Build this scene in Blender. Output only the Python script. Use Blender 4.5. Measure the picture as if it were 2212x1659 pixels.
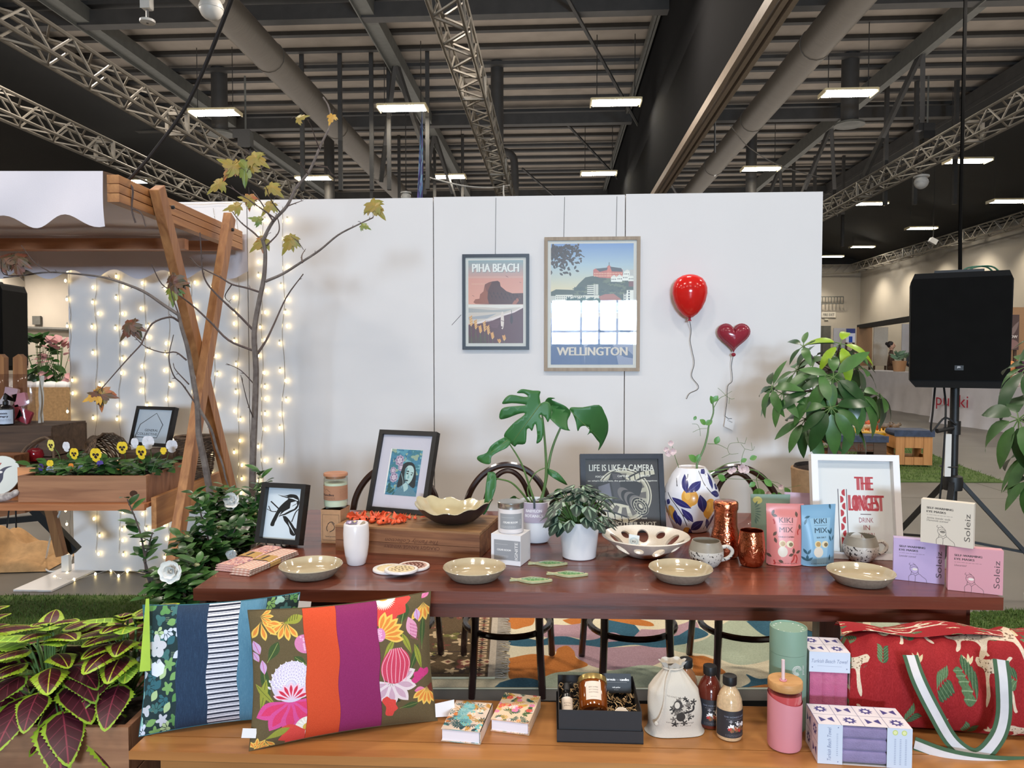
import bpy, bmesh, math, random
import numpy as np
from mathutils import Vector as V, Matrix, Euler
for _o in list(bpy.data.objects): bpy.data.objects.remove(_o)
R = math.radians; PI = math.pi; sin = math.sin; cos = math.cos
rnd = random.Random(7)
SC = bpy.context.scene; COL = SC.collection
# ------------------------------------------------------------------ camera, world, exposure
FPX, CX, CY, EYE, PITCH = 1600.0, 1106.0, 829.5, 1.426, R(2.2)
cam = bpy.data.cameras.new('camera'); camo = bpy.data.objects.new('camera', cam); COL.objects.link(camo)
cam.sensor_fit = 'HORIZONTAL'; cam.sensor_width = 36; cam.lens = FPX / 2212 * 36
cam.clip_start = .05; cam.clip_end = 300
camo.location = (0, 0, EYE); camo.rotation_euler = (PI / 2 - PITCH, 0, 0); SC.camera = camo
SC.view_settings.view_transform = 'Standard'; SC.view_settings.look = 'None'
SC.view_settings.gamma = 1; SC.view_settings.use_curve_mapping = False
SC.view_settings.exposure = 0.38
w = bpy.data.worlds.new('hall_daylight'); SC.world = w; w.use_nodes = True
w.node_tree.nodes['Background'].inputs[0].default_value = (.62, .74, 1, 1)
w.node_tree.nodes['Background'].inputs[1].default_value = .35
SC.cycles.max_bounces = 6; SC.cycles.diffuse_bounces = 3; SC.cycles.glossy_bounces = 3
SC.cycles.transmission_bounces = 6; SC.cycles.transparent_max_bounces = 8
SC.cycles.sample_clamp_indirect = 6; SC.cycles.caustics_reflective = False; SC.cycles.caustics_refractive = False
def ray(px, py):
	return V(((px - CX) / FPX, 0, 0)) + V((0, sin(PITCH), cos(PITCH))) * ((CY - py) / FPX) + V((0, cos(PITCH), -sin(PITCH)))
CAMP = V((0, 0, EYE))
def at(px, py, Y):
	d = ray(px, py); return CAMP + d * (Y / d.y)
def on(px, py, z=0.0):
	d = ray(px, py); return CAMP + d * ((z - EYE) / d.z)
HA = R(3.3)
HU, HV = V((cos(HA), -sin(HA), 0)), V((sin(HA), cos(HA), 0))
def hp(u, v, z): return HU * u + HV * v + V((0, 0, z))
def hat(px, py, v):
	d = ray(px, py); return CAMP + d * (v / d.dot(HV))
def huv(px, py, h):
	'hall u, v of the pixel at a height h above the eye'
	d = ray(px, py); p = d * (h / d.z); return p.dot(HU), p.dot(HV)
# the hall's lamps that stand behind and above the camera, and the daylight from its open door
def area(name, loc, size, power, col, rot):
	l = bpy.data.lights.new(name, 'AREA'); l.shape = 'RECTANGLE'; l.size, l.size_y = size; l.energy = power; l.color = col
	o = bpy.data.objects.new(name, l); COL.objects.link(o); o.location = loc; o.rotation_euler = rot
	return o
LAMP_W = 158
for _v in (13, 5.5, -2, -9.5):
	for _u in (-15, -9.2, -3.6, 1.0, 7.6, 13):
		area('high_bay_light', hp(_u, _v, 8.05), (1.2, .5), LAMP_W, (1, .9, .79), (0, 0, -HA))
for _u, _v in ((-27, 8), (-27, 18), (-33, 28), (-35, 40), (-35.5, 46)):          # unseen left-aisle lamps, added to brighten the far left walls
	area('high_bay_light', hp(_u, _v, 7.2), (1.2, .5), LAMP_W * 3.4, (1, .9, .8), (0, 0, -HA))
area('roof_fill', hp(-.5, 30, 7.5), (27, 34), 1500, (1, .93, .86), (PI, 0, -HA))      # added unseen fill facing up, brightens the roof
for _p, _d in [((18.3, 25 + _i * 3.6), (1.7, 0)) for _i in range(7)] + [((13, 47.8), (0, 1.7)), ((17, 47.8), (0, 1.7))]:                                                 # wall washers on the far right truss; two added to brighten end wall
	l = bpy.data.lights.new('wall_washer', 'SPOT'); l.energy = 380; l.spot_size = R(95); l.spot_blend = 1; l.shadow_soft_size = .1; l.color = (1, .9, .74)
	o = bpy.data.objects.new('wall_washer', l); COL.objects.link(o); o.location = hp(*_p, EYE + 5.5)
	o.rotation_euler = ((HU * _d[0] + HV * _d[1] + V((0, 0, -4.2)))).to_track_quat('-Z', 'Y').to_euler()
# daylight through the open roller door behind the camera
area('door_daylight', hp(1.6, -17.8, 2.62), (3.4, 1.7), 2600, (.6, .79, 1), (PI / 2, 0, -HA))
# ------------------------------------------------------------------ helpers: geometry
def lin(c):
	c = [x / 255 for x in c[:3]]
	return tuple((x / 12.92 if x <= .04045 else ((x + .055) / 1.055) ** 2.4) for x in c) + (1,)
def rotz(a): return Matrix.Rotation(a, 4, 'Z')
def T(x, y, z): return Matrix.Translation((x, y, z))
class G:
	'collects geometry and links it as ONE mesh object'
	def __init__(s): s.v = []; s.f = []; s.m = []; s.s = []; s.uv = []
	def add(s, vs, fs, m=0, sm=False, uv=None, M=None):
		b = len(s.v)
		s.v += [tuple(M @ V(p)) if M is not None else tuple(p) for p in vs]
		for f in fs:
			s.f.append(tuple(b + i for i in f)); s.m.append(m); s.s.append(sm)
			s.uv.append([uv[i] for i in f] if uv else None)
		return s
	def box(s, c, d, m=0, M=None, taper=None, face=None):
		'box by centre and size; face=(material) puts uv 0..1 and that material on the -y face'
		x, y, z = (k / 2 for k in d); tx, ty = taper or (1, 1)
		vs = [(-x, -y, -z), (x, -y, -z), (x, y, -z), (-x, y, -z), (-x * tx, -y * ty, z), (x * tx, -y * ty, z), (x * tx, y * ty, z), (-x * tx, y * ty, z)]
		vs = [(a + c[0], b + c[1], e + c[2]) for a, b, e in vs]
		fs = [(3, 2, 1, 0), (4, 5, 6, 7), (1, 2, 6, 5), (2, 3, 7, 6), (3, 0, 4, 7)]
		s.add(vs, fs, m, M=M)
		u4 = [(0, 0), (1, 0), (0, 0), (0, 0), (0, 1), (1, 1), (0, 0), (0, 0)]
		s.add(vs, [(0, 1, 5, 4)], m if face is None else face, uv=u4, M=M); return s
	def bar(s, a, b, wx, wy, m=0, up=(0, 0, 1), roll=0):
		'rectangular bar from a to b'
		a, b = V(a), V(b); d = b - a; L = d.length; z = d.normalized(); u = V(up)
		if abs(z.dot(u)) > .99: u = V((1, 0, 0))
		x = u.cross(z).normalized(); y = z.cross(x)
		if roll: x, y = x * cos(roll) + y * sin(roll), y * cos(roll) - x * sin(roll)
		vs = []
		for p in (a, b):
			for i, j in ((-1, -1), (1, -1), (1, 1), (-1, 1)): vs.append(p + x * (i * wx / 2) + y * (j * wy / 2))
		return s.add(vs, [(3, 2, 1, 0), (4, 5, 6, 7), (0, 1, 5, 4), (1, 2, 6, 5), (2, 3, 7, 6), (3, 0, 4, 7)], m)
	def quad(s, a, b, c, d, m=0, uv=True):
		return s.add([a, b, c, d], [(0, 1, 2, 3)], m, uv=[(0, 0), (1, 0), (1, 1), (0, 1)] if uv else None)
	def prism(s, pts, y0, y1, m=0, M=None, sides=None, uvb=None, plane='xz', back=True):
		'outline in xz (counter-clockwise seen from -y), extruded from y0 (front) to y1'
		n = len(pts)
		P3 = (lambda p, y: (p[0], y, p[1])) if plane == 'xz' else (lambda p, y: (p[0], p[1], y))
		vs = [P3(p, y0) for p in pts] + [P3(p, y1) for p in pts]
		uv = None
		if uvb:
			x0, z0, x1, z1 = uvb; q = [((p[0] - x0) / (x1 - x0), (p[1] - z0) / (z1 - z0)) for p in pts]; uv = q + q
		flip = plane != 'xz'
		f0 = tuple(range(n)); f1 = tuple(range(2 * n - 1, n - 1, -1))
		if flip: f0, f1 = f0[::-1], f1[::-1]
		s.add(vs, [f0], m, uv=uv, M=M)
		if back: s.add(vs, [f1], m if sides is None else sides, M=M)
		sd = [((i + 1) % n, i, n + i, n + (i + 1) % n) for i in range(n)]
		if flip: sd = [f[::-1] for f in sd]
		return s.add(vs, sd, m if sides is None else sides, M=M)
	def tube(s, path, r, n=6, m=0, cap=True, sm=True, flat=1.0, closed=False):
		P = [V(p) for p in path]; k = len(P); rs = list(r) if hasattr(r, '__len__') else [r] * k
		vs = []; ref = V((0, 0, 1)); px = None
		for i, p in enumerate(P):
			t = (P[(i + 1) % k] - P[i - 1]) if closed else (P[min(i + 1, k - 1)] - P[max(i - 1, 0)])
			t = t.normalized() if t.length > 1e-9 else V((0, 0, 1))
			if px is None:
				px = ref.cross(t)
				if px.length < .1: px = V((1, 0, 0)).cross(t)
			px = (px - t * px.dot(t)); px = px.normalized() if px.length > 1e-6 else t.orthogonal().normalized()
			py = t.cross(px)
			for j in range(n):
				a = 2 * PI * j / n; vs.append(p + px * (cos(a) * rs[i]) + py * (sin(a) * rs[i] * flat))
		fs = []
		for i in range(k if closed else k - 1):
			i2 = (i + 1) % k
			for j in range(n): fs.append((i * n + j, i * n + (j + 1) % n, i2 * n + (j + 1) % n, i2 * n + j))
		s.add(vs, fs, m, sm)
		if cap and not closed: s.add(vs, [tuple(range(n))[::-1], tuple((k - 1) * n + j for j in range(n))], m)
		return s
	def lathe(s, prof, n=24, m=0, M=None, sx=1, sy=1, sm=True, mats=None, cap=(True, False), uv=None, fn=None):
		'profile (r, z) from bottom to top; uv=(a0,a1,z0,z1) maps angle/height; fn(angle, r, z) -> r, z'
		vs = []; uvs = []
		for r, z in prof:
			for j in range(n):
				a = 2 * PI * j / n
				rr, zz = fn(a, r, z) if fn else (r, z)
				vs.append((cos(a) * rr * sx, sin(a) * rr * sy, zz))
		k = len(prof); b = len(s.v); s.v += [tuple(M @ V(p)) if M is not None else p for p in vs]
		for i in range(k - 1):
			for j in range(n):
				j2 = (j + 1) % n
				s.f.append((b + i * n + j, b + i * n + j2, b + (i + 1) * n + j2, b + (i + 1) * n + j)); s.m.append(mats[i] if mats else m); s.s.append(sm)
				q = (lambda jj, ii: ((2 * PI * jj / n - uv[0]) / (uv[1] - uv[0]), (prof[ii][1] - uv[2]) / (uv[3] - uv[2]))) if uv else None
				s.uv.append([q(j, i), q(j + 1, i), q(j + 1, i + 1), q(j, i + 1)] if uv else None)
		if cap[0] and prof[0][0] > 1e-5: s.add(vs[:n], [tuple(range(n))[::-1]], mats[0] if mats else m, M=M)
		if cap[1] and prof[-1][0] > 1e-5: s.add(vs[-n:], [tuple(range(n))], mats[-1] if mats else m, M=M)
		return s
	def grid(s, f, nu, nv, m=0, sm=True, cu=False, cv=False, uv=True, M=None):
		'surface f(u, v), u and v in 0..1'
		U = nu if cu else nu + 1; W = nv if cv else nv + 1
		vs = [f(i / nu, j / nv) for j in range(W) for i in range(U)]
		uvs = [(i / nu, j / nv) for j in range(W) for i in range(U)]
		fs = [(j * U + i, j * U + (i + 1) % U, ((j + 1) % W) * U + (i + 1) % U, ((j + 1) % W) * U + i) for j in range(nv) for i in range(nu)]
		return s.add(vs, fs, m, sm, uvs if uv and not cu and not cv else None, M=M)
	def ball(s, c, r, m=0, n=10, k=7, M=None, fn=None):
		r = r if hasattr(r, '__len__') else (r, r, r)
		def f(u, v):
			a, b = 2 * PI * u, PI * (v - .5); p = V((cos(a) * cos(b) * r[0], sin(a) * cos(b) * r[1], sin(b) * r[2]))
			if fn: p = V(fn(p))
			return p + V(c)
		return s.grid(f, n, k, m, cu=True, M=M)
	def blade(s, a, d, L, W, up=(0, 0, 1), bend=.2, m=0, n=5, prof=None, fold=.15, m2=None, two=1):
		'a leaf from point a along d, width along d x up, curving down by bend'
		a, d, up = V(a), V(d).normalized(), V(up); sd = d.cross(up)
		if sd.length < .05: sd = d.orthogonal()
		sd.normalize(); nn = sd.cross(d).normalized()
		vs = []; uvs = []
		for i in range(n + 1):
			t = i / n; wd = (prof(t) if prof else sin(PI * min(1, t * .93 + .05)) ** .8) * W / 2
			c = a + d * (L * t * (1 - .25 * abs(bend) * t)) - nn * (L * bend * t * t)
			for k in (-1, 0, 1):
				vs.append(c + sd * (wd * k) + nn * (abs(k) * wd * fold)); uvs.append((.5 + k * .5 * min(1, wd * 2 / W if W else 0), t))
		fs = []
		for i in range(n):
			for k in (0, 1): fs.append((i * 3 + k, i * 3 + k + 1, i * 3 + k + 4, i * 3 + k + 3))
		return s.add(vs, fs, m, True, uvs)
	def build(s, name, mats, parent=None, loc=None, rot=None, bevel=0, kind=None, label=None, mod=None):
		me = bpy.data.meshes.new(name); me.from_pydata(s.v, [], s.f)
		if not isinstance(mats, (list, tuple)): mats = [mats]
		for x in mats: me.materials.append(x)
		n = len(s.f)
		if n:
			me.polygons.foreach_set('material_index', s.m); me.polygons.foreach_set('use_smooth', s.s)
			if any(u is not None for u in s.uv):
				l = me.uv_layers.new(name='uv'); fl = []
				for f, u in zip(s.f, s.uv):
					for k in range(len(f)): fl += u[k] if u else (0., 0.)
				l.data.foreach_set('uv', fl)
		me.update()
		if any(s.s): me.set_sharp_from_angle(angle=R(42))
		o = bpy.data.objects.new(name, me); COL.objects.link(o)
		if parent is not None: o.parent = parent
		if loc is not None: o.location = loc
		if rot is not None: o.rotation_euler = rot
		if bevel:
			b = o.modifiers.new('edge', 'BEVEL'); b.width = bevel; b.segments = 2; b.limit_method = 'ANGLE'; b.angle_limit = R(40)
		if kind: o['kind'] = kind
		if label: o['label'] = label
		return o
def tag(o, label, cat, group=None):
	o['label'] = label; o['category'] = cat
	if group: o['group'] = group
	return o
def thing(name, label, cat, loc=(0, 0, 0), rz=0, group=None, rot=None):
	o = bpy.data.objects.new(name, None); COL.objects.link(o); o.location = loc
	o.rotation_euler = rot if rot else (0, 0, rz); o.empty_display_size = .05
	return tag(o, label, cat, group)
def copyof(root, loc=None, rz=None, label=None, group=None):
	def cp(o, par):
		c = o.copy(); COL.objects.link(c)
		if par is not None: c.parent = par
		for ch in list(o.children): cp(ch, c)
		return c
	r = cp(root, None)
	if loc is not None: r.location = loc
	if rz is not None: r.rotation_euler = (0, 0, rz)
	if label: r['label'] = label
	if group: r['group'] = group
	return r
def bez(pts, n=8):
	'smooth curve through the points (Catmull-Rom)'
	P = [V(p) for p in pts]; P = [P[0] * 2 - P[1]] + P + [P[-1] * 2 - P[-2]]; out = []
	for i in range(1, len(P) - 2):
		a, b, c, d = P[i - 1:i + 3]
		for k in range(n):
			t = k / n
			out.append(.5 * ((2 * b) + (c - a) * t + (2 * a - 5 * b + 4 * c - d) * t * t + (3 * b - a - 3 * c + d) * t ** 3))
	return out + [P[-2]]
def lerp(a, b, t): return a + (b - a) * t
def tex2(pts, n=8):
	return [(p.x, p.y) for p in bez([(x, y, 0) for x, y in pts], n)]
# ------------------------------------------------------------------ helpers: materials
def newmat(name):
	m = bpy.data.materials.new(name); m.use_nodes = True; return m, m.node_tree, m.node_tree.nodes['Principled BSDF']
def setp(b, **k):
	for n, v in k.items():
		n = {'rough': 'Roughness', 'metal': 'Metallic', 'coat': 'Coat Weight', 'spec': 'Specular IOR Level', 'trans': 'Transmission Weight',
			 'ior': 'IOR', 'alpha': 'Alpha', 'sheen': 'Sheen Weight', 'sub': 'Subsurface Weight'}.get(n, n)
		b.inputs[n].default_value = v
def pm(name, c, rough=.5, var=.12, scale=12, bump=0, bscale=None, stretch=None, c2=None, detail=4, contrast=None, **k):
	'principled with a noise-driven colour variation and optional relief, on object coordinates'
	m, t, b = newmat(name); N, L = t.nodes, t.links
	setp(b, rough=rough, **k)
	tc = N.new('ShaderNodeTexCoord'); mp = N.new('ShaderNodeMapping'); L.new(tc.outputs['Object'], mp.inputs[0])
	if stretch: mp.inputs['Scale'].default_value = stretch
	nz = N.new('ShaderNodeTexNoise'); nz.inputs['Scale'].default_value = scale; nz.inputs['Detail'].default_value = detail
	L.new(mp.outputs[0], nz.inputs['Vector'])
	cr = N.new('ShaderNodeValToRGB'); L.new(nz.outputs[0], cr.inputs[0])
	a = lin(c); lo, hi = contrast or (.3, .7)
	if c2 is None:
		A = tuple(x * (1 - var) for x in a[:3]) + (1,); B = tuple(min(1, x * (1 + var)) for x in a[:3]) + (1,)
	else: A, B = lin(c2), a
	cr.color_ramp.elements[0].position = lo; cr.color_ramp.elements[1].position = hi
	cr.color_ramp.elements[0].color = A; cr.color_ramp.elements[1].color = B
	L.new(cr.outputs[0], b.inputs['Base Color'])
	if bump:
		n2 = N.new('ShaderNodeTexNoise'); n2.inputs['Scale'].default_value = bscale or scale * 4; n2.inputs['Detail'].default_value = 3
		L.new(mp.outputs[0], n2.inputs['Vector'])
		bp = N.new('ShaderNodeBump'); bp.inputs['Strength'].default_value = bump; bp.inputs['Distance'].default_value = .004
		L.new(n2.outputs[0], bp.inputs['Height']); L.new(bp.outputs[0], b.inputs['Normal'])
	return m
def wood(name, c1, c2, axis=0, scale=9, rough=.45, stretch=14, bump=.15, **k):
	s = [scale * 3] * 3; s[axis] = scale * 3 / stretch
	m = pm(name, c1, rough=rough, c2=c2, scale=1.0, stretch=tuple(s), detail=6, bump=bump, bscale=6, contrast=(.32, .68), **k)
	nz = [n for n in m.node_tree.nodes if n.type == 'TEX_NOISE'][0]; nz.inputs['Distortion'].default_value = .8
	return m
def emis(name, c, strength):
	m, t, b = newmat(name); b.inputs['Base Color'].default_value = lin(c); b.inputs['Emission Color'].default_value = lin(c)
	b.inputs['Emission Strength'].default_value = strength; return m
def glass(name, c=(255, 255, 255), rough=.02, ior=1.45, thin=True):
	m, t, b = newmat(name)
	if not thin:
		b.inputs['Base Color'].default_value = lin(c); setp(b, rough=rough, trans=1.0, ior=ior); return m
	N, L = t.nodes, t.links
	tr = N.new('ShaderNodeBsdfTransparent'); tr.inputs[0].default_value = lin(c)
	gl = N.new('ShaderNodeBsdfGlossy'); gl.inputs['Roughness'].default_value = rough
	fr = N.new('ShaderNodeFresnel'); ge = N.new('ShaderNodeNewGeometry'); ma = N.new('ShaderNodeMath'); ma.operation = 'MULTIPLY_ADD'; L.new(ge.outputs['Backfacing'], ma.inputs[0]); ma.inputs[1].default_value = 1 / ior - ior; ma.inputs[2].default_value = ior; L.new(ma.outputs[0], fr.inputs[0])
	mx = N.new('ShaderNodeMixShader'); L.new(fr.outputs[0], mx.inputs[0]); L.new(tr.outputs[0], mx.inputs[1]); L.new(gl.outputs[0], mx.inputs[2])
	L.new(mx.outputs[0], N['Material Output'].inputs[0]); N.remove(b); return m
# ------------------------------------------------------------------ helpers: flat print, drawn by the script itself
_TX = {}
def glyphs(s):
	if s not in _TX:
		c = bpy.data.curves.new('t', 'FONT'); c.body = s; c.resolution_u = 3; o = bpy.data.objects.new('t', c)
		me = bpy.data.meshes.new_from_object(o)
		P = np.array([v.co[:2] for v in me.vertices]).reshape(-1, 2); E = []
		for p in me.polygons:
			q = list(p.vertices); E += [(q[i], q[(i + 1) % len(q)]) for i in range(len(q))]
		E = np.array(E, int).reshape(-1, 2)
		_TX[s] = (P, E); bpy.data.objects.remove(o); bpy.data.curves.remove(c); bpy.data.meshes.remove(me)
	return _TX[s]
class Cv:
	'a small painter: flat print as a procedurally drawn picture; x right, y down, units of your own'
	def __init__(s, W, H, bg, px=None):
		s.W, s.H = W, H; s.k = (px or 400) / W; s.ox = s.oy = 0; s.w, s.h = int(round(W * s.k)), int(round(H * s.k))
		s.a = np.empty((s.h, s.w, 3), np.float32); s.a[:] = np.array(bg[:3]) / 255
	def _edges(s, x0, y0, x1, y1, col, al=1.0):
		S = 3; k = s.k * S
		x0, x1 = ((np.asarray(q, float) - s.ox) * k for q in (x0, x1)); y0, y1 = ((np.asarray(q, float) - s.oy) * k for q in (y0, y1))
		if not len(x0): return s
		bx0 = int(max(0, min(x0.min(), x1.min()) // S)); bx1 = int(min(s.w, max(x0.max(), x1.max()) // S + 1))
		by0 = int(max(0, min(y0.min(), y1.min()) // S)); by1 = int(min(s.h, max(y0.max(), y1.max()) // S + 1))
		if bx1 <= bx0 or by1 <= by0: return s
		ox, oy = bx0 * S, by0 * S; W, H = (bx1 - bx0) * S, (by1 - by0) * S
		x0 = x0 - ox; x1 = x1 - ox; y0 = y0 - oy; y1 = y1 - oy
		sw = y0 > y1; x0, x1 = np.where(sw, x1, x0), np.where(sw, x0, x1); y0, y1 = np.where(sw, y1, y0), np.where(sw, y0, y1)
		r0 = np.clip(np.ceil(y0 - .5), 0, H).astype(int); r1 = np.clip(np.ceil(y1 - .5), 0, H).astype(int); n = r1 - r0
		if n.sum() == 0: return s
		i = np.repeat(np.arange(len(n)), n); r = r0[i] + (np.arange(n.sum()) - np.repeat(np.cumsum(n) - n, n))
		xc = x0[i] + (r + .5 - y0[i]) * (x1[i] - x0[i]) / np.maximum(y1[i] - y0[i], 1e-9)
		fl = np.zeros((H, W + 1), np.int32); np.add.at(fl, (r, np.clip(np.ceil(xc - .5), 0, W).astype(int)), 1)
		cov = (np.cumsum(fl, 1)[:, :W] % 2).reshape(by1 - by0, S, bx1 - bx0, S).mean((1, 3))[..., None] * al
		t = s.a[by0:by1, bx0:bx1]; c = np.array(col[:3]) / 255; t[:] = t * (1 - cov) + c * cov
		return s
	def at(s, ox, oy): s.ox, s.oy = ox, oy; return s
	def poly(s, pts, col, al=1.0):
		p = np.array([(q[0], q[1]) for q in pts], float); q = np.roll(p, -1, 0)
		return s._edges(p[:, 0], p[:, 1], q[:, 0], q[:, 1], col, al)
	def rect(s, x0, y0, x1, y1, col, al=1.0): return s.poly([(x0, y0), (x1, y0), (x1, y1), (x0, y1)], col, al)
	def ell(s, cx, cy, rx, ry, col, rot=0, al=1.0, a0=0, a1=2 * PI, n=40):
		c, d = cos(rot), sin(rot); P = []
		for i in range(n + (a1 - a0 < 6.2)):
			a = a0 + (a1 - a0) * i / n; x, y = cos(a) * rx, sin(a) * ry; P.append((cx + x * c - y * d, cy + x * d + y * c))
		return s.poly(P, col, al)
	def line(s, pts, wd, col, al=1.0, smooth=0, closed=False):
		if smooth: pts = tex2(pts, smooth)
		P = [V((p[0], p[1])) for p in pts]
		if closed: P.append(P[0])
		L, Rr = [], []
		for i, p in enumerate(P):
			d = P[min(i + 1, len(P) - 1)] - P[max(i - 1, 0)]
			d = d.normalized() if d.length > 1e-9 else V((1, 0)); n = V((-d.y, d.x)) * (wd / 2)
			L.append(p + n); Rr.append(p - n)
		for i in range(len(P) - 1): s.poly([L[i], L[i + 1], Rr[i + 1], Rr[i]], col, al)
		return s
	def ring(s, cx, cy, rx, ry, wd, col, rot=0):
		a = [(cx + cos(rot) * x - sin(rot) * y, cy + sin(rot) * x + cos(rot) * y) for x, y in ((cos(t) * rx, sin(t) * ry) for t in np.linspace(0, 2 * PI, 41))]
		return s.line(a, wd, col)
	def leaf(s, x, y, L, W, ang, col, al=1.0, vein=None, fat=.5):
		'pointed leaf from (x, y), ang in degrees (0 right, 90 up)'
		a = R(ang); d = (cos(a), -sin(a)); n = (-d[1], d[0]); P = []
		for sgn, rg in ((1, np.linspace(0, 1, 12)), (-1, np.linspace(1, 0, 12))):
			for t in rg:
				k = sgn * W / 2 * sin(PI * t ** (math.log(.5) / math.log(fat))) ; P.append((x + d[0] * L * t + n[0] * k, y + d[1] * L * t + n[1] * k))
		s.poly(P, col, al)
		if vein: s.line([(x, y), (x + d[0] * L * .92, y + d[1] * L * .92)], W * .06, vein)
		return s
	def petals(s, x, y, r, n, wd, col, a0=0, span=360, col2=None, fat=.65):
		for i in range(n):
			a = a0 + span * (i / n if span == 360 else i / max(1, n - 1))
			s.leaf(x, y, r, wd, a, col, fat=fat)
			if col2: s.leaf(x + cos(R(a)) * r * .12, y - sin(R(a)) * r * .12, r * .75, wd * .5, a, col2, fat=fat)
		return s
	def blob(s, cx, cy, r, lobes, depth, col, rot=0, sx=1, sy=1):
		return s.poly([(cx + sx * r * (1 + depth * cos(lobes * (t + rot))) * cos(t), cy + sy * r * (1 + depth * cos(lobes * (t + rot))) * sin(t)) for t in np.linspace(0, 2 * PI, 60, endpoint=False)], col)
	def vgrad(s, y0, y1, c0, c1, x0=None, x1=None):
		x0 = s.ox if x0 is None else x0; x1 = s.ox + s.W if x1 is None else x1
		y0 -= s.oy; y1 -= s.oy; x0 -= s.ox; a, b = int(y0 * s.k), int(y1 * s.k); t = np.linspace(0, 1, max(1, b - a))[:, None, None]
		s.a[a:b, int(x0 * s.k):int((x1 - s.ox) * s.k)] = (np.array(c0) / 255 * (1 - t) + np.array(c1) / 255 * t)[:s.a[a:b].shape[0]]; return s
	def noise(s, amt, seed=1, cell=1, box=None):
		g = np.random.default_rng(seed); h, w = s.h // cell + 1, s.w // cell + 1
		n = np.kron(g.normal(0, amt / 255, (h, w)), np.ones((cell, cell)))[:s.h, :s.w, None]
		s.a += n; np.clip(s.a, 0, 1, out=s.a); return s
	def text(s, txt, x, y, h, col, al='c', xs=1.0, shear=0, rot=0, bold=0, wd=None, a=1.0):
		'cap height h, baseline y; wd fits the width'
		P, E = glyphs(txt)
		if not len(P): return s
		k = h / .73; X = P[:, 0] * k * xs + P[:, 1] * k * shear; Y = P[:, 1] * k
		if wd: X = (X - X.min()) * wd / max(1e-6, X.max() - X.min())
		X = X - (X.min() if al == 'l' else X.max() if al == 'r' else (X.min() + X.max()) / 2)
		c, d = cos(rot), sin(rot)
		for bx in ((0,) if not bold else (-bold / 2, 0, bold / 2)):
			px = x + (X + bx) * c + Y * d; py = y + (X + bx) * d - Y * c
			s._edges(px[E[:, 0]], py[E[:, 0]], px[E[:, 1]], py[E[:, 1]], col, a)
		return s
	def lines(s, x0, x1, y, n, dy, th, col, seed=1):
		'small print too small to read: rows of short dashes'
		g = random.Random(seed)
		for i in range(n):
			x = x0
			while x < x1:
				l = (x1 - x0) * g.uniform(.05, .16); s.rect(x, y + i * dy, min(x + l, x1), y + i * dy + th, col, .8); x += l + (x1 - x0) * .025
		return s
	def mat(s, name, rough=.5, bump=0, bscale=300, **k):
		im = bpy.data.images.new(name, s.w, s.h); px = np.ones((s.h, s.w, 4), np.float32); px[..., :3] = np.clip(s.a[::-1], 0, 1)
		im.pixels.foreach_set(px.ravel()); im.update(); im.pack()
		m, t, b = newmat(name); setp(b, rough=rough, **k)
		tx = t.nodes.new('ShaderNodeTexImage'); tx.image = im; tx.extension = 'EXTEND'; t.links.new(tx.outputs[0], b.inputs['Base Color'])
		if bump:
			tc = t.nodes.new('ShaderNodeTexCoord'); nz = t.nodes.new('ShaderNodeTexNoise'); nz.inputs['Scale'].default_value = bscale
			t.links.new(tc.outputs['Object'], nz.inputs['Vector']); bp = t.nodes.new('ShaderNodeBump'); bp.inputs['Strength'].default_value = bump; bp.inputs['Distance'].default_value = .002
			t.links.new(nz.outputs[0], bp.inputs['Height']); t.links.new(bp.outputs[0], b.inputs['Normal'])
		return m
def lettering(txt, h, mat, parent, loc, rot=(PI / 2, 0, 0), xs=1.0, shear=0, wd=None, name='lettering'):
	'flat letters laid on a surface, centred'
	P, E = glyphs(txt); c = bpy.data.curves.new('t', 'FONT'); c.body = txt; c.resolution_u = 2; o = bpy.data.objects.new('t', c)
	me = bpy.data.meshes.new_from_object(o); bpy.data.objects.remove(o); bpy.data.curves.remove(c)
	k = h / .73; X = [v.co.x * k * xs + v.co.y * k * shear for v in me.vertices]; a, b = min(X), max(X); f = wd / (b - a) if wd else 1
	for v, x in zip(me.vertices, X): v.co = ((x - (a + b) / 2) * f, v.co.y * k - h / 2, 0)
	me.name = name; me.materials.clear(); me.materials.append(mat)
	ob = bpy.data.objects.new(name, me); COL.objects.link(ob); ob.parent = parent; ob.location = loc; ob.rotation_euler = rot; return ob
def fit(bl, br, tl, z0):
	'placement of a leaning flat thing from three of its front corners; its foot stands at height z0'
	a, b = on(*bl, z0), on(*br, z0); d = b - a; W = d.length; rz = math.atan2(d.y, d.x); d.normalize()
	r = ray(*tl); p = CAMP + r * ((a - CAMP).dot(d) / r.dot(d)); q = p - a; bk = V((-d.y, d.x, 0))
	return (a + b) / 2, rz, W, math.hypot(q.dot(bk), q.z), math.atan2(q.dot(bk), q.z)
# ------------------------------------------------------------------ the hall (setting)
M = {}
M['concrete'] = pm('concrete', (98, 93, 86), rough=.42, var=.16, scale=1.3, bump=.05, bscale=60, detail=8)
M['cream_wall'] = pm('cream_wall_paint', (188, 179, 165), rough=.8, var=.04, scale=.7)
M['dark_wall'] = pm('dark_painted_wall', (40, 40, 40), rough=.85, var=.1, scale=.6)
M['roof_sheet'] = pm('roof_insulation_sheet', (150, 140, 129), rough=.8, var=.12, scale=1.5)
M['dark_steel'] = pm('dark_steel_paint', (58, 56, 54), rough=.6, var=.15, scale=4)
M['grey_steel'] = pm('grey_steel_paint', (92, 92, 87), rough=.6, var=.12, scale=5)
M['duct'] = pm('spiral_duct_metal', (100, 93, 84), rough=.5, metal=.3, var=.15, scale=3, stretch=(1, 30, 1))
M['alu'] = pm('truss_aluminium', (150, 143, 132), rough=.5, metal=.3, var=.1, scale=8)
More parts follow.
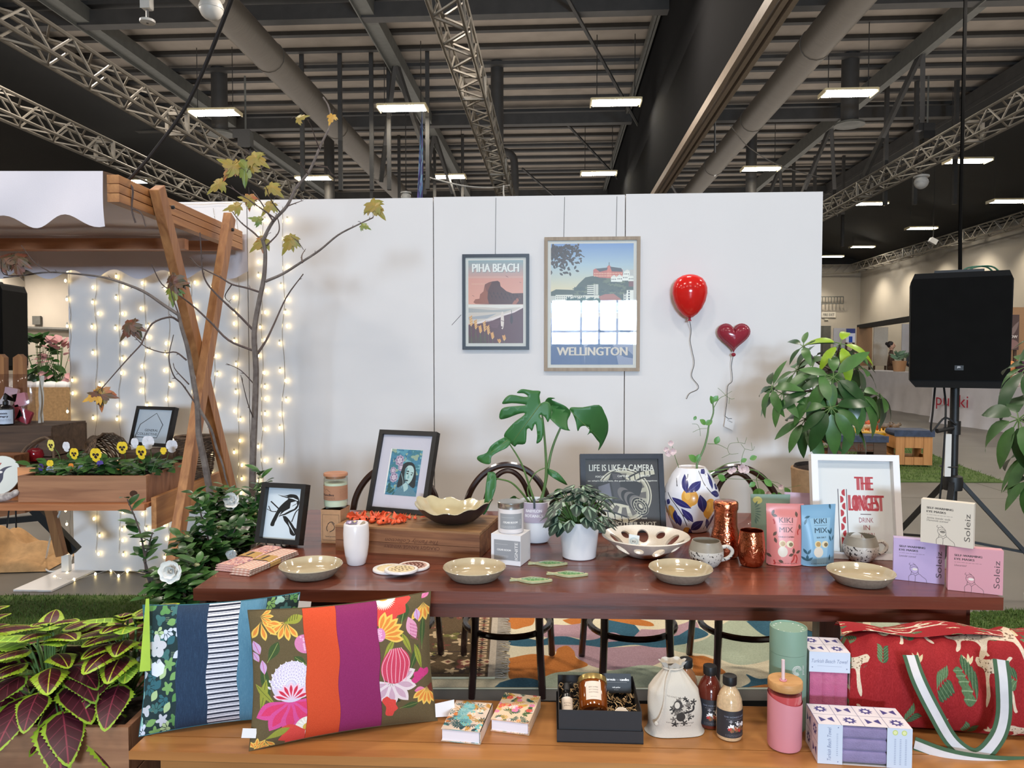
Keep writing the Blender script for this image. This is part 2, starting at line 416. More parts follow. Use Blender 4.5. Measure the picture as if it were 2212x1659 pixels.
M['rail'] = pm('beige_track_rail', (168, 152, 136), rough=.5, var=.06)
M['white_panel'] = pm('white_panel_paint', (226, 223, 222), rough=.55, var=.015, scale=2.2, detail=3)
M['black'] = pm('black_plastic', (20, 20, 21), rough=.5, var=.2, scale=30)
M['black_gloss'] = pm('black_gloss', (14, 14, 15), rough=.25, var=.1)
M['black_mat'] = pm('black_matt', (34, 33, 32), rough=.95, spec=0)
M['white_plastic'] = pm('white_plastic', (225, 222, 216), rough=.4, var=.03)
M['wire_grey'] = pm('grey_wire', (120, 118, 116), rough=.5)
def struct(g, name, mats, parent=None, **k):
	return g.build(name, mats, parent, kind=None if parent is not None else 'structure', **k)
ZB, ZR = EYE + 5.9, EYE + 8.6               # cream wall top, roof
VB, UL, UR = 50.0, -37.0, 20.0
def hq(g, a, b, c, d, m=0): g.quad(hp(*a), hp(*b), hp(*c), hp(*d), m, uv=False)
g = G(); hq(g, (UL, -18, 0), (UR, -18, 0), (UR, VB, 0), (UL, VB, 0)); floor = struct(g, 'floor', M['concrete'])
for u in (2.4, 4.7, 9.5, 14):            # sawn joints of the slab
	g = G(); hq(g, (u, -18, .001), (u + .006, -18, .001), (u + .006, VB, .001), (u, VB, .001)); g.build('joint', M['black_mat'], floor)
for v in (3.7, 7.6, 12, 18):
	g = G(); hq(g, (UL, v, .001), (UR, v, .001), (UR, v + .006, .001), (UL, v + .006, .001)); g.build('joint', M['black_mat'], floor)
def wallq(name, a, b):
	g = G(); hq(g, (a[0], a[1], 0), (b[0], b[1], 0), (b[0], b[1], ZB), (a[0], a[1], ZB)); o = struct(g, name, M['cream_wall'])
	g = G(); hq(g, (a[0], a[1], ZB), (b[0], b[1], ZB), (b[0], b[1], ZR), (a[0], a[1], ZR)); g.build('upper_panel', M['dark_wall'], o, label='dark painted upper part of the wall')
	return o
wallq('wall_right', (UR, VB), (UR, -18)); wall_far = wallq('wall_far', (UL, VB), (UR, VB)); wallq('wall_left', (UL, -18), (UL, VB))
g = G()                                                  # front wall, behind the camera; door opening walled low to trim its reflection
for a, b, z0, z1 in ((UL, -.3, 0, 3.5), (3.5, UR, 0, 3.5), (-.3, 3.5, 0, 1.77), (UL, UR, 3.5, ZR)):
	hq(g, (b, -18, z0), (a, -18, z0), (a, -18, z1), (b, -18, z1))
wf = struct(g, 'wall_front', M['cream_wall'])
for u in (-.25, .95, 1.6, 2.25, 3.45): g = G(); g.bar(hp(u, -17.7, .01), hp(u, -17.7, 3.5), .09, .09); g.build('door_frame', M['dark_steel'], wf)  # inner bars added to break up the door's reflection
for z in (1.8, 2.3, 3.45): g = G(); g.bar(hp(-.3, -17.7, z), hp(3.5, -17.7, z), .08, .08); g.build('door_frame', M['dark_steel'], wf)
g = G(); hq(g, (UL, VB, ZR), (UR, VB, ZR), (UR, -18, ZR), (UL, -18, ZR)); ceiling = struct(g, 'ceiling', M['roof_sheet'])
g = G(); hq(g, (13.2, VB, ZR - .6), (UR, VB, ZB + .3), (UR, -18, ZB + .3), (13.2, -18, ZR - .6)); g.build('soffit', M['dark_wall'], ceiling, label='dark sloping soffit along the right wall')
g = G(); hq(g, (UL, VB, ZB + .3), (-13.8, VB, ZR - .6), (-13.8, -18, ZR - .6), (UL, -18, ZB + .3)); g.build('soffit', M['dark_wall'], ceiling)  # dark sheet standing for the unlit roof on the left
# purlins across the roof, one piece each
pv = 17.6; _pm = None; k = 0
while pv < 46:
	g = G(); wd = .17 if k % 4 else .24
	g.box((0, 0, 0), (33, wd, .1), M=T(0, 0, 0)); o = g.build('purlin', M['dark_steel'], ceiling, loc=hp(1.5, pv, ZR - .06 - (0 if k % 4 else .08)), rot=(0, 0, -HA))
	pv += 1.05; k += 1
for v in (17.6, 25.8, 37.5):                             # deep girders across
	g = G(); g.box((0, 0, 0), (50, .3, .36)); g.build('girder', M['dark_steel'], ceiling, loc=hp(-6, v, ZR - .5), rot=(0, 0, -HA))
for u in (-13.4, -11.3, -4.4, 9.7, 13.4):                 # rafters running away from the camera
	g = G(); g.box((0, 15, 0), (.32, 62, .35)); g.box((-.17, 15, -.02), (.03, 62, .5)); g.build('rafter', M['grey_steel'] if u in (-4.4, 9.7, -11.3) else M['dark_steel'], ceiling, loc=hp(u, 0, ZR - .45), rot=(0, 0, -HA))
	if u in (-4.4, 9.7):
		for v in (20.5, 27, 33, 39):                      # struts
			for du in (-1.6, 1.6):
				g = G(); g.bar(hp(u, v, ZR - .5), hp(u + du * .5, v + 1.6, ZR - 3.4), .12, .12); g.build('strut', M['dark_steel'], ceiling)
for u, v0, v1 in ((2.6, 10, 29), (3.0, 20, 36), (1.2, 26, 44)):
	g = G(); g.tube([hp(u - 2.6, v0 + 6, ZR - .6), hp(u + 3, v1 + 4, ZB + .6)], .05, 5); g.build('tie_rod', M['dark_steel'], ceiling)
for u in (-7.2, -6.1, -5.2, -4.7, -3.6, 11.2, 12.4, 10.3):
	for v in ((21, 29) if u < 0 else (24, 33)):
		g = G(); g.bar(hp(u, v, ZR), hp(u, v, ZB - 1.2), .11, .11); g.build('hanger_post', M['dark_steel'], ceiling)
# header of the folding wall with its two tracks
g = G(); hq(g, (2.75, 4, ZR), (2.75, VB, ZR), (2.75, VB, EYE + 4.3), (2.75, 4, EYE + 4.3)); hq(g, (2.6, VB, ZR), (2.6, 4, ZR), (2.6, 4, EYE + 4.3), (2.6, VB, EYE + 4.3))
hq(g, (2.6, 4, EYE + 4.3), (2.75, 4, EYE + 4.3), (2.75, VB, EYE + 4.3), (2.6, VB, EYE + 4.3))
bulk = struct(g, 'wall_header', pm('header_paint', (30, 30, 31), rough=.95, var=.08, scale=.5, spec=.05))
for u in (2.56, 2.68, 2.8):
	g = G(); g.box((0, 24, 0), (.07, 46, .16)); g.build('track', M['rail'], bulk, loc=hp(u, 0, EYE + 4.22), rot=(0, 0, -HA))
for u in (2.42, 2.5):
	g = G(); g.box((0, 24, 0), (.06, 46, .22)); g.build('track', M['grey_steel'], bulk, loc=hp(u, 0, ZR - .3), rot=(0, 0, -HA))
# ducts
def duct(u, r, z, v0, v1, label):
	t = thing('air_duct', label, 'duct', hp(u, 0, z), -HA, 'spiral air ducts under the roof')
	n = 7; L = (v1 - v0) / n
	for i in range(n):
		g = G(); g.tube([(0, v0 + L * i, 0), (0, v0 + L * (i + 1) - .06, 0)], r, 16); g.tube([(0, v0 + L * (i + 1) - .06, 0), (0, v0 + L * (i + 1), 0)], r * 1.05, 16); g.build('duct_section', M['duct'], t)
duct(-6.7, .36, EYE + 7.0, 12, VB - .6, 'thick spiral air duct running away above the left half of the white wall')
duct(5.85, .36, EYE + 7.0, 12, VB - .6, 'thick spiral air duct running away right of the dark folding wall header')
def drop(px, v, r, yb, disk, label, elbow=False):
	p = hat(px, yb, v); t = thing('drop_duct', label, 'duct', p, -HA, 'vertical drop ducts hanging from the roof'); H = ZR - p.z
	g = G()
	if elbow: g.tube(bez([(0, 0, 0), (0, 0, H * .45), (-.15, 0, H * .7), (-1.0, 0, H * .78)], 5), r, 14)
	else: g.tube([(0, 0, 0), (0, 0, H)], r, 14)
	g.build('pipe', M['dark_steel'], t)
	if disk: g = G(); g.lathe([(r, 0), (r * 1.7, -.06), (r * 1.75, -.12), (r * 1.1, -.1), (r * .8, -.13), (0, -.13)], 20, cap=(False, False)); g.build('diffuser', M['grey_steel'], t)
drop(1074, 22, .19, 400, 0, 'straight black drop duct beside the central truss')
drop(1112, 29, .15, 440, 0, 'thin black drop duct with an elbow at its top, right of the central truss', True)
drop(1835, 22, .24, 262, 1, 'dark drop duct with a round diffuser under the nearest right lamp')
drop(1622, 29, .2, 430, 0, 'dark drop duct behind the lamp right of the header')
drop(475, 22, .24, 282, 1, 'dark drop duct with a round diffuser behind the leftmost near lamp')
drop(712, 29, .2, 440, 0, 'dark drop duct behind the top twig of the bare tree')
drop(2065, 30, .22, 305, 1, 'dark drop duct over the right truss')
drop(1832, 48, .3, 507, 1, 'small drop duct with a round diffuser in the dark right corner')
# lamps
M['tube_on'] = emis('lit_tube', (255, 249, 238), 45)
M['lamp_white'] = pm('lamp_housing', (220, 205, 165), rough=.4, var=.04)
def lampmesh():
	g = G(); g.box((0, 0, .05), (1.3, .5, .06)); g.bar((-.66, -.26, .02), (-.66, .26, .02), .03, .1); g.bar((.66, -.26, .02), (.66, .26, .02), .03, .1)
	return g
proto = None
lamps = [(465, 245, 6.7, 'nearest row of lamps, leftmost, over the cart awning'), (870, 235, 6.7, 'nearest row, left of the central truss'), (1330, 223, 6.7, 'nearest row, at the edge of the dark header'), (1832, 203, 6.7, 'nearest row, right of the header above the diffuser'),
	(290, 393, 6.7, 'peeping over the cart awning beside the rope'), (678, 386, 6.7, 'second row, crossed by the tree branch'), (968, 383, 6.7, 'second row, between the flag and the central truss'), (1293, 376, 6.7, 'second row, just left of the header'), (1643, 366, 6.7, 'second row, above the end of the white wall'),
	(2090, 349, 6.2, 'second row, rightmost, over the speaker'), (1882, 441, 6.7, 'third row, beside the right truss'), (2180, 436, 5.5, 'third row, at the right edge of the picture'), (1990, 494, 6.0, 'fourth row, above the far right truss'), (1862, 534, 6.3, 'fifth row, small in the dark corner'), (1796, 555, 6.0, 'farthest lamp, next to the wall edge')]
for x, y, h, lb in lamps:
	u, v = huv(x, y, h); t = thing('high_bay_light', 'hanging fluorescent lamp, ' + lb, 'lamp', hp(u, v, EYE + h), -HA, 'hanging fluorescent lamps')
	lampmesh().build('housing', M['lamp_white'], t)
	for i in range(4):
		g = G(); yy = -.19 + i * .127; g.quad((-.6, yy + .045, .0), (.6, yy + .045, 0), (.6, yy - .045, 0), (-.6, yy - .045, 0), uv=False); g.build('tube', M['tube_on'], t)
	for s in (-.5, .5):
		g = G(); g.tube([(s, 0, .08), (s, 0, ZR - EYE - h - .1)], .012, 4); g.build('suspension_wire', M['dark_steel'], t)
# lighting trusses
def truss(u, h, v0, v1, w, label, step=.5, fine=True):
	t = thing('lighting_truss', label, 'truss', hp(u, 0, EYE + h), -HA, 'aluminium lighting trusses')
	for i in (-1, 1):
		for k in (-1, 1):
			g = G(); g.tube([(i * w / 2, v0, k * w / 2), (i * w / 2, v1, k * w / 2)], .032, 6); g.build('chord', M['alu'], t)
	n = int((v1 - v0) / step); st = G()
	meshes = {}
	for i in range(n):
		y = v0 + i * step
		for nm, a, b in (('s', (-1, 0, -1), (-1, 1, 1)), ('r', (1, 0, 1), (1, 1, -1)), ('b', (-1, 0, -1), (1, 1, -1)), ('t', (-1, 0, 1), (1, 1, 1))):
			A = (a[0] * w / 2, (a[1] if i % 2 else 1 - a[1]) * step, a[2] * w / 2); B = (b[0] * w / 2, (b[1] if i % 2 else 1 - b[1]) * step, b[2] * w / 2)
			if fine and i < 70:
				key = (nm, i % 2)
				if key not in meshes:
					g = G(); g.bar(A, B, .03, .03); o = g.build('brace', M['alu'], t); meshes[key] = o.data
				else: o = bpy.data.objects.new('brace', meshes[key]); COL.objects.link(o); o.parent = t
				o.location = (0, y, 0)
			else: st.bar((A[0], A[1] + y, A[2]), (B[0], B[1] + y, B[2]), .03, .03)
	if st.v: st.build('lattice', M['alu'], t, kind='stuff')
	for i in range(1, int((v1 - v0) / 6)):
		g = G(); g.box((0, v0 + i * 6, 0), (w * 1.12, .06, w * 1.12)); g2 = G()
		for a in (-1, 1): g2.bar((a * w / 2, v0 + i * 6, -w / 2), (a * w / 2, v0 + i * 6, w / 2), .07, .07); g2.bar((-w / 2, v0 + i * 6, a * w / 2), (w / 2, v0 + i * 6, a * w / 2), .07, .07)
		g2.build('joint_plate', M['alu'], t)
	return t
truss(-1.63 * 4.6, 4.6, 8.5, 34, .4, 'long lattice truss from the upper left corner down to the tree top')
truss(-2.2 * 4.8, 4.8, 11, 34, .42, 'lower left lattice truss ending above the cart awning')
truss(-.305 * 5.2, 5.2, 8.5, 36, .44, 'central lattice truss running down to the white wall')
truss(1.86 * 5.2, 5.2, 12, 44, .44, 'right lattice truss sloping down to the end of the white wall')
truss(19.3, 5.62, 24, VB - .5, .5, 'far right lattice truss along the top of the cream wall', .6, False)
t = thing('lighting_truss', 'farthest lattice truss across the end wall behind the fire exit', 'truss', hp(17, VB - .8, EYE + 5.6), -HA, 'aluminium lighting trusses')
g = G()
for k in (-.25, .25):
	c = G(); c.tube([(-5, 0, k), (2.4, 0, k)], .04, 5); c.build('chord', M['alu'], t)
for i in range(14): g.bar((-5 + i * .5, 0, -.25), (-4.5 + i * .5, 0, .25), .04, .04)
g.build('lattice', M['alu'], t, kind='stuff')
# things on and below the trusses
def globe(px, py, v, r, label):
	t = thing('globe_speaker', label, 'speaker', hat(px, py, v), 0, 'white globe speakers under the roof')
	g = G(); g.ball((0, 0, 0), r, n=16, k=10); g.tube([(0, 0, -.02), (0, 0, .02)], r * 1.02, 16); g.build('shell', M['white_plastic'], t)
	g = G(); g.lathe([(r * 1.1, r * .75), (r * 1.1, r * 1.0), (r * .5, r * 1.15), (.02, r * 1.3)], 16, cap=(True, True)); g.build('cap', M['white_plastic'], t)
	g = G(); g.tube([(0, 0, r), (0, 0, min(6, ZR - t.location.z))], .015, 4); g.build('cable', M['dark_steel'], t)
globe(456, 18, 12.5, .2, 'large white globe speaker at the top edge of the picture')
globe(1990, 394, 22, .19, 'white globe speaker hanging right of the right truss')
globe(877, 426, 24, .16, 'small white globe speaker just above the white wall by the flag')
def hoist(px, py, v, label):
	t = thing('chain_hoist', label, 'hoist', hat(px, py, v), -HA, 'chain hoists of the trusses')
	g = G(); g.box((0, 0, 0), (.3, .25, .42)); g.box((-.2, 0, .12), (.16, .2, .2)); g.build('motor', M['black'], t, bevel=.03)
	g = G(); g.tube([(0, 0, .2), (0, 0, 1.5)], .025, 5); g.build('chain', M['grey_steel'], t)
	g = G(); g.tube(bez([(-.1, 0, -.2), (-.05, 0, -.55), (.1, 0, -.8)], 4), .03, 5); g.tube(bez([(.1, 0, -.2), (.05, 0, -.5), (-.1, 0, -.8)], 4), .03, 5); g.build('sling', M['black'], t)
hoist(531, 302, 17.5, 'black chain hoist above the left truss beside the maple leaves')
hoist(2003, 285, 21, 'black chain hoist holding the right truss')
t = thing('ceiling_projector', 'white bracket device at the top edge of the picture', 'device', hat(318, 14, 12), -HA)
g = G(); g.box((0, 0, .12), (.16, .16, .35)); g.build('body', M['white_plastic'], t, bevel=.03)
g = G(); g.lathe([(.03, -.2), (.12, -.22), (.12, -.26), (.02, -.27)], 14); g.build('plate', M['white_plastic'], t); g = G(); g.tube([(0, 0, -.2), (0, 0, .1)], .025, 5); g.build('stem', M['wire_grey'], t)
for px, py, v, lb in ((1541, 372, 28, 'small white floodlight box clipped under the right duct'), (2015, 521, 30, 'white floodlight clipped to the far right truss')):
	t = thing('floodlight', lb, 'lamp', hat(px, py, v), -HA)
	g = G(); g.box((0, 0, 0), (.28, .2, .2), M=Matrix.Rotation(.5, 4, 'Y')); g.build('body', M['white_plastic'], t, bevel=.03); g = G(); g.tube([(0, 0, .05), (.02, 0, .5)], .02, 4); g.build('bracket', M['grey_steel'], t)
	g = G(); g.tube([(.02, 0, .5), (.02, 0, min(4.8, ZR - t.location.z))], .012, 4); g.build('cable', M['dark_steel'], t)
g = G(); g.tube(bez([hat(925, 383, 22), hat(1000, 401, 22), hat(1060, 405, 22), hat(1100, 400, 20)], 6), .02, 4); g.tube(bez([hat(1088, 400, 20), hat(1088, 420, 20), hat(1094, 440, 20)], 4), .02, 4)
tag(g.build('cable', M['white_plastic']), 'pale cable sagging from lamp to central truss over the white wall', 'cable')
g = G(); g.tube(bez([hat(1545, 180, 16), hat(1545, 330, 16)], 3), .012, 4); g.tube(bez([hat(1578, 272, 16), hat(1620, 320, 20), hat(1690, 360, 22), hat(1790, 388, 24)], 5), .014, 4)
tag(g.build('cable', M['wire_grey']), 'thin cable drooping below the right duct towards the truss', 'cable')
# ------------------------------------------------------------------ the white exhibition wall
PL = on(160, 1235, 0); WA = HA
WU = V((cos(WA), -sin(WA), 0)); WN = V((-sin(WA), -cos(WA), 0))      # along the wall, and out of it towards the camera
WH, WW = 2.4, 1.2
def wp(x, z, off=0): return PL + WU * x + V((0, 0, z)) + WN * off
def wpix(px, py, off=0):
	'x, z on the wall front (plus off) of a pixel'
	d = ray(px, py); n = WN; t = (PL + WN * off - CAMP).dot(n) / d.dot(n); p = CAMP + d * t
	return (p - PL).dot(WU), p.z
wall = bpy.data.objects.new('wall_middle', None); COL.objects.link(wall); wall.location = PL; wall.rotation_euler = (0, 0, -WA); wall['kind'] = 'structure'
for i in range(4):
	g = G(); g.box((WW / 2, .03, WH / 2 + .01), (WW - .006, .06, WH)); g.build('panel', M['white_panel'], wall, loc=(i * WW, 0, (0, .008, .012, .016)[i]), bevel=.003)
for x in (0.04, 4.7):
	g = G(); g.prism([(-.14, -.42), (.1, -.42), (.1, .5), (-.14, .5)], .0, .012, plane='xy'); g.build('foot', M['white_panel'], wall, loc=(x, 0, 0.001), bevel=.002)
	g = G(); g.box((0, -.0, .06), (.05, .03, .11)); g.build('bracket', M['white_plastic'], wall, loc=(x - .07, -.03, .01))
# ------------------------------------------------------------------ table, bench, chairs, rugs
M['mahogany'] = wood('dark_red_wood', (116, 58, 38), (82, 38, 26), 0, 9, .33, bump=.06, coat=.25)
M['mahogany_y'] = wood('dark_red_wood_upright', (98, 52, 38), (62, 32, 24), 2, 9, .35)
M['oak'] = wood('honey_wood', (186, 130, 74), (160, 106, 58), 0, 7, .35, bump=.08)
M['oak_z'] = wood('honey_wood_upright', (176, 128, 84), (150, 104, 66), 2, 8, .45)
M['bentwood'] = pm('dark_bentwood', (44, 26, 22), rough=.25, var=.25, scale=6, coat=.3)
ZT = .75
_a, _b = on(417, 1271, ZT), on(2168, 1291, ZT)
TA = math.atan2(_b.y - _a.y, _b.x - _a.x); TW = (_b - _a).length; TD = 1.1
tab = thing('dining_table', 'long dark red wooden table holding the gift display', 'table', ((_a + _b) / 2) + V((-sin(TA), cos(TA), 0)) * (TD / 2) - V((0, 0, ZT)), TA)
for i in range(4):
	g = G(); wd = TD / 4; g.box((0, 0, 0), (TW, wd - .0004, .036)); g.build('plank', M['mahogany'], tab, loc=(0, -TD / 2 + wd * (i + .5), ZT - .018), bevel=.004 if i == 0 else .0004)
for s in (-1, 1):
	g = G(); g.box((0, 0, 0), (TW - .16, .025, .052)); g.build('apron', M['mahogany'], tab, loc=(0, s * (TD / 2 - .05), ZT - .062), bevel=.002)
	g = G(); g.box((0, 0, 0), (.025, TD - .12, .052)); g.build('apron', M['mahogany_y'], tab, loc=(s * (TW / 2 - .07), 0, ZT - .062), bevel=.002)
	for q in (-1, 1):
		g = G(); g.box((0, 0, 0), (.085, .085, ZT - .038), taper=None); g.build('leg', M['mahogany_y'], tab, loc=(s * (TW / 2 - .1), q * (TD / 2 - .1), (ZT - .038) / 2 + .002), bevel=.004)
ZBN = .45
_a, _b = on(278, 1622, ZBN), on(1390, 1650, ZBN)
BA = math.atan2(_b.y - _a.y, _b.x - _a.x); BW = 2.36; BD = .31
ben = thing('bench', 'long honey-coloured wooden bench in front of the dark table', 'bench', _a + V((cos(BA), sin(BA), 0)) * BW / 2 + V((-sin(BA), cos(BA), 0)) * BD / 2 - V((0, 0, ZBN)), BA)
for y0, y1 in ((-BD / 2, -BD / 2 + .075), (-BD / 2 + .0765, BD / 2)):
	g = G(); g.box((0, 0, 0), (BW, y1 - y0, .022)); g.build('plank', M['oak'], ben, loc=(0, (y0 + y1) / 2, ZBN - .011), bevel=.003)
for s in (-1, 1):
	g = G(); g.box((0, 0, 0), (BW - .14, .022, .09)); g.build('apron', M['oak'], ben, loc=(0, s * (BD / 2 - .03), ZBN - .068), bevel=.002)
	for q in (-1, 1):
		g = G(); g.box((0, 0, 0), (.055, .055, ZBN - .023)); g.build('leg', M['oak_z'], ben, loc=(s * (BW / 2 - .09), q * (BD / 2 - .06), (ZBN - .023) / 2 + .001), bevel=.003)
M['cane'] = pm('woven_cane_seat', (168, 130, 84), rough=.6, var=.2, scale=90, bump=.3, bscale=160)
def chair(loc, rz, label):
	t = thing('bentwood_chair', label, 'chair', loc, rz, 'dark bentwood chairs behind the table')
	b = M['bentwood']
	g = G(); ring = [(cos(a) * .2, sin(a) * .2, .455) for a in np.linspace(0, 2 * PI, 32, endpoint=False)]; g.tube(ring, .018, 8, closed=True); g.build('seat_ring', b, t)
	g = G(); g.lathe([(.19, .45), (.19, .462), (.001, .458)], 28); g.build('seat', M['cane'], t)
	g = G(); g.tube([(cos(a) * .185, sin(a) * .185, .245) for a in np.linspace(0, 2 * PI, 32, endpoint=False)], .0135, 8, closed=True); g.build('stretcher_ring', b, t)
	for s in (-1, 1):
		g = G(); g.tube(bez([(s * .132, -.172, .45), (s * .134, -.19, .25), (s * .146, -.21, 0)], 5), [.0165] * 6 + [.0155] * 4 + [.014], 8); g.build('front_leg', b, t)
	def hoop(w, top, y0, y1, r, zb):
		P = [(-w * .93, y0, zb)] + [(-w * cos(a) * (1 if abs(cos(a)) < .98 else .99), lerp(y0, y1, .55 + .45 * sin(a)), lerp(zb, top, .45) + (top - lerp(zb, top, .45)) * sin(a)) for a in np.linspace(0, PI, 17)] + [(w * .93, y0, zb)]
		g = G(); g.tube(bez(P, 4), r, 8); return g
	hoop(.2, .895, .185, .26, .0155, .455).build('back_hoop', b, t)
	hoop(.112, .868, .19, .255, .0125, .46).build('inner_hoop', b, t)
	for s in (-1, 1):
		g = G(); g.tube(bez([(s * .19, .18, .47), (s * .195, .195, .25), (s * .208, .24, 0)], 5), .0155, 8); g.build('rear_leg', b, t)
	return t
c0 = chair((-.02, 3.2, .018), 0, 'bentwood chair behind the monstera pot, second from the table\'s left end')
for x, rz, lb in ((-.535, R(2), 'bentwood chair behind the framed portrait, nearest the table\'s left end'), (.525, R(-3), 'bentwood chair hidden behind the camera print'), (1.015, R(-8), 'bentwood chair behind the lemon vase and pouches')):
	copyof(c0, (x, 3.2, .018 if x < 0 else .0085), rz, lb)
# rugs: the print is drawn in floor coordinates
def rugcv(x0, x1, y0, y1, bg, ppm):
	c = Cv(x1 - x0, y1 - y0, bg, px=int((x1 - x0) * ppm))
	def P(pts, s=6):
		q = [on(a, b, 0) for a, b in pts]; q = [(p.x - x0, y1 - p.y) for p in q]
		return tex2(q + [q[0]], s)[:-1] if s else q
	return c, P
cream, mauve, teal, ochre, sage = (226, 214, 182), (182, 146, 154), (44, 92, 112), (196, 116, 44), (176, 186, 160)
x0, x1, y0, y1 = -.75, 2.05, 3.12, 4.1
c, P = rugcv(x0, x1, y0, y1, cream, 420)
for col, pts in [(ochre, [(1100, 1325), (1150, 1325), (1152, 1350), (1130, 1358), (1110, 1362), (1095, 1350)]), (ochre, [(1215, 1342), (1238, 1338), (1260, 1340), (1252, 1350), (1236, 1352), (1222, 1347)]),
	(mauve, [(1172, 1352), (1200, 1352), (1225, 1353), (1262, 1350), (1290, 1360), (1300, 1385), (1262, 1384), (1225, 1378), (1190, 1382), (1168, 1372)]), (mauve, [(1190, 1396), (1240, 1394), (1285, 1398), (1320, 1402), (1420, 1396), (1452, 1402), (1440, 1425), (1400, 1445), (1350, 1452), (1300, 1448), (1262, 1435), (1230, 1412), (1190, 1410)]),
	(teal, [(1100, 1385), (1125, 1380), (1165, 1386), (1190, 1379), (1225, 1378), (1262, 1386), (1300, 1378), (1308, 1345), (1345, 1340), (1370, 1352), (1385, 1375), (1360, 1382), (1400, 1385), (1440, 1380), (1480, 1370), (1500, 1380), (1470, 1398), (1420, 1402), (1370, 1396), (1310, 1402), (1262, 1397), (1190, 1396), (1140, 1400), (1100, 1396)]),
	(mauve, [(1308, 1370), (1330, 1370), (1352, 1384), (1325, 1389), (1305, 1388)]), (ochre, [(1305, 1340), (1350, 1336), (1400, 1345), (1412, 1355), (1380, 1354), (1340, 1347)]),
	(mauve, [(1385, 1362), (1430, 1362), (1475, 1350), (1500, 1342), (1510, 1365), (1480, 1372), (1440, 1380), (1385, 1386), (1368, 1382)]), (teal, [(1468, 1374), (1500, 1358), (1530, 1372), (1512, 1382), (1475, 1386)]),
	(sage, [(1440, 1400), (1520, 1385), (1560, 1352), (1600, 1335), (1660, 1332), (1700, 1380), (1680, 1420), (1600, 1440), (1530, 1418), (1470, 1412)]), (teal, [(1612, 1345), (1640, 1340), (1700, 1355), (1740, 1375), (1700, 1385), (1650, 1375)]),
	(ochre, [(1483, 1414), (1500, 1420), (1520, 1420), (1545, 1428), (1558, 1424), (1550, 1440), (1566, 1458), (1500, 1462), (1497, 1436)]), (ochre, [(1100, 1425), (1150, 1416), (1195, 1420), (1205, 1404), (1225, 1398), (1240, 1410), (1245, 1424), (1270, 1440), (1232, 1452), (1190, 1464), (1160, 1476), (1130, 1470), (1100, 1468)]),
	(sage, [(1165, 1470), (1210, 1455), (1300, 1455), (1390, 1440), (1440, 1455), (1400, 1500), (1280, 1510), (1165, 1505)]), (teal, [(1080, 1478), (1120, 1468), (1165, 1475), (1180, 1510), (1100, 1512), (1060, 1500)]),
	(teal, [(1570, 1500), (1620, 1478), (1612, 1460), (1640, 1470), (1690, 1470), (1700, 1520), (1600, 1530)]), (ochre, [(1615, 1488), (1660, 1482), (1665, 1495), (1625, 1500)]),
	(teal, [(1735, 1360), (1778, 1355), (1840, 1362), (1865, 1390), (1850, 1398), (1790, 1390), (1740, 1392)]), (mauve, [(1730, 1338), (1778, 1338), (1778, 1352), (1730, 1360)]), (sage, [(1880, 1340), (1960, 1340), (1960, 1420), (1890, 1420)]),
	(mauve, [(1000, 1500), (1060, 1490), (1090, 1510), (1000, 1515)])]:
	c.poly(P(pts), col)
c.noise(5, 3, 2)
rg = thing('abstract_rug', 'flat-woven rug with cream, mauve, teal and ochre patches under the chairs', 'rug', ((x0 + x1) / 2, (y0 + y1) / 2, 0))
M['abstract_rug'] = c.mat('abstract_rug_weave', .95, .5, 220)
M['rug_edge'] = pm('rug_edge', (190, 180, 150), rough=.95)
g = G(); hx, hy = (x1 - x0) / 2, (y1 - y0) / 2; g.quad((-hx, -hy, .007), (hx, -hy, .007), (hx, hy, .007), (-hx, hy, .007)); g.build('weave', M['abstract_rug'], rg)
g = G(); g.box((0, 0, .0032), (hx * 2 + .01, hy * 2 + .01, .0058)); g.build('backing', M['rug_edge'], rg)
# persian rug, fringed end to the right, lying on the other one
x0, x1, y0, y1 = -1.25, -.075, 3.2, 4.4
c = Cv(x1 - x0, y1 - y0, (206, 178, 138), px=560); g_ = random.Random(4); W, H = x1 - x0, y1 - y0
dk, br, ol, rd = (58, 42, 34), (92, 72, 44), (118, 112, 56), (122, 66, 52)
c.rect(0, 0, W, .28, br).rect(0, H - .28, W, H, br).rect(W - .36, 0, W, H, br)
for i in range(150):
	x, y = g_.uniform(0, W - .1), g_.uniform(0, H); f = x > W - .36 or y < .28 or y > H - .28
	if f:
		k = g_.choice((ol, dk, rd, (206, 178, 138))); c.blob(x, y, g_.uniform(.018, .04), g_.choice((3, 4, 5)), .45, k, g_.random() * 6); c.blob(x, y, .012, 4, .3, (216, 192, 150))
	else:
		P_ = [(x + cos(t) * (.02 + .012 * t), y + sin(t) * (.02 + .01 * t)) for t in np.linspace(0, 4.5, 9)]; c.line(P_, .007, dk, smooth=3)
		if i % 3 == 0: c.blob(x, y, .022, 5, .4, g_.choice((ol, rd, (196, 150, 96))))
for i in range(24):
	y = i * H / 24; c.rect(W - .1, y + .006, W - .045, y + H / 24 - .006, (196, 168, 132)); c.blob(W - .072, y + H / 48, .014, 4, .3, rd if i % 2 else dk)
for xx in (W - .36, W - .11, W - .035): c.rect(xx, 0, xx + .008, H, dk)
for yy in (.28, H - .28, .04, H - .04): c.rect(0, yy, W, yy + .008, dk)
for i in range(14):
	x = i * .09 + .02; c.poly([(x, H - .16), (x + .035, H - .13), (x + .07, H - .16), (x + .035, H - .19)], (206, 178, 138)); c.poly([(x + .02, H - .16), (x + .035, H - .147), (x + .05, H - .16), (x + .035, H - .173)], rd)
c.rect(W - .032, 0, W, H, (190, 176, 156)).noise(6, 5, 2)
pr = thing('persian_rug', 'patterned oriental rug with a fringed end lying over the abstract rug', 'rug', ((x0 + x1) / 2, (y0 + y1) / 2, .008))
hx, hy = W / 2, H / 2
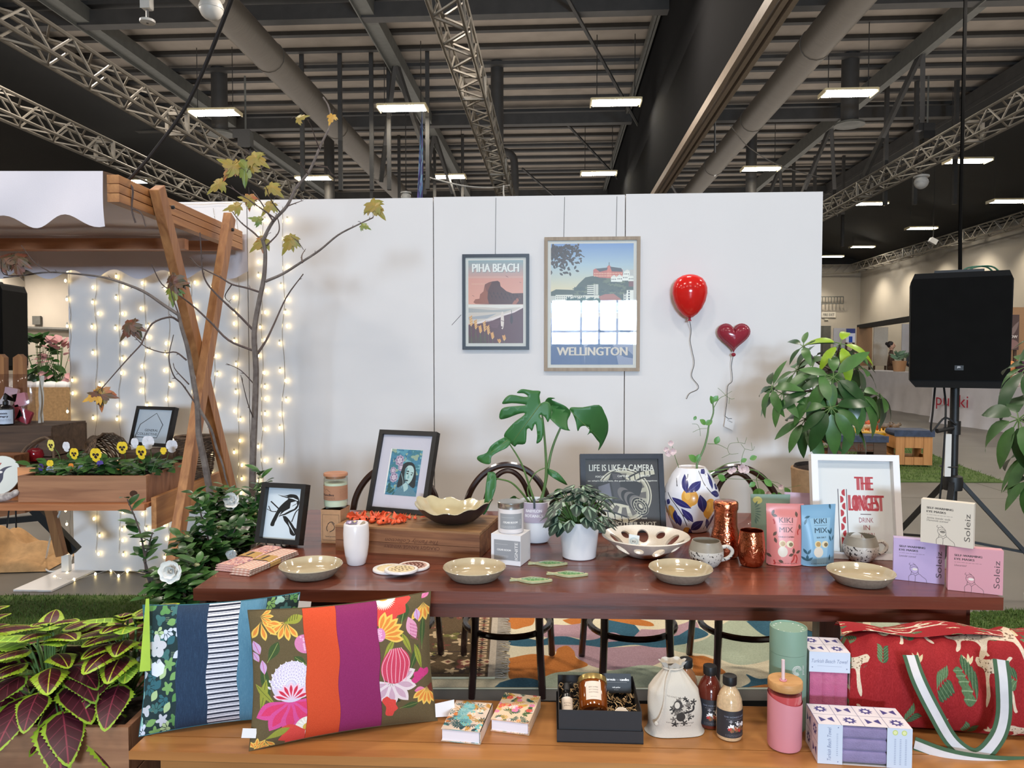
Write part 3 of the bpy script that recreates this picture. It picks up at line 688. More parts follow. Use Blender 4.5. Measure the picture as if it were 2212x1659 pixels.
g = G(); g.quad((-hx, -hy, .009), (hx, -hy, .009), (hx, hy, .009), (-hx, hy, .009)); g.build('weave', c.mat('persian_weave', .95, .5, 240), pr)
g = G(); g.box((0, 0, .0042), (hx * 2, hy * 2, .0082)); g.build('backing', M['rug_edge'], pr)
g = G()
for i in range(150):
	y = -hy + i * H / 150; l = .05 + rnd.uniform(-.012, .02); g.tube([(hx, y, .007), (hx + l * .5, y + rnd.uniform(-.01, .01), .009), (hx + l, y + rnd.uniform(-.02, .02), .003)], .0028, 4)
M['fringe'] = pm('wool_fringe', (176, 164, 148), rough=.95)
g.build('fringe', M['fringe'], pr, kind='stuff')
g = G(); g.box((0, 0, 0), (2.5, .1, .004)); tag(g.build('shade_strip', M['black_mat'], loc=(.62, 2.95, .003)), 'black strip put in for the shade along the front edge of the rugs, under the table', 'mat')  # black sheet standing for the shade on the floor under the table
# artificial grass
M['turf'] = pm('artificial_turf', (74, 96, 40), rough=.9, var=.3, scale=9, bump=.6, bscale=200)
M['blade'] = pm('turf_blades', (92, 118, 46), rough=.8, c2=(54, 78, 28), scale=40)
def turf(poly, n, label, hgt=.018, seed=1):
	P = [on(a, b, 0) for a, b in poly]; c = sum(P, V((0, 0, 0))) / len(P); P = [(p.x - c.x, p.y - c.y) for p in P]
	if sum(P[i][0] * P[(i + 1) % len(P)][1] - P[(i + 1) % len(P)][0] * P[i][1] for i in range(len(P))) < 0: P = P[::-1]
	t = thing('grass_mat', label, 'grass mat', (c.x, c.y, 0)); g = G(); g.prism(P, .001, .012, plane='xy'); g.build('mat', M['turf'], t)
	r_ = random.Random(seed); xs = [p[0] for p in P]; ys = [p[1] for p in P]; g = G()
	def inside(x, y):
		k = False
		for i in range(len(P)):
			(xa, ya), (xb, yb) = P[i - 1], P[i]
			if (ya > y) != (yb > y) and x < (xb - xa) * (y - ya) / (yb - ya) + xa: k = not k
		return k
	for i in range(n):
		x, y = r_.uniform(min(xs), max(xs)), r_.uniform(min(ys), max(ys))
		if not inside(x, y): continue
		a = r_.uniform(0, 6.3); l = hgt * r_.uniform(.6, 1.4); w_ = .0022 + hgt * .06; dx, dy = r_.uniform(-.6, .6) * l, r_.uniform(-.6, .6) * l
		g.v += [(x - cos(a) * w_, y - sin(a) * w_, .011), (x + cos(a) * w_, y + sin(a) * w_, .011), (x + dx, y + dy, .011 + l)]; b = len(g.v); g.f.append((b - 3, b - 2, b - 1)); g.m.append(0); g.s.append(False); g.uv.append(None)
	g.build('turf_pile', M['blade'], t, kind='stuff')
turf([(-260, 1290), (310, 1290), (470, 1292), (360, 1470), (-400, 1470)], 16000, 'green artificial grass mat left of the table behind the coleus', .016, 2)
turf([(1650, 1042), (1960, 1042), (2172, 1043), (2040, 995), (1985, 968), (1650, 962)], 9000, 'green artificial grass mat under the padded crates', .03, 3)
turf([(2030, 1330), (2330, 1316), (2420, 1410), (2080, 1420)], 7000, 'green artificial grass mat right of the table behind the red bag', .018, 4)
# ------------------------------------------------------------------ framed prints
M['paper'] = pm('white_paper', (232, 230, 228), rough=.8, var=.02)
M['frame_black'] = pm('black_frame', (22, 21, 22), rough=.45, var=.15, scale=30)
M['frame_blue'] = pm('blue_black_frame', (27, 29, 40), rough=.4, var=.15, scale=30)
M['frame_oak'] = wood('pale_oak_frame', (166, 146, 122), (146, 126, 104), 2, 12, .5)
M['frame_white'] = pm('white_frame', (232, 230, 230), rough=.4, var=.01)
M['pane'] = glass('clear_pane', (250, 252, 250), .015, 1.45)
M['kraft'] = pm('kraft_board', (176, 136, 100), rough=.85, var=.08, scale=60)
M['ink'] = pm('dark_ink', (30, 28, 30), rough=.8)
def framed(t, W, H, bd, dep, fm, pmat, inset=.01, margin=0, mat2=None, backmat=None, hang=0):
	'frame of outer size W x H standing on z=0 with its front at y=0: rails, back board, print, pane'
	for a, b, w_, h_ in ((0, bd / 2, W, bd), (0, H - bd / 2, W, bd), (-W / 2 + bd / 2, H / 2, bd, H - 2 * bd), (W / 2 - bd / 2, H / 2, bd, H - 2 * bd)):
		g = G(); g.box((0, 0, 0), (w_, dep, h_)); g.build('frame_rail', fm, t, loc=(a, dep / 2, b), bevel=.0012)
	g = G(); g.box((0, dep - .003, H / 2), (W - bd, .004, H - bd)); g.build('back_board', backmat or M['black_mat'], t)
	x, z0, z1 = W / 2 - bd, bd, H - bd; y = inset + .004
	if mat2:
		g = G(); g.quad((-x, y, z0), (x, y, z0), (x, y, z1), (-x, y, z1)); g.build('mat_board', mat2, t); y -= .001
	if isinstance(margin, (int, float)): margin = (margin,) * 4
	l, r_, bt, tp = margin
	g = G(); g.quad((-x + l, y, z0 + bt), (x - r_, y, z0 + bt), (x - r_, y, z1 - tp), (-x + l, y, z1 - tp)); g.build('print', pmat, t)
	g = G(); g.quad((-x, inset * .5, z0), (x, inset * .5, z0), (x, inset * .5, z1), (-x, inset * .5, z1), uv=False); g.build('glass_pane', M['pane'], t)
	if not hang:
		g = G(); g.bar((0, dep, H * .75), (0, dep + H * .30, H * .0 + .02), .004, .05, up=(1, 0, 0)); g.build('stand', M['black_mat'], t)
def std_frame(name, label, bl, br, tl, z0, bd, dep, fm, pmat, cat='framed print', **k):
	c, rz, W, H, lean = fit(bl, br, tl, z0); t = thing(name, label, cat, c + V((0, 0, .001)), rot=(-lean, 0, rz)); framed(t, W, H, bd, dep, fm, pmat, **k); return t, W, H
# beach poster
c = Cv(564, 837, (225, 160, 140), px=560).at(228, 378)
c.vgrad(378, 560, (148, 168, 176), (214, 158, 150)).vgrad(560, 850, (222, 156, 142), (234, 166, 146)).rect(228, 540, 800, 556, (226, 176, 162), .5).rect(260, 610, 560, 622, (232, 178, 160), .5)
c.poly([(228, 820), (792, 825), (792, 1000), (228, 1020)], (214, 200, 192)).poly([(228, 822), (400, 830), (560, 825), (792, 826), (792, 850), (560, 862), (400, 850), (228, 850)], (236, 228, 222)).poly([(228, 860), (480, 880), (700, 868), (600, 900), (228, 905)], (176, 172, 172))
c.poly([(228, 950), (420, 930), (520, 915), (420, 965), (228, 975)], (170, 168, 176)).poly([(300, 1012), (470, 970), (600, 925), (700, 900), (760, 870), (792, 852), (792, 1215), (228, 1215), (228, 1030)], (96, 50, 62)).poly([(300, 1005), (470, 960), (600, 918), (700, 890), (792, 842), (792, 858), (700, 906), (600, 936), (470, 988), (300, 1025)], (238, 222, 220))
for i in range(9): c.rect(400 + i * 9, 985 + i * 9, 560 - i * 4, 988 + i * 9, (140, 98, 108), .8)
rk = [(280, 800), (300, 770), (342, 765), (350, 720), (385, 690), (400, 620), (440, 600), (480, 590), (530, 585), (552, 600), (560, 640), (590, 665), (620, 690), (680, 712), (792, 710), (792, 822), (500, 822), (300, 815)]
c.poly(rk, (88, 46, 46)).poly([(280, 800), (300, 770), (342, 765), (352, 720), (385, 690), (402, 640), (430, 690), (425, 760), (440, 815), (300, 815)], (158, 88, 66)).poly([(400, 625), (440, 602), (470, 600), (440, 660), (425, 700), (410, 680)], (132, 72, 60)).poly([(690, 800), (720, 765), (760, 755), (745, 790), (720, 820), (680, 820)], (172, 100, 80))
for i in range(16): c.poly([(440 + i * 20, 700 + (i * 37) % 70), (452 + i * 20, 690 + (i * 37) % 70), (462 + i * 20, 730 + (i * 37) % 70)], (66, 34, 38))
c.ell(578, 985, 17, 90, (232, 214, 206)).line([(564, 985), (594, 995)], 5, (96, 50, 62)).ell(672, 975, 14, 46, (60, 34, 44)).line([(672, 880), (680, 1000)], 4, (50, 30, 40)).ell(572, 1052, 8, 8, (90, 50, 60))
for x, y, h in ((250, 945, 170), (298, 985, 150), (345, 1040, 120), (390, 1000, 170), (428, 1040, 150), (470, 1110, 100), (590, 1140, 70), (540, 1180, 40)):
	c.line([(x + 10, 1215), (x, y)], 5, (96, 96, 60))
	for k in range(8): c.leaf(x + k * 1.5, y + 14 + k * h * .07, 30, 15, 60 + 60 * (k % 2), (222, 156, 86)); c.leaf(x + k * 1.5, y + 18 + k * h * .07, 18, 7, 60 + 60 * (k % 2), (246, 206, 140))
for x in range(232, 420, 12): c.line([(x, 1215), (x + 14 * sin(x), 1110 + (x * 7) % 60)], 4, (74, 84, 52))
for x, y in ((620, 538), (762, 602), (278, 735), (630, 545)): c.line([(x - 10, y - 4), (x, y), (x + 10, y + 4)], 3, (120, 80, 80))
c.text('PIHA BEACH', 512, 500, 88, (120, 130, 136), wd=476, bold=10).text('PIHA BEACH', 508, 495, 88, (240, 238, 236), wd=476, bold=9)
piha = c.mat('beach_poster_print', .35)
# harbour poster
c = Cv(840, 1223, (150, 170, 210), px=800).at(1048, 205)
c.vgrad(205, 420, (122, 150, 204), (172, 190, 204)).vgrad(420, 690, (172, 190, 204), (226, 206, 164))
g_ = random.Random(3); br = (58, 34, 28)
for i in range(150):
	x, y = 1048 + abs(g_.gauss(0, 150)), 215 + abs(g_.gauss(0, 130))
	if x < 1400 - (y - 215) * .35 and y < 500: c.leaf(x, y, 44, 22, g_.uniform(180, 360), br)
c.line([(1048, 300), (1160, 330), (1280, 400)], 9, br).line([(1100, 250), (1250, 260), (1390, 340)], 8, br)
for i in range(60): x, y = g_.uniform(1048, 1380), g_.uniform(210, 420); c.leaf(x, y, 40, 18, g_.uniform(0, 360), (70, 40, 32)) if x < 1400 - (y - 215) * .2 else None
dg, mg = (66, 66, 48), (100, 100, 70)
c.poly([(1048, 690), (1100, 665), (1200, 668), (1280, 672), (1330, 610), (1400, 545), (1470, 532), (1600, 545), (1700, 580), (1888, 570), (1888, 830), (1048, 830)], dg)
for i in range(46):
	x = g_.uniform(1300, 1880); y = g_.uniform(560 if x > 1400 else 640, 720); c.blob(x, y, 22, 5, .3, mg if i % 2 else (52, 54, 40), g_.random() * 6, 1.4, .6)
rd, rr = (196, 92, 74), (74, 62, 66)
c.poly([(1480, 530), (1480, 470), (1505, 455), (1530, 480), (1610, 465), (1620, 440), (1640, 420), (1660, 440), (1780, 470), (1780, 545), (1660, 556), (1545, 548)], rd).poly([(1505, 458), (1545, 490), (1640, 468), (1620, 448)], rr).poly([(1650, 438), (1765, 455), (1780, 490), (1670, 486)], rr).line([(1641, 395), (1641, 440)], 6, rr).poly([(1620, 470), (1641, 425), (1662, 470), (1662, 545), (1620, 548)], (214, 110, 88))
for x in range(1490, 1775, 16):
	for y in (500, 524): c.rect(x, y, x + 7, y + 14, (246, 196, 160))
for x, y, w_, h in ((1660, 545, 60, 46), (1720, 540, 54, 52), (1775, 528, 60, 52), (1835, 540, 53, 46), (1790, 492, 70, 36)):
	c.rect(x, y, x + w_, y + h, (240, 236, 228)).poly([(x - 3, y), (x + w_ / 2, y - 24), (x + w_ + 3, y)], (226, 220, 212))
	for k in range(3): c.rect(x + 8 + k * 17, y + 14, x + 16 + k * 17, y + 28, (110, 100, 96))
c.rect(1850, 470, 1888, 530, (190, 184, 180)).rect(1840, 585, 1888, 640, (120, 52, 48))
wh = (232, 226, 212)
c.rect(1418, 625, 1484, 720, wh)
for y in range(632, 720, 20): c.rect(1418, y, 1484, y + 9, (74, 72, 66))
c.rect(1484, 615, 1532, 722, (206, 200, 188)).rect(1500, 615, 1505, 722, (150, 144, 136)).rect(1048, 730, 1110, 790, (196, 190, 180)).rect(1095, 720, 1270, 780, wh).rect(1270, 728, 1420, 770, (220, 212, 196)).rect(1380, 725, 1540, 800, (222, 214, 200))
for x in range(1102, 1400, 22):
	for y in (735, 755): c.rect(x, y, x + 12, y + 9, (96, 92, 88))
c.poly([(1535, 740), (1600, 715), (1690, 712), (1770, 770), (1560, 790)], (172, 92, 74)).rect(1560, 775, 1770, 805, (120, 120, 150)).rect(1820, 675, 1888, 830, (236, 230, 220)).rect(1788, 710, 1820, 800, (214, 206, 196))
for y in range(680, 820, 26): c.rect(1836, y, 1852, y + 16, (60, 58, 60)); c.rect(1796, y + 30, 1810, y + 44, (90, 86, 86))
for i in range(26): c.blob(1230 + i * 12, 770 + (i * 29) % 34, 26, 6, .25, (70, 92, 78) if i % 2 else (52, 70, 62))
c.rect(1048, 800, 1888, 905, (206, 214, 226)).rect(1048, 845, 1888, 905, (190, 196, 208))
for x in range(1060, 1888, 22): c.poly([(x, 905), (x, 835), (x + 6, 826), (x + 12, 835), (x + 12, 905)], (238, 238, 240))
c.rect(1048, 880, 1888, 890, (170, 178, 200)).poly([(1048, 905), (1888, 905), (1888, 995), (1600, 945), (1048, 1000)], (206, 190, 178))
c.poly([(1048, 960), (1600, 940), (1888, 992), (1888, 1428), (1048, 1428)], (134, 134, 162)).poly([(1048, 1150), (1180, 1160), (1290, 1140), (1380, 1180), (1400, 1428), (1048, 1428)], (50, 68, 122)).poly([(1400, 1250), (1500, 1180), (1590, 1160), (1700, 1250), (1740, 1428), (1400, 1428)], (48, 66, 120)).poly([(1740, 1060), (1860, 1060), (1870, 1180), (1820, 1195), (1780, 1150)], (44, 56, 98)).poly([(1700, 1290), (1800, 1250), (1888, 1330), (1888, 1365), (1800, 1350)], (50, 66, 116)).rect(1760, 990, 1830, 1065, (66, 76, 118)).poly([(1200, 960), (1400, 950), (1420, 1100), (1300, 1120), (1200, 1090)], (150, 152, 178)).poly([(1530, 1080), (1570, 1050), (1690, 1230), (1640, 1240)], (44, 58, 104))
c.text('WELLINGTON', 1474, 1338, 88, (44, 50, 84), wd=716, bold=11).text('WELLINGTON', 1471, 1334, 88, (214, 194, 176), wd=716, bold=10)
well = c.mat('harbour_poster_print', .35)
def hung(name, label, tl, br, bd, dep, fm, pmat, margin, wires):
	x0, z1 = wpix(*tl, dep); x1, z0 = wpix(*br, dep); W, H = x1 - x0, z1 - z0
	t = thing(name, label, 'poster', wp((x0 + x1) / 2, z0, dep - .004), -WA, 'framed travel posters on the white wall'); framed(t, W, H, bd, dep, fm, pmat, .006, margin, M['paper'], hang=1)
	for px in wires:
		x, z = wpix(px, tl[1], .002); g = G(); x -= (x0 + x1) / 2; g.tube([(x, dep - .006, H), (x + .004, dep - .006, WH - z0 + .012)], .0016, 4); g.build('hanging_wire', M['wire_grey'], t)
	return t
t = hung('framed_poster', 'PIHA BEACH poster in a dark blue frame, hung at the middle of the white wall', (998, 549), (1143, 755), .02, .03, M['frame_blue'], piha, (.018, .018, .02, .018), (1070,))
g = G(); g.tube([(-.22, .025, .22), (-.28, .025, .155)], .0016, 4); g.build('wire_end', M['wire_grey'], t)
hung('framed_poster', 'larger WELLINGTON poster in a pale oak frame, right of the beach poster', (1176, 512), (1382, 802), .021, .032, M['frame_oak'], well, (.02, .02, .02, .02), (1218, 1331))
# linocut of a kingfisher
c = Cv(285, 485, (222, 230, 242), px=420)
def K(pts): return [(x - 430 + (y - 672) * .135, y - 672 - (x - 430 + (y - 672) * .135) * .05) for x, y in pts]
k = (24, 24, 28); wt = (226, 232, 242)
c.poly(tex2(K([(530, 945), (560, 950), (600, 1010), (635, 1065), (690, 1020), (700, 1030), (640, 1085), (620, 1130), (585, 1115), (575, 1050), (540, 990)]), 3), k).line(K([(600, 1000), (640, 900), (690, 860)]), 8, k, smooth=5).line(K([(480, 905), (440, 900), (420, 850)]), 7, k, smooth=5).line(K([(440, 805), (500, 875)]), 11, k).line(K([(405, 880), (450, 905), (480, 900)]), 5, k, smooth=4)
c.poly(tex2(K([(498, 740), (560, 748), (600, 735), (650, 745), (668, 790), (662, 840), (640, 880), (600, 905), (550, 935), (505, 950), (470, 1000), (455, 1042), (428, 1030), (465, 940), (500, 870), (545, 815), (580, 780), (560, 768), (530, 758)]), 4), k)
c.poly(K([(600, 815), (645, 800), (650, 840), (625, 875), (585, 895), (540, 925), (505, 940), (545, 900), (590, 870)]), wt).poly(K([(580, 770), (620, 768), (660, 790), (655, 800), (615, 780)]), wt).line(K([(512, 742), (575, 760)]), 4, wt)
for i in range(8): c.line(K([(500 - i * 4, 930 + i * 10), (520 - i * 4, 905 + i * 9)]), 2.5, wt); c.line(K([(575 + i * 5, 1000 + i * 12), (582 + i * 5, 1040 + i * 10)]), 3, wt)
for i in range(5): c.line(K([(610 + i * 6, 850 - i * 4), (622 + i * 6, 840 - i * 4)]), 4, k)
lino = c.mat('kingfisher_print', .4)
t, W, H = std_frame('framed_print', 'kingfisher linocut in a deep black frame on a little easel at the table\'s left end', (549, 1172), (645, 1179), (566, 1042), ZT + .012, .017, .035, M['frame_black'], lino, inset=.02, margin=0)
g = G()
for s in (-.03, .03):
	g.tube(bez([(s, -.012, .012), (s, -.014, -.004), (s, .02, -.01), (s, .075, .0), (s, .1, .02)], 4), .0025, 5); g.tube([(s, .04, -.006), (s * .6, .05, H * .6)], .0025, 5)
g.build('wire_easel', M['black'], t)
# portrait on the crate (crate top height is set where the crate is built)
ZCR = ZT + .09
c = Cv(338, 402, (70, 130, 160), px=500).at(1512, 310)
g_ = random.Random(9)
for i in range(120):
	x, y = g_.uniform(1512, 1850), g_.uniform(310, 712); c.blob(x, y, g_.uniform(14, 40), 3, .3, g_.choice(((58, 118, 152), (86, 150, 174), (120, 172, 186), (46, 96, 128), (150, 170, 150), (66, 124, 140))), g_.random() * 6, 1, .6)
for x, y, r_ in ((1615, 410, 52), (1580, 560, 46), (1560, 500, 34), (1640, 470, 34)):
	c.petals(x, y, r_, 8, r_ * .7, (176, 160, 186)); c.petals(x, y, r_ * .75, 7, r_ * .5, (120, 96, 132), 20); c.petals(x, y, r_ * .6, 6, r_ * .4, (206, 190, 206), 40)
for i in range(14): c.leaf(1520 + i * 7, 690 - (i * 13) % 40, 50, 22, 30 + i * 17, (44, 92, 92))
hair = (34, 42, 50)
c.poly(tex2([(1660, 440), (1700, 420), (1760, 425), (1800, 470), (1820, 560), (1815, 640), (1740, 620), (1640, 645), (1630, 610), (1650, 500)], 5), hair)
c.poly(tex2([(1690, 480), (1720, 450), (1765, 455), (1790, 500), (1780, 570), (1745, 612), (1715, 600), (1692, 550)], 5), (176, 204, 206)).poly(tex2([(1690, 480), (1715, 470), (1705, 540), (1725, 605), (1712, 600), (1690, 550)], 4), (104, 146, 156)).poly(tex2([(1640, 650), (1700, 610), (1712, 590), (1750, 612), (1800, 650), (1848, 712), (1600, 712)], 4), (92, 132, 152)).poly(tex2([(1690, 620), (1715, 600), (1740, 612), (1750, 650), (1715, 680)], 4), (170, 200, 204))
c.poly([(1700, 500), (1728, 492), (1740, 506), (1724, 506)], hair).poly([(1752, 508), (1782, 508), (1780, 518)], hair).ell(1722, 520, 12, 5.5, (30, 40, 46)).ell(1768, 528, 10, 5, (30, 40, 46)).poly([(1738, 520), (1748, 560), (1724, 562)], (128, 168, 174)).ell(1722, 580, 19, 7, (52, 70, 80)).line([(1704, 579), (1742, 582)], 2.5, (20, 30, 36)).line([(1655, 520), (1690, 600), (1680, 650)], 6, (150, 176, 184), smooth=4)
c.noise(8, 2, 3)
c2 = Cv(500, 700, (206, 200, 214), px=300); c2.rect(96, 132, 414, 566, (236, 233, 232)); c2.line([(96, 132), (414, 132)], 2, (190, 186, 196))
t, W, H = std_frame('framed_print', 'blue painted portrait with a wide mount in a black frame standing on the wine crate', (790, 1103), (917, 1114), (820, 928), ZCR, .017, .03, M['frame_black'], c.mat('portrait_print', .35), inset=.008, margin=(.047, .036, .05, .055), mat2=c2.mat('portrait_mount', .7))
# the camera print
c = Cv(580, 555, (62, 56, 58), px=560).at(90, 625)
cr, gy = (206, 198, 178), (150, 142, 134)
c.ell(390, 920, 222, 222, cr).ell(390, 920, 212, 212, (62, 56, 58)).ell(390, 920, 204, 204, cr).ell(390, 920, 192, 192, (178, 170, 152)).ell(390, 920, 150, 150, cr)
for a in range(0, 360, 30): c.poly([(390 + cos(R(a - 9)) * 100, 920 - sin(R(a - 9)) * 100), (390 + cos(R(a - 9)) * 180, 920 - sin(R(a - 9)) * 180), (390 + cos(R(a + 9)) * 180, 920 - sin(R(a + 9)) * 180), (390 + cos(R(a + 9)) * 100, 920 - sin(R(a + 9)) * 100)], (104, 96, 92))
for a, b in (((440, 800), (640, 730)), ((150, 1060), (420, 1130))):
	c.line([a, ((a[0] + b[0]) / 2, (a[1] + b[1]) / 2 - 14), b], 66, (44, 40, 42), smooth=5).line([a, ((a[0] + b[0]) / 2, (a[1] + b[1]) / 2 - 14), b], 40, cr, smooth=5)
	for i in range(6): t_ = i / 5; c.line([(lerp(a[0], b[0], t_), lerp(a[1], b[1], t_) - 38), (lerp(a[0], b[0], t_) + 6, lerp(a[1], b[1], t_) + 18)], 8, (44, 40, 42))
c.poly(tex2([(165, 850), (200, 800), (270, 795), (300, 735), (370, 740), (410, 790), (500, 810), (540, 850), (470, 1000), (360, 990), (200, 965)], 3), (46, 42, 46)).poly([(190, 850), (280, 820), (300, 960), (200, 950)], (112, 110, 124)).poly([(290, 800), (360, 800), (380, 960), (320, 965)], (70, 66, 72)).poly([(300, 740), (360, 745), (385, 790), (310, 790)], (84, 78, 82))
for i, (x, y, r_) in enumerate(((400, 920, 74), (430, 945, 78), (458, 965, 84), (484, 985, 90), (506, 1002, 94))): c.ell(x, y, r_ * .62, r_, (40, 37, 40) if i % 2 else (112, 104, 104), R(-38))
c.ell(515, 1010, 60, 84, (150, 142, 132), R(-38)).ell(516, 1011, 54, 78, (40, 36, 38), R(-38)).ring(517, 1012, 42, 62, 6, cr, R(-38)).ell(518, 1013, 30, 46, (150, 142, 130), R(-38)).ell(518, 1013, 20, 34, (60, 54, 56), R(-38)).ell(521, 1010, 12, 22, cr, R(-38))
for i in range(12): a = i * PI / 6; c.line([(516 + cos(a) * 38, 1011 + sin(a) * 46), (516 + cos(a) * 50, 1011 + sin(a) * 66)], 5, cr)
wt = (232, 228, 220)
c.text('LIFE IS LIKE A CAMERA', 380, 722, 56, wt, wd=516, bold=2).text('FOCUS', 205, 776, 16, wt, bold=1.5).text('CAPTURE', 392, 772, 16, wt, bold=1.5).text('DEVELOP', 562, 770, 16, wt, bold=1.5)
c.text("on what's important, the good times, from the negatives", 384, 808, 13, wt, wd=552, bold=1).text("and if things don't work out", 380, 1112, 16, wt, wd=376, bold=1.5).text('TAKE ANOTHER SHOT', 380, 1166, 32, wt, wd=516, bold=2.5)
std_frame('framed_print', 'dark LIFE IS LIKE A CAMERA print in a black frame behind the white plant pot', (1257, 1152), (1440, 1151), (1253, 981), ZT, .02, .03, M['frame_blue'], c.mat('camera_print', .4), inset=.008)
# white frame with the red lettering
c = Cv(520, 640, (232, 230, 232), px=560)
rd = (186, 50, 62)
c.rect(150, 215, 205, 640, (236, 234, 234)).line([(148, 200), (148, 640)], 5, (60, 50, 70)).line([(207, 200), (207, 640)], 5, (60, 50, 70))
for i in range(9): c.ell(162 if i % 2 else 196, 225 + i * 48, 24, 24, rd, a0=-PI / 2 if i % 2 else PI / 2, a1=PI / 2 if i % 2 else PI * 1.5)
c.text('THE', 330, 205, 100, rd, wd=116, bold=15).text('LONGEST', 340, 350, 116, rd, wd=236, bold=13).poly([(262, 260), (280, 258), (282, 352), (262, 352)], rd)
c.rect(298, 372, 372, 377, (90, 60, 70)).text('DRINK', 336, 432, 36, (150, 66, 76), wd=98).text('IN', 338, 484, 36, (150, 66, 76)).text('TOWN', 340, 536, 36, (150, 66, 76), wd=98)
std_frame('framed_print', 'white box frame with red THE LONGEST DRINK IN TOWN lettering at the table\'s right', (1760, 1206), (1954, 1212), (1752, 981), ZT, .021, .035, M['frame_white'], c.mat('red_lettering_print', .6), inset=.02)
# ------------------------------------------------------------------ things on the table
M['ceramic_white'] = pm('white_ceramic', (228, 222, 222), rough=.22, var=.02)
M['stoneware'] = pm('cream_stoneware_glaze', (184, 170, 142), rough=.12, var=.08, scale=14, coat=.5)
M['stone_rim'] = pm('raw_stoneware', (150, 136, 118), rough=.75, var=.15, scale=120)
M['crate'] = wood('crate_pine', (170, 130, 88), (128, 88, 56), 0, 10, .6)
M['crate_dark'] = wood('crate_pine_front', (146, 98, 64), (96, 58, 36), 0, 10, .6)
M['copper'] = pm('hammered_copper', (206, 118, 84), rough=.16, var=.06, metal=1, bump=.55, bscale=110)
M['copper_in'] = pm('copper_inside', (196, 96, 66), rough=.25, metal=1)
M['wax'] = pm('candle_wax', (226, 228, 206), rough=.5, var=.03, sub=.1)
M['jar_glass'] = glass('jar_glass', (238, 244, 240), .02, 1.45)
M['lid_wood'] = wood('wooden_lid', (188, 134, 100), (160, 106, 76), 0, 14, .5)
M['label_grey'] = pm('grey_label', (150, 150, 154), rough=.7, var=.03)
M['white_card'] = pm('white_card', (228, 226, 228), rough=.6, var=.01)
M['silver'] = pm('brushed_silver', (200, 200, 198), rough=.25, metal=.9)
M['txt_white'] = pm('white_print', (226, 224, 222), rough=.7); M['txt_dark'] = pm('dark_print', (60, 48, 46), rough=.8)
M['txt_brown'] = pm('burnt_print', (92, 54, 36), rough=.9)
Z = ZT + .0008
def pt(px, py, z=Z): return on(px, py, z)
# plates
def plate(px, py, label, first=[None]):
	p = pt(px, py)
	if first[0] is None:
		t = thing('stoneware_plate', label, 'plate', p, 0, 'shallow cream stoneware plates along the table front')
		g = G(); g.lathe([(.062, 0), (.07, .002), (.088, .022), (.096, .034)], 48, 0); g.build('body', M['stone_rim'], t)
		g = G(); g.lathe([(.096, .034), (.0945, .0365), (.092, .0345), (.085, .02), (.074, .009), (.05, .006), (.0001, .0055)], 48, cap=(False, False)); g.build('glazed_inside', M['stoneware'], t)
		first[0] = t; return t
	return copyof(first[0], p, rnd.uniform(0, 6), label)
plate(672, 1243, 'cream stoneware plate in front of the folded towels, leftmost of four'); plate(1025, 1248, 'cream stoneware plate in front of the white candle box'); plate(1470, 1250, 'cream stoneware plate in front of the speckled mug'); plate(1859, 1258, 'cream stoneware plate beside the lilac mask box, rightmost of four')
# tumbler
t = thing('ceramic_tumbler', 'tall white ceramic travel tumbler with a purple tag on its lid', 'tumbler', pt(770, 1218))
g = G(); g.lathe([(.026, 0), (.03, .004), (.036, .03), (.0405, .065), (.0415, .1), (.04, .128), (.0385, .133), (.036, .135), (.034, .1318)], 36, cap=(True, False)); g.build('body', M['ceramic_white'], t)
g = G(); g.lathe([(.0345, .1315), (.02, .133), (.0001, .1335)], 36, cap=(False, False)); g.build('lid', M['ceramic_white'], t)
g = G(); g.prism([(.012 * cos(a), .024 * sin(a)) for a in np.linspace(-PI / 2, PI / 2, 12)], .1335, .1346, plane='xy'); g.build('drink_opening', M['stone_rim'], t, loc=(.017, 0, 0), label='dark drinking slot')
c = Cv(40, 26, (92, 74, 116), px=120); c.blob(14, 12, 8, 4, .3, (190, 170, 196)).blob(26, 14, 8, 5, .3, (52, 40, 72)).blob(30, 8, 5, 4, .3, (220, 190, 120))
g = G(); g.quad((-.018, -.012, .0), (.018, -.012, 0), (.018, .012, .006), (-.018, .012, .006)); g.build('tag', c.mat('purple_tag', .4), t, loc=(-.012, -.01, .1352), label='purple patterned tag')
# coasters
def coaster(px, py, z, cv, label, tilt=(0, 0)):
	t = thing('coaster', label, 'coaster', pt(px, py) + V((0, 0, z)), rot=(tilt[0], tilt[1], 0), group='round biscuit coasters')
	g = G(); g.lathe([(.05, 0), (.052, .002), (.052, .006), (.051, .0075)], 36, cap=(True, False)); g.build('rim', M['ceramic_white'], t)
	g = G(); q = [(cos(a), sin(a)) for a in np.linspace(0, 2 * PI, 36, endpoint=False)]; g.add([(x * .051, y * .051, .0076) for x, y in q], [tuple(range(36))], uv=[(.5 + x / 2, .5 + y / 2) for x, y in q]); g.build('printed_face', cv.mat('biscuit_print', .45), t)
wb, bis = (230, 226, 222), (226, 208, 166)
a = Cv(100, 100, wb, px=220); a.ell(50, 50, 38, 38, bis); [a.ell(50 + cos(i) * 34, 50 + sin(i) * 34, 2, 2, (196, 170, 120)) for i in range(24)]
b = Cv(100, 100, wb, px=220); b.ell(50, 50, 41, 41, (120, 96, 70)).ell(50, 50, 39.6, 39.6, bis); g_ = random.Random(5); [b.ell(50 + cos(i * 2.4) * 6.6 * math.sqrt(i + .3), 50 + sin(i * 2.4) * 6.6 * math.sqrt(i + .3), 4.2, 3, (92, 70, 44), g_.random() * 3) for i in range(24)]
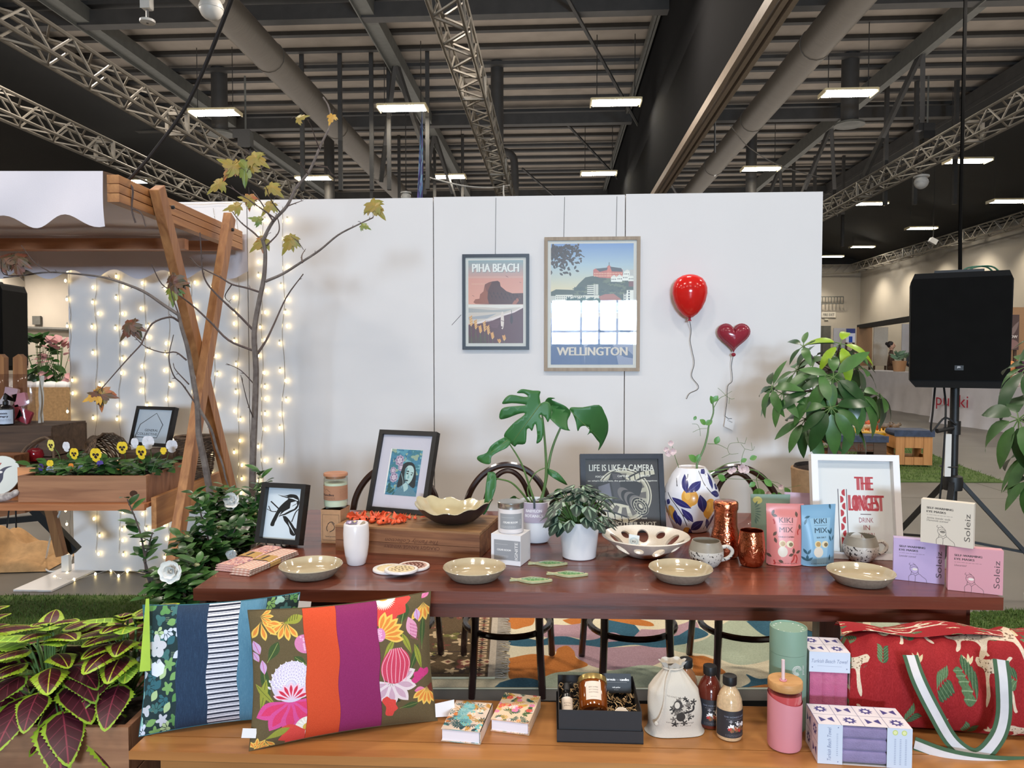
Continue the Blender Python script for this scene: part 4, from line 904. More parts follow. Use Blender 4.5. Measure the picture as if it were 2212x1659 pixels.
d = Cv(100, 100, wb, px=220); d.ell(50, 50, 42, 42, (206, 170, 158)).blob(50, 50, 37, 22, .06, (112, 74, 66)); [d.line([(18 + i * 12, 30), (26 + i * 12, 46), (20 + i * 12, 62), (28 + i * 12, 76)], 3, (214, 176, 166), smooth=4) for i in range(6)]
coaster(841, 1232, 0, a, 'plain biscuit coaster, left in the overlapping three'); coaster(893, 1226, .0, d, 'chocolate biscuit coaster, right in the overlapping three'); coaster(867, 1240, .0094, b, 'choc-chip cookie coaster lying on the two others', (R(-2), 0))
# folded towels
def towel(p0, ang, cv, label, z=0):
	t = thing('folded_towel', label, 'towel', p0 + V((0, 0, z)), ang, 'folded cotton towels in kraft bands')
	L, W, H = .26, .072, .02
	mt = cv.mat('towel_cloth', .95, .4, 500)
	for i in range(3):
		h = H / 3; g = G()
		g.grid(lambda u, v, i=i, h=h: (W * (.5 - abs(cos(PI * u)) ** .25 * (1 if u < .5 else -1) * -.5 - .5) if False else (u - .5) * W, (v - .5) * (L - .006 * i), h * i + h * (.25 + .72 * min(1, 5 * min(u, 1 - u) + .1) ** .5) + .0012 * sin(v * 9 + i)), 10, 16, 0)
		g.grid(lambda u, v, i=i, h=h: ((u - .5) * W, (v - .5) * (L - .006 * i), h * i + .0008), 4, 6, 0)
		for e in (-1, 1): g.grid(lambda u, v, i=i, h=h, e=e: ((u - .5) * W, e * (L / 2 - .003 * i) * (1 - .012 * (2 * v - 1) ** 2), h * i + h * lerp(.04, .25 + .72 * min(1, 5 * min(u, 1 - u) + .1) ** .5, v)), 8, 3, 0)
		g.build('fold', mt, t)
	g = G(); g.tube([(-W / 2 - .001, 0, .001), (-W / 2 - .002, 0, .012), (-W / 2 + .012, 0, H + .0025), (0, 0, H + .0032), (W / 2 - .012, 0, H + .0025), (W / 2 + .002, 0, .012), (W / 2 + .001, 0, .001)], .02, 4, sm=False, flat=.04)
	g = G(); P = [(-W / 2 - .001, .001), (-W / 2 - .002, .012), (-W / 2 + .01, H + .002), (0, H + .003), (W / 2 - .01, H + .002), (W / 2 + .002, .012), (W / 2 + .001, .001)]
	g.grid(lambda u, v: (lerp(*[P[min(6, int(u * 6) + k)][0] for k in (0, 1)], u * 6 - int(u * 6)) if u < 1 else P[6][0], (v - .5) * .055, lerp(*[P[min(6, int(u * 6) + k)][1] for k in (0, 1)], u * 6 - int(u * 6)) if u < 1 else P[6][1]), 12, 1); g.build('kraft_band', M['kraft_y'], t)
	lettering('linen towel', .006, M['txt_dark'], t, (0, 0, H + .0042), (0, 0, PI / 2), wd=.032) if False else None
	g = G(); g.box((0, 0, 0), (.008, .04, .0004)); g.build('printed_strip', M['txt_dark'], t, loc=(.0, 0, H + .0036))
M['kraft_y'] = pm('yellow_kraft', (188, 150, 88), rough=.8, var=.08, scale=50)
c = Cv(72, 260, (214, 170, 160), px=140); g_ = random.Random(2)
for i in range(420): c.blob(g_.uniform(0, 72), g_.uniform(0, 260), g_.uniform(1.6, 3.4), 4, .4, g_.choice(((160, 92, 100), (226, 196, 180), (120, 90, 130), (196, 130, 120))), g_.random() * 6)
towel(pt(541, 1211), R(-17), c, 'pink floral towel behind the gingham one at the table\'s left edge')
c = Cv(72, 260, (232, 216, 202), px=140)
for i in range(5): c.rect(i * 15, 0, i * 15 + 7.5, 260, (206, 150, 132), .6)
for i in range(18): c.rect(0, i * 15, 72, i * 15 + 7.5, (196, 140, 124), .6)
towel(pt(574, 1219), R(-18), c, 'pink and cream gingham towel in front of the floral one')
# kraft box with candle jar
p = pt(719, 1174); t = thing('kraft_box', 'small kraft cardboard box under the lidded candle jar', 'box', p + V((0, .045, 0)), R(-9)); HB = .122
g = G(); g.box((0, 0, HB / 2), (.074, .09, HB)); g.build('carton', M['kraft'], t, bevel=.0008)
g = G(); g.box((0, 0, HB - .0045), (.0748, .0908, .009)); g.build('lid_flap', M['kraft'], t)
g = G()
for s in (-1, 1): g.bar((s * .031, -.0453, .012), (s * .031, -.0453, HB - .018), .001, .0006)
g.bar((-.031, -.0453, HB - .018), (.031, -.0453, HB - .018), .001, .0006); g.bar((-.031, -.0453, .012), (.031, -.0453, .012), .001, .0006)
for P in ([(-.012, 0, .068), (-.004, 0, .076), (.006, 0, .078), (.014, 0, .07)], [(.004, 0, .076), (.014, 0, .062), (.01, 0, .05), (-.004, 0, .042)], [(-.012, 0, .066), (-.016, 0, .054), (-.012, 0, .044)]): g.tube([(x, -.0454, z) for x, y, z in bez(P, 4)], .0012, 4)
g.build('printed_drawing', M['txt_dark'], t); lettering('hand poured', .006, M['txt_dark'], t, (0, -.0456, .026), wd=.04)
t2 = thing('candle_jar', 'glass candle jar with wooden lid and kraft label on the small box', 'candle', p + V((.002, .043, HB + .0004)))
g = G(); g.lathe([(.037, 0), (.0415, .006), (.0425, .02), (.0425, .105), (.041, .112), (.0415, .118)], 36, cap=(True, False)); g.build('glass', M['jar_glass'], t2)
g = G(); g.lathe([(.0395, .008), (.0405, .02), (.0405, .092), (.0001, .092)], 30, cap=(True, False)); g.build('wax', M['wax'], t2)
g = G(); g.lathe([(.036, .108), (.036, .116), (.0435, .117), (.0435, .125), (.042, .127), (.0001, .127)], 36, cap=(True, False)); g.build('lid', M['lid_wood'], t2)
c = Cv(130, 52, (164, 120, 92), px=420); c.line([(20, 22), (36, 8), (44, 16), (50, 11), (64, 22)], 1.4, (92, 64, 50)).text('earthandles', 46, 36, 9, (58, 42, 40), wd=58, bold=1).rect(16, 41, 78, 42, (92, 64, 50)).lines(16, 78, 45, 2, 3, 1, (92, 64, 50)).lines(92, 122, 12, 9, 4, 1, (120, 84, 62))
g = G(); g.grid(lambda u, v: (.0431 * sin(lerp(-2.0, 1.6, u)), -.0431 * cos(lerp(-2.0, 1.6, u)), lerp(.032, .084, v)), 24, 1); g.build('label', c.mat('kraft_candle_label', .8), t2)
# wine crate
a_, b_ = on(725, 1188.5, Z), on(1036, 1208, Z); d_ = b_ - a_; CWD = d_.length; CA = math.atan2(d_.y, d_.x); CD, CH = .27, ZCR - Z - .001
bk = V((-sin(CA), cos(CA), 0))
cr_ = thing('wine_crate', 'flat wooden wine crate lying upside down, carrying the portrait and the wavy bowl', 'crate', (a_ + b_) / 2 + bk * CD / 2, CA)
for i in range(2):
	for s in (-1, 1):
		g = G(); g.box((0, 0, 0), (CWD, .012, CH / 2 - .0012)); g.build('plank', M['crate_dark'], cr_, loc=(0, s * (CD / 2 - .006), CH * (.25 + .5 * i) - .006), bevel=.0012)
for s in (-1, 1):
	g = G(); g.box((0, 0, 0), (.012, CD - .025, CH - .014)); g.build('end_board', M['crate_dark'], cr_, loc=(s * (CWD / 2 - .006), 0, CH / 2 - .006), bevel=.001)
for i in range(3):
	g = G(); g.box((0, 0, 0), (CWD + .002, CD / 3 - .0015, .011)); g.build('plank', M['crate'], cr_, loc=(0, CD * (i - 1) / 3, CH - .0055), bevel=.0012)
lettering('CRAGGY RANGE WINERY', .012, M['txt_brown'], cr_, (.02, -CD / 2 - .0006, .026), (PI / 2, PI, 0), wd=.2)
lettering('The Family Collection', .014, M['txt_brown'], cr_, (.02, -CD / 2 - .0006, .046), (PI / 2, PI, 0), shear=.35, wd=.19)
# orange dragons
M['dragon'] = pm('orange_printed_plastic', (232, 96, 56), rough=.35, var=.06, scale=80)
M['eye'] = pm('glossy_black_eye', (20, 12, 16), rough=.08)
def dragon(px, py, rz, label, k=1.0):
	t = thing('toy_dragon', label, 'toy', on(px, py, ZCR + .0005), rz, 'orange toy dragons on the wine crate')
	for i in range(9):                                   # articulated body, head towards -y
		s_ = k * (1 - .07 * abs(i - 3)) * .013; x = .022 * sin(i * .8) * k; y = (.018 + i * .0125) * k
		g = G(); g.ball((0, 0, 0), (s_, s_ * .75, s_ * .62), n=8, k=6); g.add([(-.002, 0, s_ * .5), (.002, 0, s_ * .5), (0, s_ * .6, s_ * 1.5), (0, -s_ * .5, s_ * .5)], [(0, 1, 2), (1, 3, 2), (3, 0, 2)])
		g.build('body_segment', M['dragon'], t, loc=(x, y, s_ * .62))
	hd = G(); hd.ball((0, 0, .012 * k), (.0145 * k, .015 * k, .0115 * k), n=12, k=8); hd.ball((0, -.014 * k, .0085 * k), (.0105 * k, .012 * k, .008 * k), n=10, k=7)
	for s in (-1, 1): hd.tube(bez([(s * .008 * k, .006 * k, .02 * k), (s * .014 * k, .012 * k, .03 * k), (s * .015 * k, .02 * k, .037 * k)], 3), [.0045 * k, .0044 * k, .004 * k, .003 * k, .0025 * k, .0015 * k, .0006], 6); hd.blade((s * .012 * k, .004 * k, .012 * k), (s, .4, .35), .016 * k, .011 * k, fold=.3, n=3)
	hd = hd.build('head', M['dragon'], t)
	for s in (-1, 1): g = G(); g.ball((s * .0115 * k, -.008 * k, .0145 * k), .0036 * k, n=8, k=6); g.build('eye', M['eye'], hd)
	for s in (-1, 1):
		for y in (.03, .075):
			g = G(); g.tube(bez([(s * .006 * k, y * k, .008 * k), (s * .02 * k, (y - .004) * k, .009 * k), (s * .026 * k, (y - .014) * k, .004 * k)], 3), [.0055 * k] * 4 + [.005 * k, .0045 * k, .004 * k], 6); g.build('leg', M['dragon'], t)
		g = G(); g.add([(s * .006 * k, .035 * k, .014 * k), (s * .022 * k, .05 * k, .034 * k), (s * .038 * k, .066 * k, .022 * k), (s * .026 * k, .07 * k, .012 * k), (s * .008 * k, .06 * k, .013 * k)], [(0, 1, 4), (1, 2, 3, 4)]); g.build('wing', M['dragon'], t, mod=None)
	g = G(); g.blade((.022 * sin(7.2) * k, .128 * k, .006 * k), (.3, 1, .2), .026 * k, .02 * k, fold=.3, n=4); g.build('tail_tip', M['dragon'], t)
dragon(783, 1129, R(28), 'orange toy dragon, leftmost of three', 1.0); dragon(806, 1128, R(-8), 'orange toy dragon in the middle of three', .95); dragon(829, 1132, R(-52), 'orange toy dragon with its tail stretched right, rightmost of three', 1.05)
# wavy bowl on the crate
p = on(978, 1134, ZCR + .0006); t = thing('wavy_bowl', 'wide cream bowl with a dark fluted rim on the wine crate', 'bowl', p + V((0, .05, 0)), 0)
def wav(a, r, z): q = max(0, (z - .015) / .05); return r * (1 + .028 * q * sin(11 * a + .6) + .03 * q * sin(2 * a)), z * (1 + .07 * q * sin(11 * a + 1.4)) + .012 * q * sin(a * 2 + 2)
M['bowl_dark'] = pm('dark_brown_glaze', (40, 32, 34), rough=.35); M['bowl_cream'] = pm('cream_glaze', (196, 184, 150), rough=.12, var=.06, scale=20, coat=.4)
g = G(); g.lathe([(.05, 0), (.075, .008), (.11, .032), (.134, .064)], 72, fn=wav); g.build('outside', M['bowl_dark'], t)
g = G(); g.lathe([(.134, .064), (.1335, .067), (.13, .065), (.108, .036), (.074, .013), (.0001, .01)], 72, cap=(False, False), fn=wav); g.build('glazed_inside', M['bowl_cream'], t)
# candle box and jar
a_, b_ = pt(1061, 1216.5), pt(1124.5, 1223.5); d_ = b_ - a_; rz = math.atan2(d_.y, d_.x); W_ = d_.length; H_ = .098
p = (a_ + b_) / 2 + V((-sin(rz), cos(rz), 0)) * .046; t = thing('candle_box', 'white cardboard box with grey CIGAR ROOM label under the candle', 'box', p, rz)
g = G(); g.box((0, 0, H_ / 2), (W_, .092, H_)); g.build('carton', M['white_card'], t, bevel=.001)
c = Cv(84, 66, (150, 152, 156), px=330); c.text('CIGAR ROOM', 32, 36, 6.5, (232, 230, 228), wd=44, bold=.8).lines(4, 44, 14, 1, 3, 1, (210, 210, 210)).lines(4, 46, 52, 2, 4, 1.1, (210, 210, 210)).text('IGNITE', 76, 34, 10, (232, 230, 228), rot=-PI / 2, wd=58, bold=.6)
g = G(); g.quad((-W_ * .4, -.0466, .016), (W_ * .49, -.0466, .016), (W_ * .49, -.0466, .08), (-W_ * .4, -.0466, .08)); g.build('label', c.mat('candle_box_label', .6), t)
t = thing('candle_jar', 'white CIGAR ROOM candle jar with a silver lid on its box', 'candle', p + V((0, 0, H_ + .0006)))
g = G(); g.lathe([(.038, 0), (.042, .004), (.0425, .01), (.0425, .08)], 36, cap=(True, False)); g.build('jar', M['ceramic_white'], t)
g = G(); g.lathe([(.043, .08), (.043, .094), (.0436, .095), (.0436, .099), (.042, .1005), (.0001, .1005)], 36, cap=(True, False)); g.build('lid', M['silver'], t)
c = Cv(80, 52, (152, 154, 158), px=300); c.text('CIGAR ROOM', 38, 32, 7, (232, 230, 228), wd=48, bold=.8).lines(6, 50, 12, 1, 3, 1, (215, 215, 215)).lines(6, 56, 42, 2, 4, 1, (215, 215, 215)).lines(70, 76, 20, 5, 4, 1.5, (215, 215, 215))
g = G(); g.grid(lambda u, v: (.0429 * sin(lerp(-.95, .95, u)), -.0429 * cos(lerp(-.95, .95, u)), lerp(.016, .066, v)), 16, 1); g.build('label', c.mat('candle_jar_label', .6), t)
# ceramic fish
M['fish_edge'] = pm('pale_green_clay', (176, 178, 138), rough=.5, var=.1, scale=60)
M['fish_glaze'] = pm('green_crackle_glaze', (96, 138, 92), rough=.15, c2=(150, 178, 130), scale=140, contrast=(.35, .55), coat=.5)
def fish(px, py, rz, label, first=[None]):
	p = pt(px, py)
	if first[0] is not None: return copyof(first[0], p, rz, label)
	t = thing('ceramic_fish', label, 'ornament', p, rz, 'flat green ceramic fish'); first[0] = t
	o = tex2([(-.062, .006), (-.066, .012), (-.058, .009), (-.045, .004), (-.03, .012), (-.008, .024), (.0, .026), (.02, .022), (.045, .01), (.062, .001), (.045, -.012), (.02, -.023), (0, -.027), (-.02, -.02), (-.034, -.01), (-.045, -.003), (-.06, -.007), (-.067, -.008), (-.062, 0)], 3)
	g = G(); g.prism(o, 0, .006, plane='xy'); g.build('body', M['fish_edge'], t, bevel=.0015)
	g = G(); q = tex2([(-.032, .006), (-.005, .017), (.02, .016), (.046, .004), (.046, -.004), (.02, -.016), (-.005, -.018), (-.032, -.006)], 4); n = len(q)
	q = [q]; g.add([(x, y, .0062) for x, y in q[0]] + [(x * .6 + .003, y * .6, .0092) for x, y in q[0]] + [(.005, 0, .0102)], [(i, (i + 1) % n, n + (i + 1) % n, n + i) for i in range(n)] + [(n + i, n + (i + 1) % n, 2 * n) for i in range(n)], 0, True); g.build('glazed_back', M['fish_glaze'], t)
	g = G(); g.ball((.05, .003, .0075), .0018, n=6, k=4); g.build('eye', M['eye'], t)
fish(1185, 1219, R(-2), 'green ceramic fish nearest the peperomia pot, rear of three'); fish(1227, 1242, R(-4), 'green ceramic fish, right of three'); fish(1149, 1255, R(-3), 'green ceramic fish closest to the table edge, front of three')
# pierced bowl
def cut(o, cutter):
	c = cutter.build('cut', M['black'], o.parent); md = o.modifiers.new('b', 'BOOLEAN'); md.object = c; md.operation = 'DIFFERENCE'; md.solver = 'EXACT'
	dg = bpy.context.evaluated_depsgraph_get(); me = bpy.data.meshes.new_from_object(o.evaluated_get(dg)); old = o.data; o.modifiers.clear(); o.data = me; bpy.data.objects.remove(c); me.name = o.name
p = pt(1397, 1203); t = thing('pierced_bowl', 'wide white bowl pierced with oval holes, holding a paper card', 'bowl', p + V((0, .02, 0)), R(20))
g = G(); g.lathe([(.0001, .0), (.05, .0), (.066, .006), (.11, .034), (.145, .066), (.1475, .068), (.144, .071), (.105, .042), (.062, .013), (.0001, .008)], 56, cap=(False, False))
o = g.build('body', pm('speckled_white_glaze', (224, 214, 200), rough=.2, var=.05, scale=200, coat=.3), t)
cg = G(); r_ = random.Random(5)
for i in range(11):
	a = i * 2 * PI / 11; big = i % 2 == 0; rr = .108 if big else .118; zz = .036 + .0 * i
	Mx = Matrix.Rotation(a, 4, 'Z') @ Matrix.Translation((rr, 0, zz + (.004 if not big else 0))) @ Matrix.Rotation(R(-38), 4, 'Y')
	cg.lathe([(1e-4, -.04), (.0265 if big else .015, -.04), (.0265 if big else .015, .04), (1e-4, .04)], 18, M=Mx @ Matrix.Diagonal((1.15, .75 if big else 1.1, 1, 1)), cap=(False, False), sm=False)
cut(o, cg)
c = Cv(40, 56, (204, 214, 218), px=140); c.ring(20, 26, 14, 14, 1.5, (120, 160, 180)).ring(20, 26, 10, 10, 1, (120, 160, 180)).text('K2', 20, 31, 8, (50, 60, 80), bold=.8).lines(8, 32, 46, 2, 4, 1, (120, 140, 150))
g = G(); g.box((0, 0, 0), (.036, .001, .05), face=1); g.build('paper_card', [M['white_card'], c.mat('bowl_card_print', .6)], t, loc=(-.045, .0, .05), rot=(R(-38), R(10), R(-20)))
# lemon vase
p = pt(1505, 1156); t = thing('lemon_vase', 'white vase painted with lemons and navy leaves, holding pink sweet peas', 'vase', p + V((0, .09, 0)))
c = Cv(470, 520, (226, 228, 236), px=620).at(720, 725)
nv, ye, br = (44, 46, 108), (222, 164, 72), (40, 40, 52)
for P in ([(995, 735), (1010, 820), (1050, 900), (1080, 930)], [(780, 800), (810, 860)], [(740, 920), (800, 990), (850, 1080), (880, 1180)], [(880, 760), (880, 820)], [(1060, 760), (1090, 850)], [(1030, 1210), (1060, 1100), (1100, 1040)], [(850, 1080), (900, 1140)]): c.line(P, 6, br, smooth=5)
for x, y, rx, ry, ro in ((905, 935, 52, 70, -.1), (1040, 1030, 48, 82, 0), (765, 1085, 38, 66, .1), (880, 1232, 40, 40, 0)):
	c.ell(x, y, rx, ry, ye, ro).poly([(x - 14, y + ry - 8), (x + 4, y + ry + 16), (x + 18, y + ry - 10)], ye).ell(x - rx * .3, y - ry * .2, rx * .35, ry * .5, (234, 184, 96), ro)
for x, y, L, w_, a in ((885, 905, 150, 52, 105), (885, 900, 140, 62, 40), (1075, 880, 130, 46, 75), (1010, 755, 90, 40, 20), (785, 950, 150, 52, -30), (850, 1030, 140, 52, -55), (995, 1060, 150, 60, 100), (1050, 900, 110, 52, -20), (910, 1215, 130, 76, 40), (1030, 1115, 120, 40, -60), (1090, 1190, 110, 40, 80), (780, 1180, 130, 50, 80), (820, 1190, 110, 66, 100), (1110, 885, 70, 44, 30), (900, 1200, 100, 40, -80), (735, 1020, 60, 36, 60)):
	c.leaf(x, y, L, w_, a, nv, vein=(84, 90, 150))
vm = c.mat('lemon_print', .25, coat=.3)
prof = [(.058, 0), (.068, .005), (.088, .055), (.104, .105), (.108, .13), (.1, .165), (.075, .215), (.058, .238), (.054, .243)]
g = G(); g.lathe(prof, 48, 0, uv=(PI * 1.5 - 1.35, PI * 1.5 + 1.35, 0, .243)); g.build('body', vm, t)
for pl in t.children[0].data.polygons:
	for li in pl.loop_indices:
		u = t.children[0].data.uv_layers[0].data[li].uv
		if u.x < 0: u.x = -u.x
		if u.x > 1: u.x = 2 - u.x if u.x < 2 else .5
g = G(); g.lathe([(.054, .243), (.0525, .2455), (.049, .242), (.05, .2), (.0001, .2)], 40, cap=(False, False)); g.build('rim', M['ceramic_white'], t)
VASE = t.location.copy()
# copper bottle and cup
p = pt(1572, 1207); t = thing('copper_bottle', 'tall hammered copper bottle beside the lemon vase', 'bottle', p + V((0, .03, 0)))
g = G(); g.lathe([(.037, 0), (.042, .004), (.047, .03), (.048, .06), (.044, .085), (.0385, .105), (.0375, .15), (.038, .16)], 40); g.build('body', M['copper'], t)
g = G(); g.lathe([(.04, .16), (.041, .163), (.041, .182), (.039, .186), (.034, .189), (.0001, .19)], 40); g.build('lid', M['copper'], t)
p = pt(1623, 1221); t = thing('copper_cup', 'hammered copper cup with an open dark mouth, beside the pink pouch', 'cup', p)
g = G(); g.lathe([(.028, 0), (.034, .004), (.041, .025), (.043, .05), (.041, .08), (.0365, .112)], 40, cap=(True, False)); g.build('body', M['copper'], t)
g = G(); g.lathe([(.0365, .112), (.0365, .114), (.035, .113), (.039, .08), (.04, .05), (.03, .006), (.0001, .005)], 40, cap=(False, False)); g.build('inside', M['copper_in'], t)
# mugs
M['mug'] = pm('speckled_mug_glaze', (206, 200, 190), rough=.3, c2=(46, 44, 44), scale=130, contrast=(.385, .43), detail=2, coat=.3)
M['mug_band'] = pm('taupe_glaze_band', (146, 138, 124), rough=.35, var=.1, scale=30)
def mug(px, py, rz, label, first=[None]):
	p = pt(px, py)
	if first[0] is not None: return copyof(first[0], p, rz, label)
	t = thing('speckled_mug', label, 'mug', p, rz, 'round speckled pottery mugs'); first[0] = t
	g = G(); g.lathe([(.033, 0), (.038, .003), (.05, .02), (.0555, .038), (.0545, .052)], 40, cap=(True, False)); g.build('body', M['mug'], t)
	g = G(); g.lathe([(.0545, .052), (.05, .066), (.045, .078), (.0445, .081), (.042, .081), (.046, .066), (.05, .045), (.04, .014), (.0001, .01)], 40, cap=(False, False)); g.build('glaze_band', M['mug_band'], t)
	g = G(); g.tube(bez([(.05, 0, .06), (.068, 0, .062), (.082, 0, .05), (.078, 0, .034), (.066, 0, .024), (.048, 0, .018)], 5), .0062, 8); g.build('handle', M['mug'], t)
mug(1525, 1221, R(-5), 'speckled mug with handle in front of the copper bottle'); mug(1859, 1209, R(-5), 'speckled mug in front of the white lettering frame')
# pouches
def pouch(name, bl, br, h, cv, label, back=False, cut_=(0, 0)):
	a_, b_ = pt(*bl), pt(*br); d_ = b_ - a_; rz = math.atan2(d_.y, d_.x); W_ = d_.length; D_ = .055
	t = thing('stand_up_pouch', label, 'pouch', (a_ + b_) / 2 + V((-sin(rz), cos(rz), 0)) * .02, rz, 'stand-up snack pouches')
	def prof(v): return D_ / 2 * (max(0, 1 - v) ** .55) * (1 - .25 * (1 - v) ** 8)
	mt = cv.mat(name, .32)
	def side(s):
		def f(u, v):
			e = 1 - abs(2 * u - 1) ** 3.2; x = (u - .5) * W_ * (1.0 + .05 * v - .03 * sin(PI * v)); r = .004 * (v > .97) * 0
			return (x, s * (prof(min(1, v / .9)) * e + .0008) + .022, v * h - (.006 * (1 - e) * 0) + .004 * (v < .02) * (1 - e) + .0035 * (0 if 0 else 0))
		return f
	g = G(); g.grid(side(-1), 14, 18, 0); g.build('front', mt, t)
	g = G(); g.grid(lambda u, v: side(1)(1 - u, v), 14, 18, 0); b2 = Cv(10, 10, tuple(cv.a[3, cv.w // 2] * 255), px=10).mat(name + '_back', .35); g.build('back', b2, t)
	g = G(); g.prism([((cos(a) * .5) * W_ * .97, sin(a) * D_ * .45 + .022) for a in np.linspace(0, 2 * PI, 20, endpoint=False)], .001, .004, plane='xy'); g.build('base', b2, t)
	g = G(); g.grid(lambda u, v: ((u - .5) * W_ * 1.05, .022 - .0012 - .0004 * sin(v * 40), h * (.9 + .1 * v)), 8, 10);
	return t
def pouchcv(bg, lt, txt, sub, accent, leafc, extra):
	c = Cv(118, 186, bg, px=360); c.poly([(24, 40), (98, 40), (82, 120), (74, 186), (44, 186), (36, 120)], lt)
	if extra == 'chili':
		for x, y, a in ((16, 34, 60), (16, 34, -10), (18, 96, 50), (22, 100, -70), (96, 40, 100), (104, 60, -80), (84, 148, 90), (84, 148, 200), (92, 146, 20), (14, 160, 150), (34, 168, -20)): c.leaf(x, y, 18, 9, a, leafc)
		for P in ([(86, 150), (84, 164), (76, 174)], [(90, 150), (96, 162), (92, 176)], [(20, 168), (24, 178), (20, 184)], [(102, 74), (98, 84), (100, 92)], [(20, 46), (24, 56), (22, 60)]): c.line(P, 4.5, accent, smooth=4)
	else:
		for x, y, a in ((14, 170, 90), (14, 170, 40), (14, 170, 140), (14, 150, 60), (14, 150, 120), (96, 90, 80), (96, 90, 130), (100, 110, 50), (96, 112, 110), (100, 16, 100), (86, 170, 80), (8, 40, 20), (8, 60, 70)): c.leaf(x, y, 20, 7, a, leafc)
	d_ = tuple(x * .5 for x in bg)
	c.text('KIKI', 60, 56, 16, d_, wd=44, bold=.7).rect(38, 61, 82, 61.8, d_).text('MIX', 60, 84, 16, d_, wd=44, bold=.7).text(sub, 60, 100, 4.6, d_, wd=len(sub) * 4.2, bold=.9)
	c.ell(47, 118, 11, 10, (222, 206, 160)).ell(48, 118, 8, 7, (186, 150, 96)).ell(72, 119, 12, 10, (226, 214, 180)).ell(75, 120, 7, 6, (130, 112, 80)).ell(48, 142, 16, 16, (222, 212, 196)).lines(24, 98, 176, 1, 3, 1.4, d_)
	return c
gp = Cv(118, 186, (132, 158, 140), px=200); gp.ell(20, 20, 14, 12, (206, 206, 130)).text('KIKI', 66, 58, 16, (84, 100, 86), wd=44, bold=.7).text('MIX', 66, 86, 16, (84, 100, 86), wd=44, bold=.7).text('FENNEL', 66, 102, 5, (84, 100, 86), bold=.8); [gp.leaf(10, 40 + i * 6, 20, 5, 60 - i * 20, (96, 126, 116)) for i in range(8)]
pouch('green_pouch', (1629, 1190), (1712, 1191), .19, gp, 'grey-green pouch standing behind the pink one')
lp = Cv(118, 186, (206, 172, 190), px=160); lp.text('KIKI', 60, 58, 16, (130, 100, 120), wd=44, bold=.7).text('MIX', 60, 86, 16, (130, 100, 120), wd=44, bold=.7)
pouch('lilac_pouch', (1697, 1181), (1775, 1186), .187, lp, 'pale lilac pouch behind the pink and blue ones')
pouch('pink_pouch', (1662, 1226), (1741, 1228), .198, pouchcv((214, 126, 120), (222, 148, 146), '', 'CHILLI CUMIN', (178, 62, 58), (96, 74, 62), 'chili'), 'pink KIKI MIX pouch printed with chillies')
pouch('blue_pouch', (1746, 1229), (1818, 1225), .195, pouchcv((128, 172, 202), (150, 190, 214), '', 'SEA SALT', (60, 90, 110), (52, 92, 110), 'salt'), 'blue KIKI MIX pouch printed with sea plants')
# eye mask boxes
def maskbox(name, bl, br, z, h, bg, sub, label):
	a_, b_ = on(*bl, z), on(*br, z); d_ = b_ - a_; rz = math.atan2(d_.y, d_.x); W_ = d_.length; D_ = .03
	t = thing('mask_box', label, 'box', (a_ + b_) / 2 + V((-sin(rz), cos(rz), 0)) * D_ / 2, rz, 'eye mask boxes at the table\'s right end')
	c = Cv(115, 106, bg, px=460); d2 = tuple(x * .42 for x in bg); ln = tuple(x * .6 for x in bg)
	c.text('SELF-WARMING', 13, 22, 5.2, d2, 'l', wd=58, bold=1).text('EYE MASKS', 13, 31, 5.2, d2, 'l', wd=42, bold=1).lines(13, 70, 36, 1, 3, 1, ln).text(sub[0], 13, 46, 5, d2, 'l', shear=.35, wd=sub[1]).text('Soleiz', 108, 58, 13, d2, rot=-PI / 2, wd=66)
	if len(sub) > 2: c.text(sub[2], 13, 52, 5, d2, 'l', shear=.35, wd=48)
	for P in ([(36, 106), (36, 94), (44, 88), (50, 92), (50, 106)], [(50, 92), (58, 86), (66, 92), (74, 98), (76, 106)], [(40, 66), (38, 74), (42, 82), (50, 86), (56, 80), (55, 70), (48, 64), (40, 66)], [(40, 72), (48, 68), (56, 72)], [(42, 80), (40, 90)], [(56, 80), (58, 86)], [(38, 60), (36, 64), (40, 66)], [(44, 60), (50, 64)]): c.line(P, .9, d2, smooth=4)
	c.ell(49, 75, 6, 3, (226, 220, 210) if sub[0][0] != 'J' else ln)
	sm = Cv(4, 4, bg, px=4).mat(name + '_side', .5); g = G(); g.box((0, 0, h / 2), (W_, D_, h), 0, face=1); g.build('carton', [sm, c.mat(name, .5)], t, bevel=.0006)
	g = G(); g.box((W_ * .33, -D_ / 2 + .004, h + .0002), (W_ * .3, .004, .0006)); g.build('flap_edge', sm, t)
maskbox('lilac_mask_box', (1929, 1251), (2040, 1263), Z, .1265, (186, 166, 206), ('Lavender scented', 38), 'lilac eye mask box, left of the two standing on the table'); maskbox('pink_mask_box', (2047, 1274), (2166, 1286.5), Z, .1265, (206, 148, 158), ('Unscented', 26), 'pink eye mask box at the table corner'); maskbox('cream_mask_box', (1988, 1170), (2102, 1186), Z + .1285, .127, (216, 208, 194), ('Jasmine, lavender, vanilla', 52, 'chamomile scented'), 'cream eye mask box balanced on the lilac and pink ones')
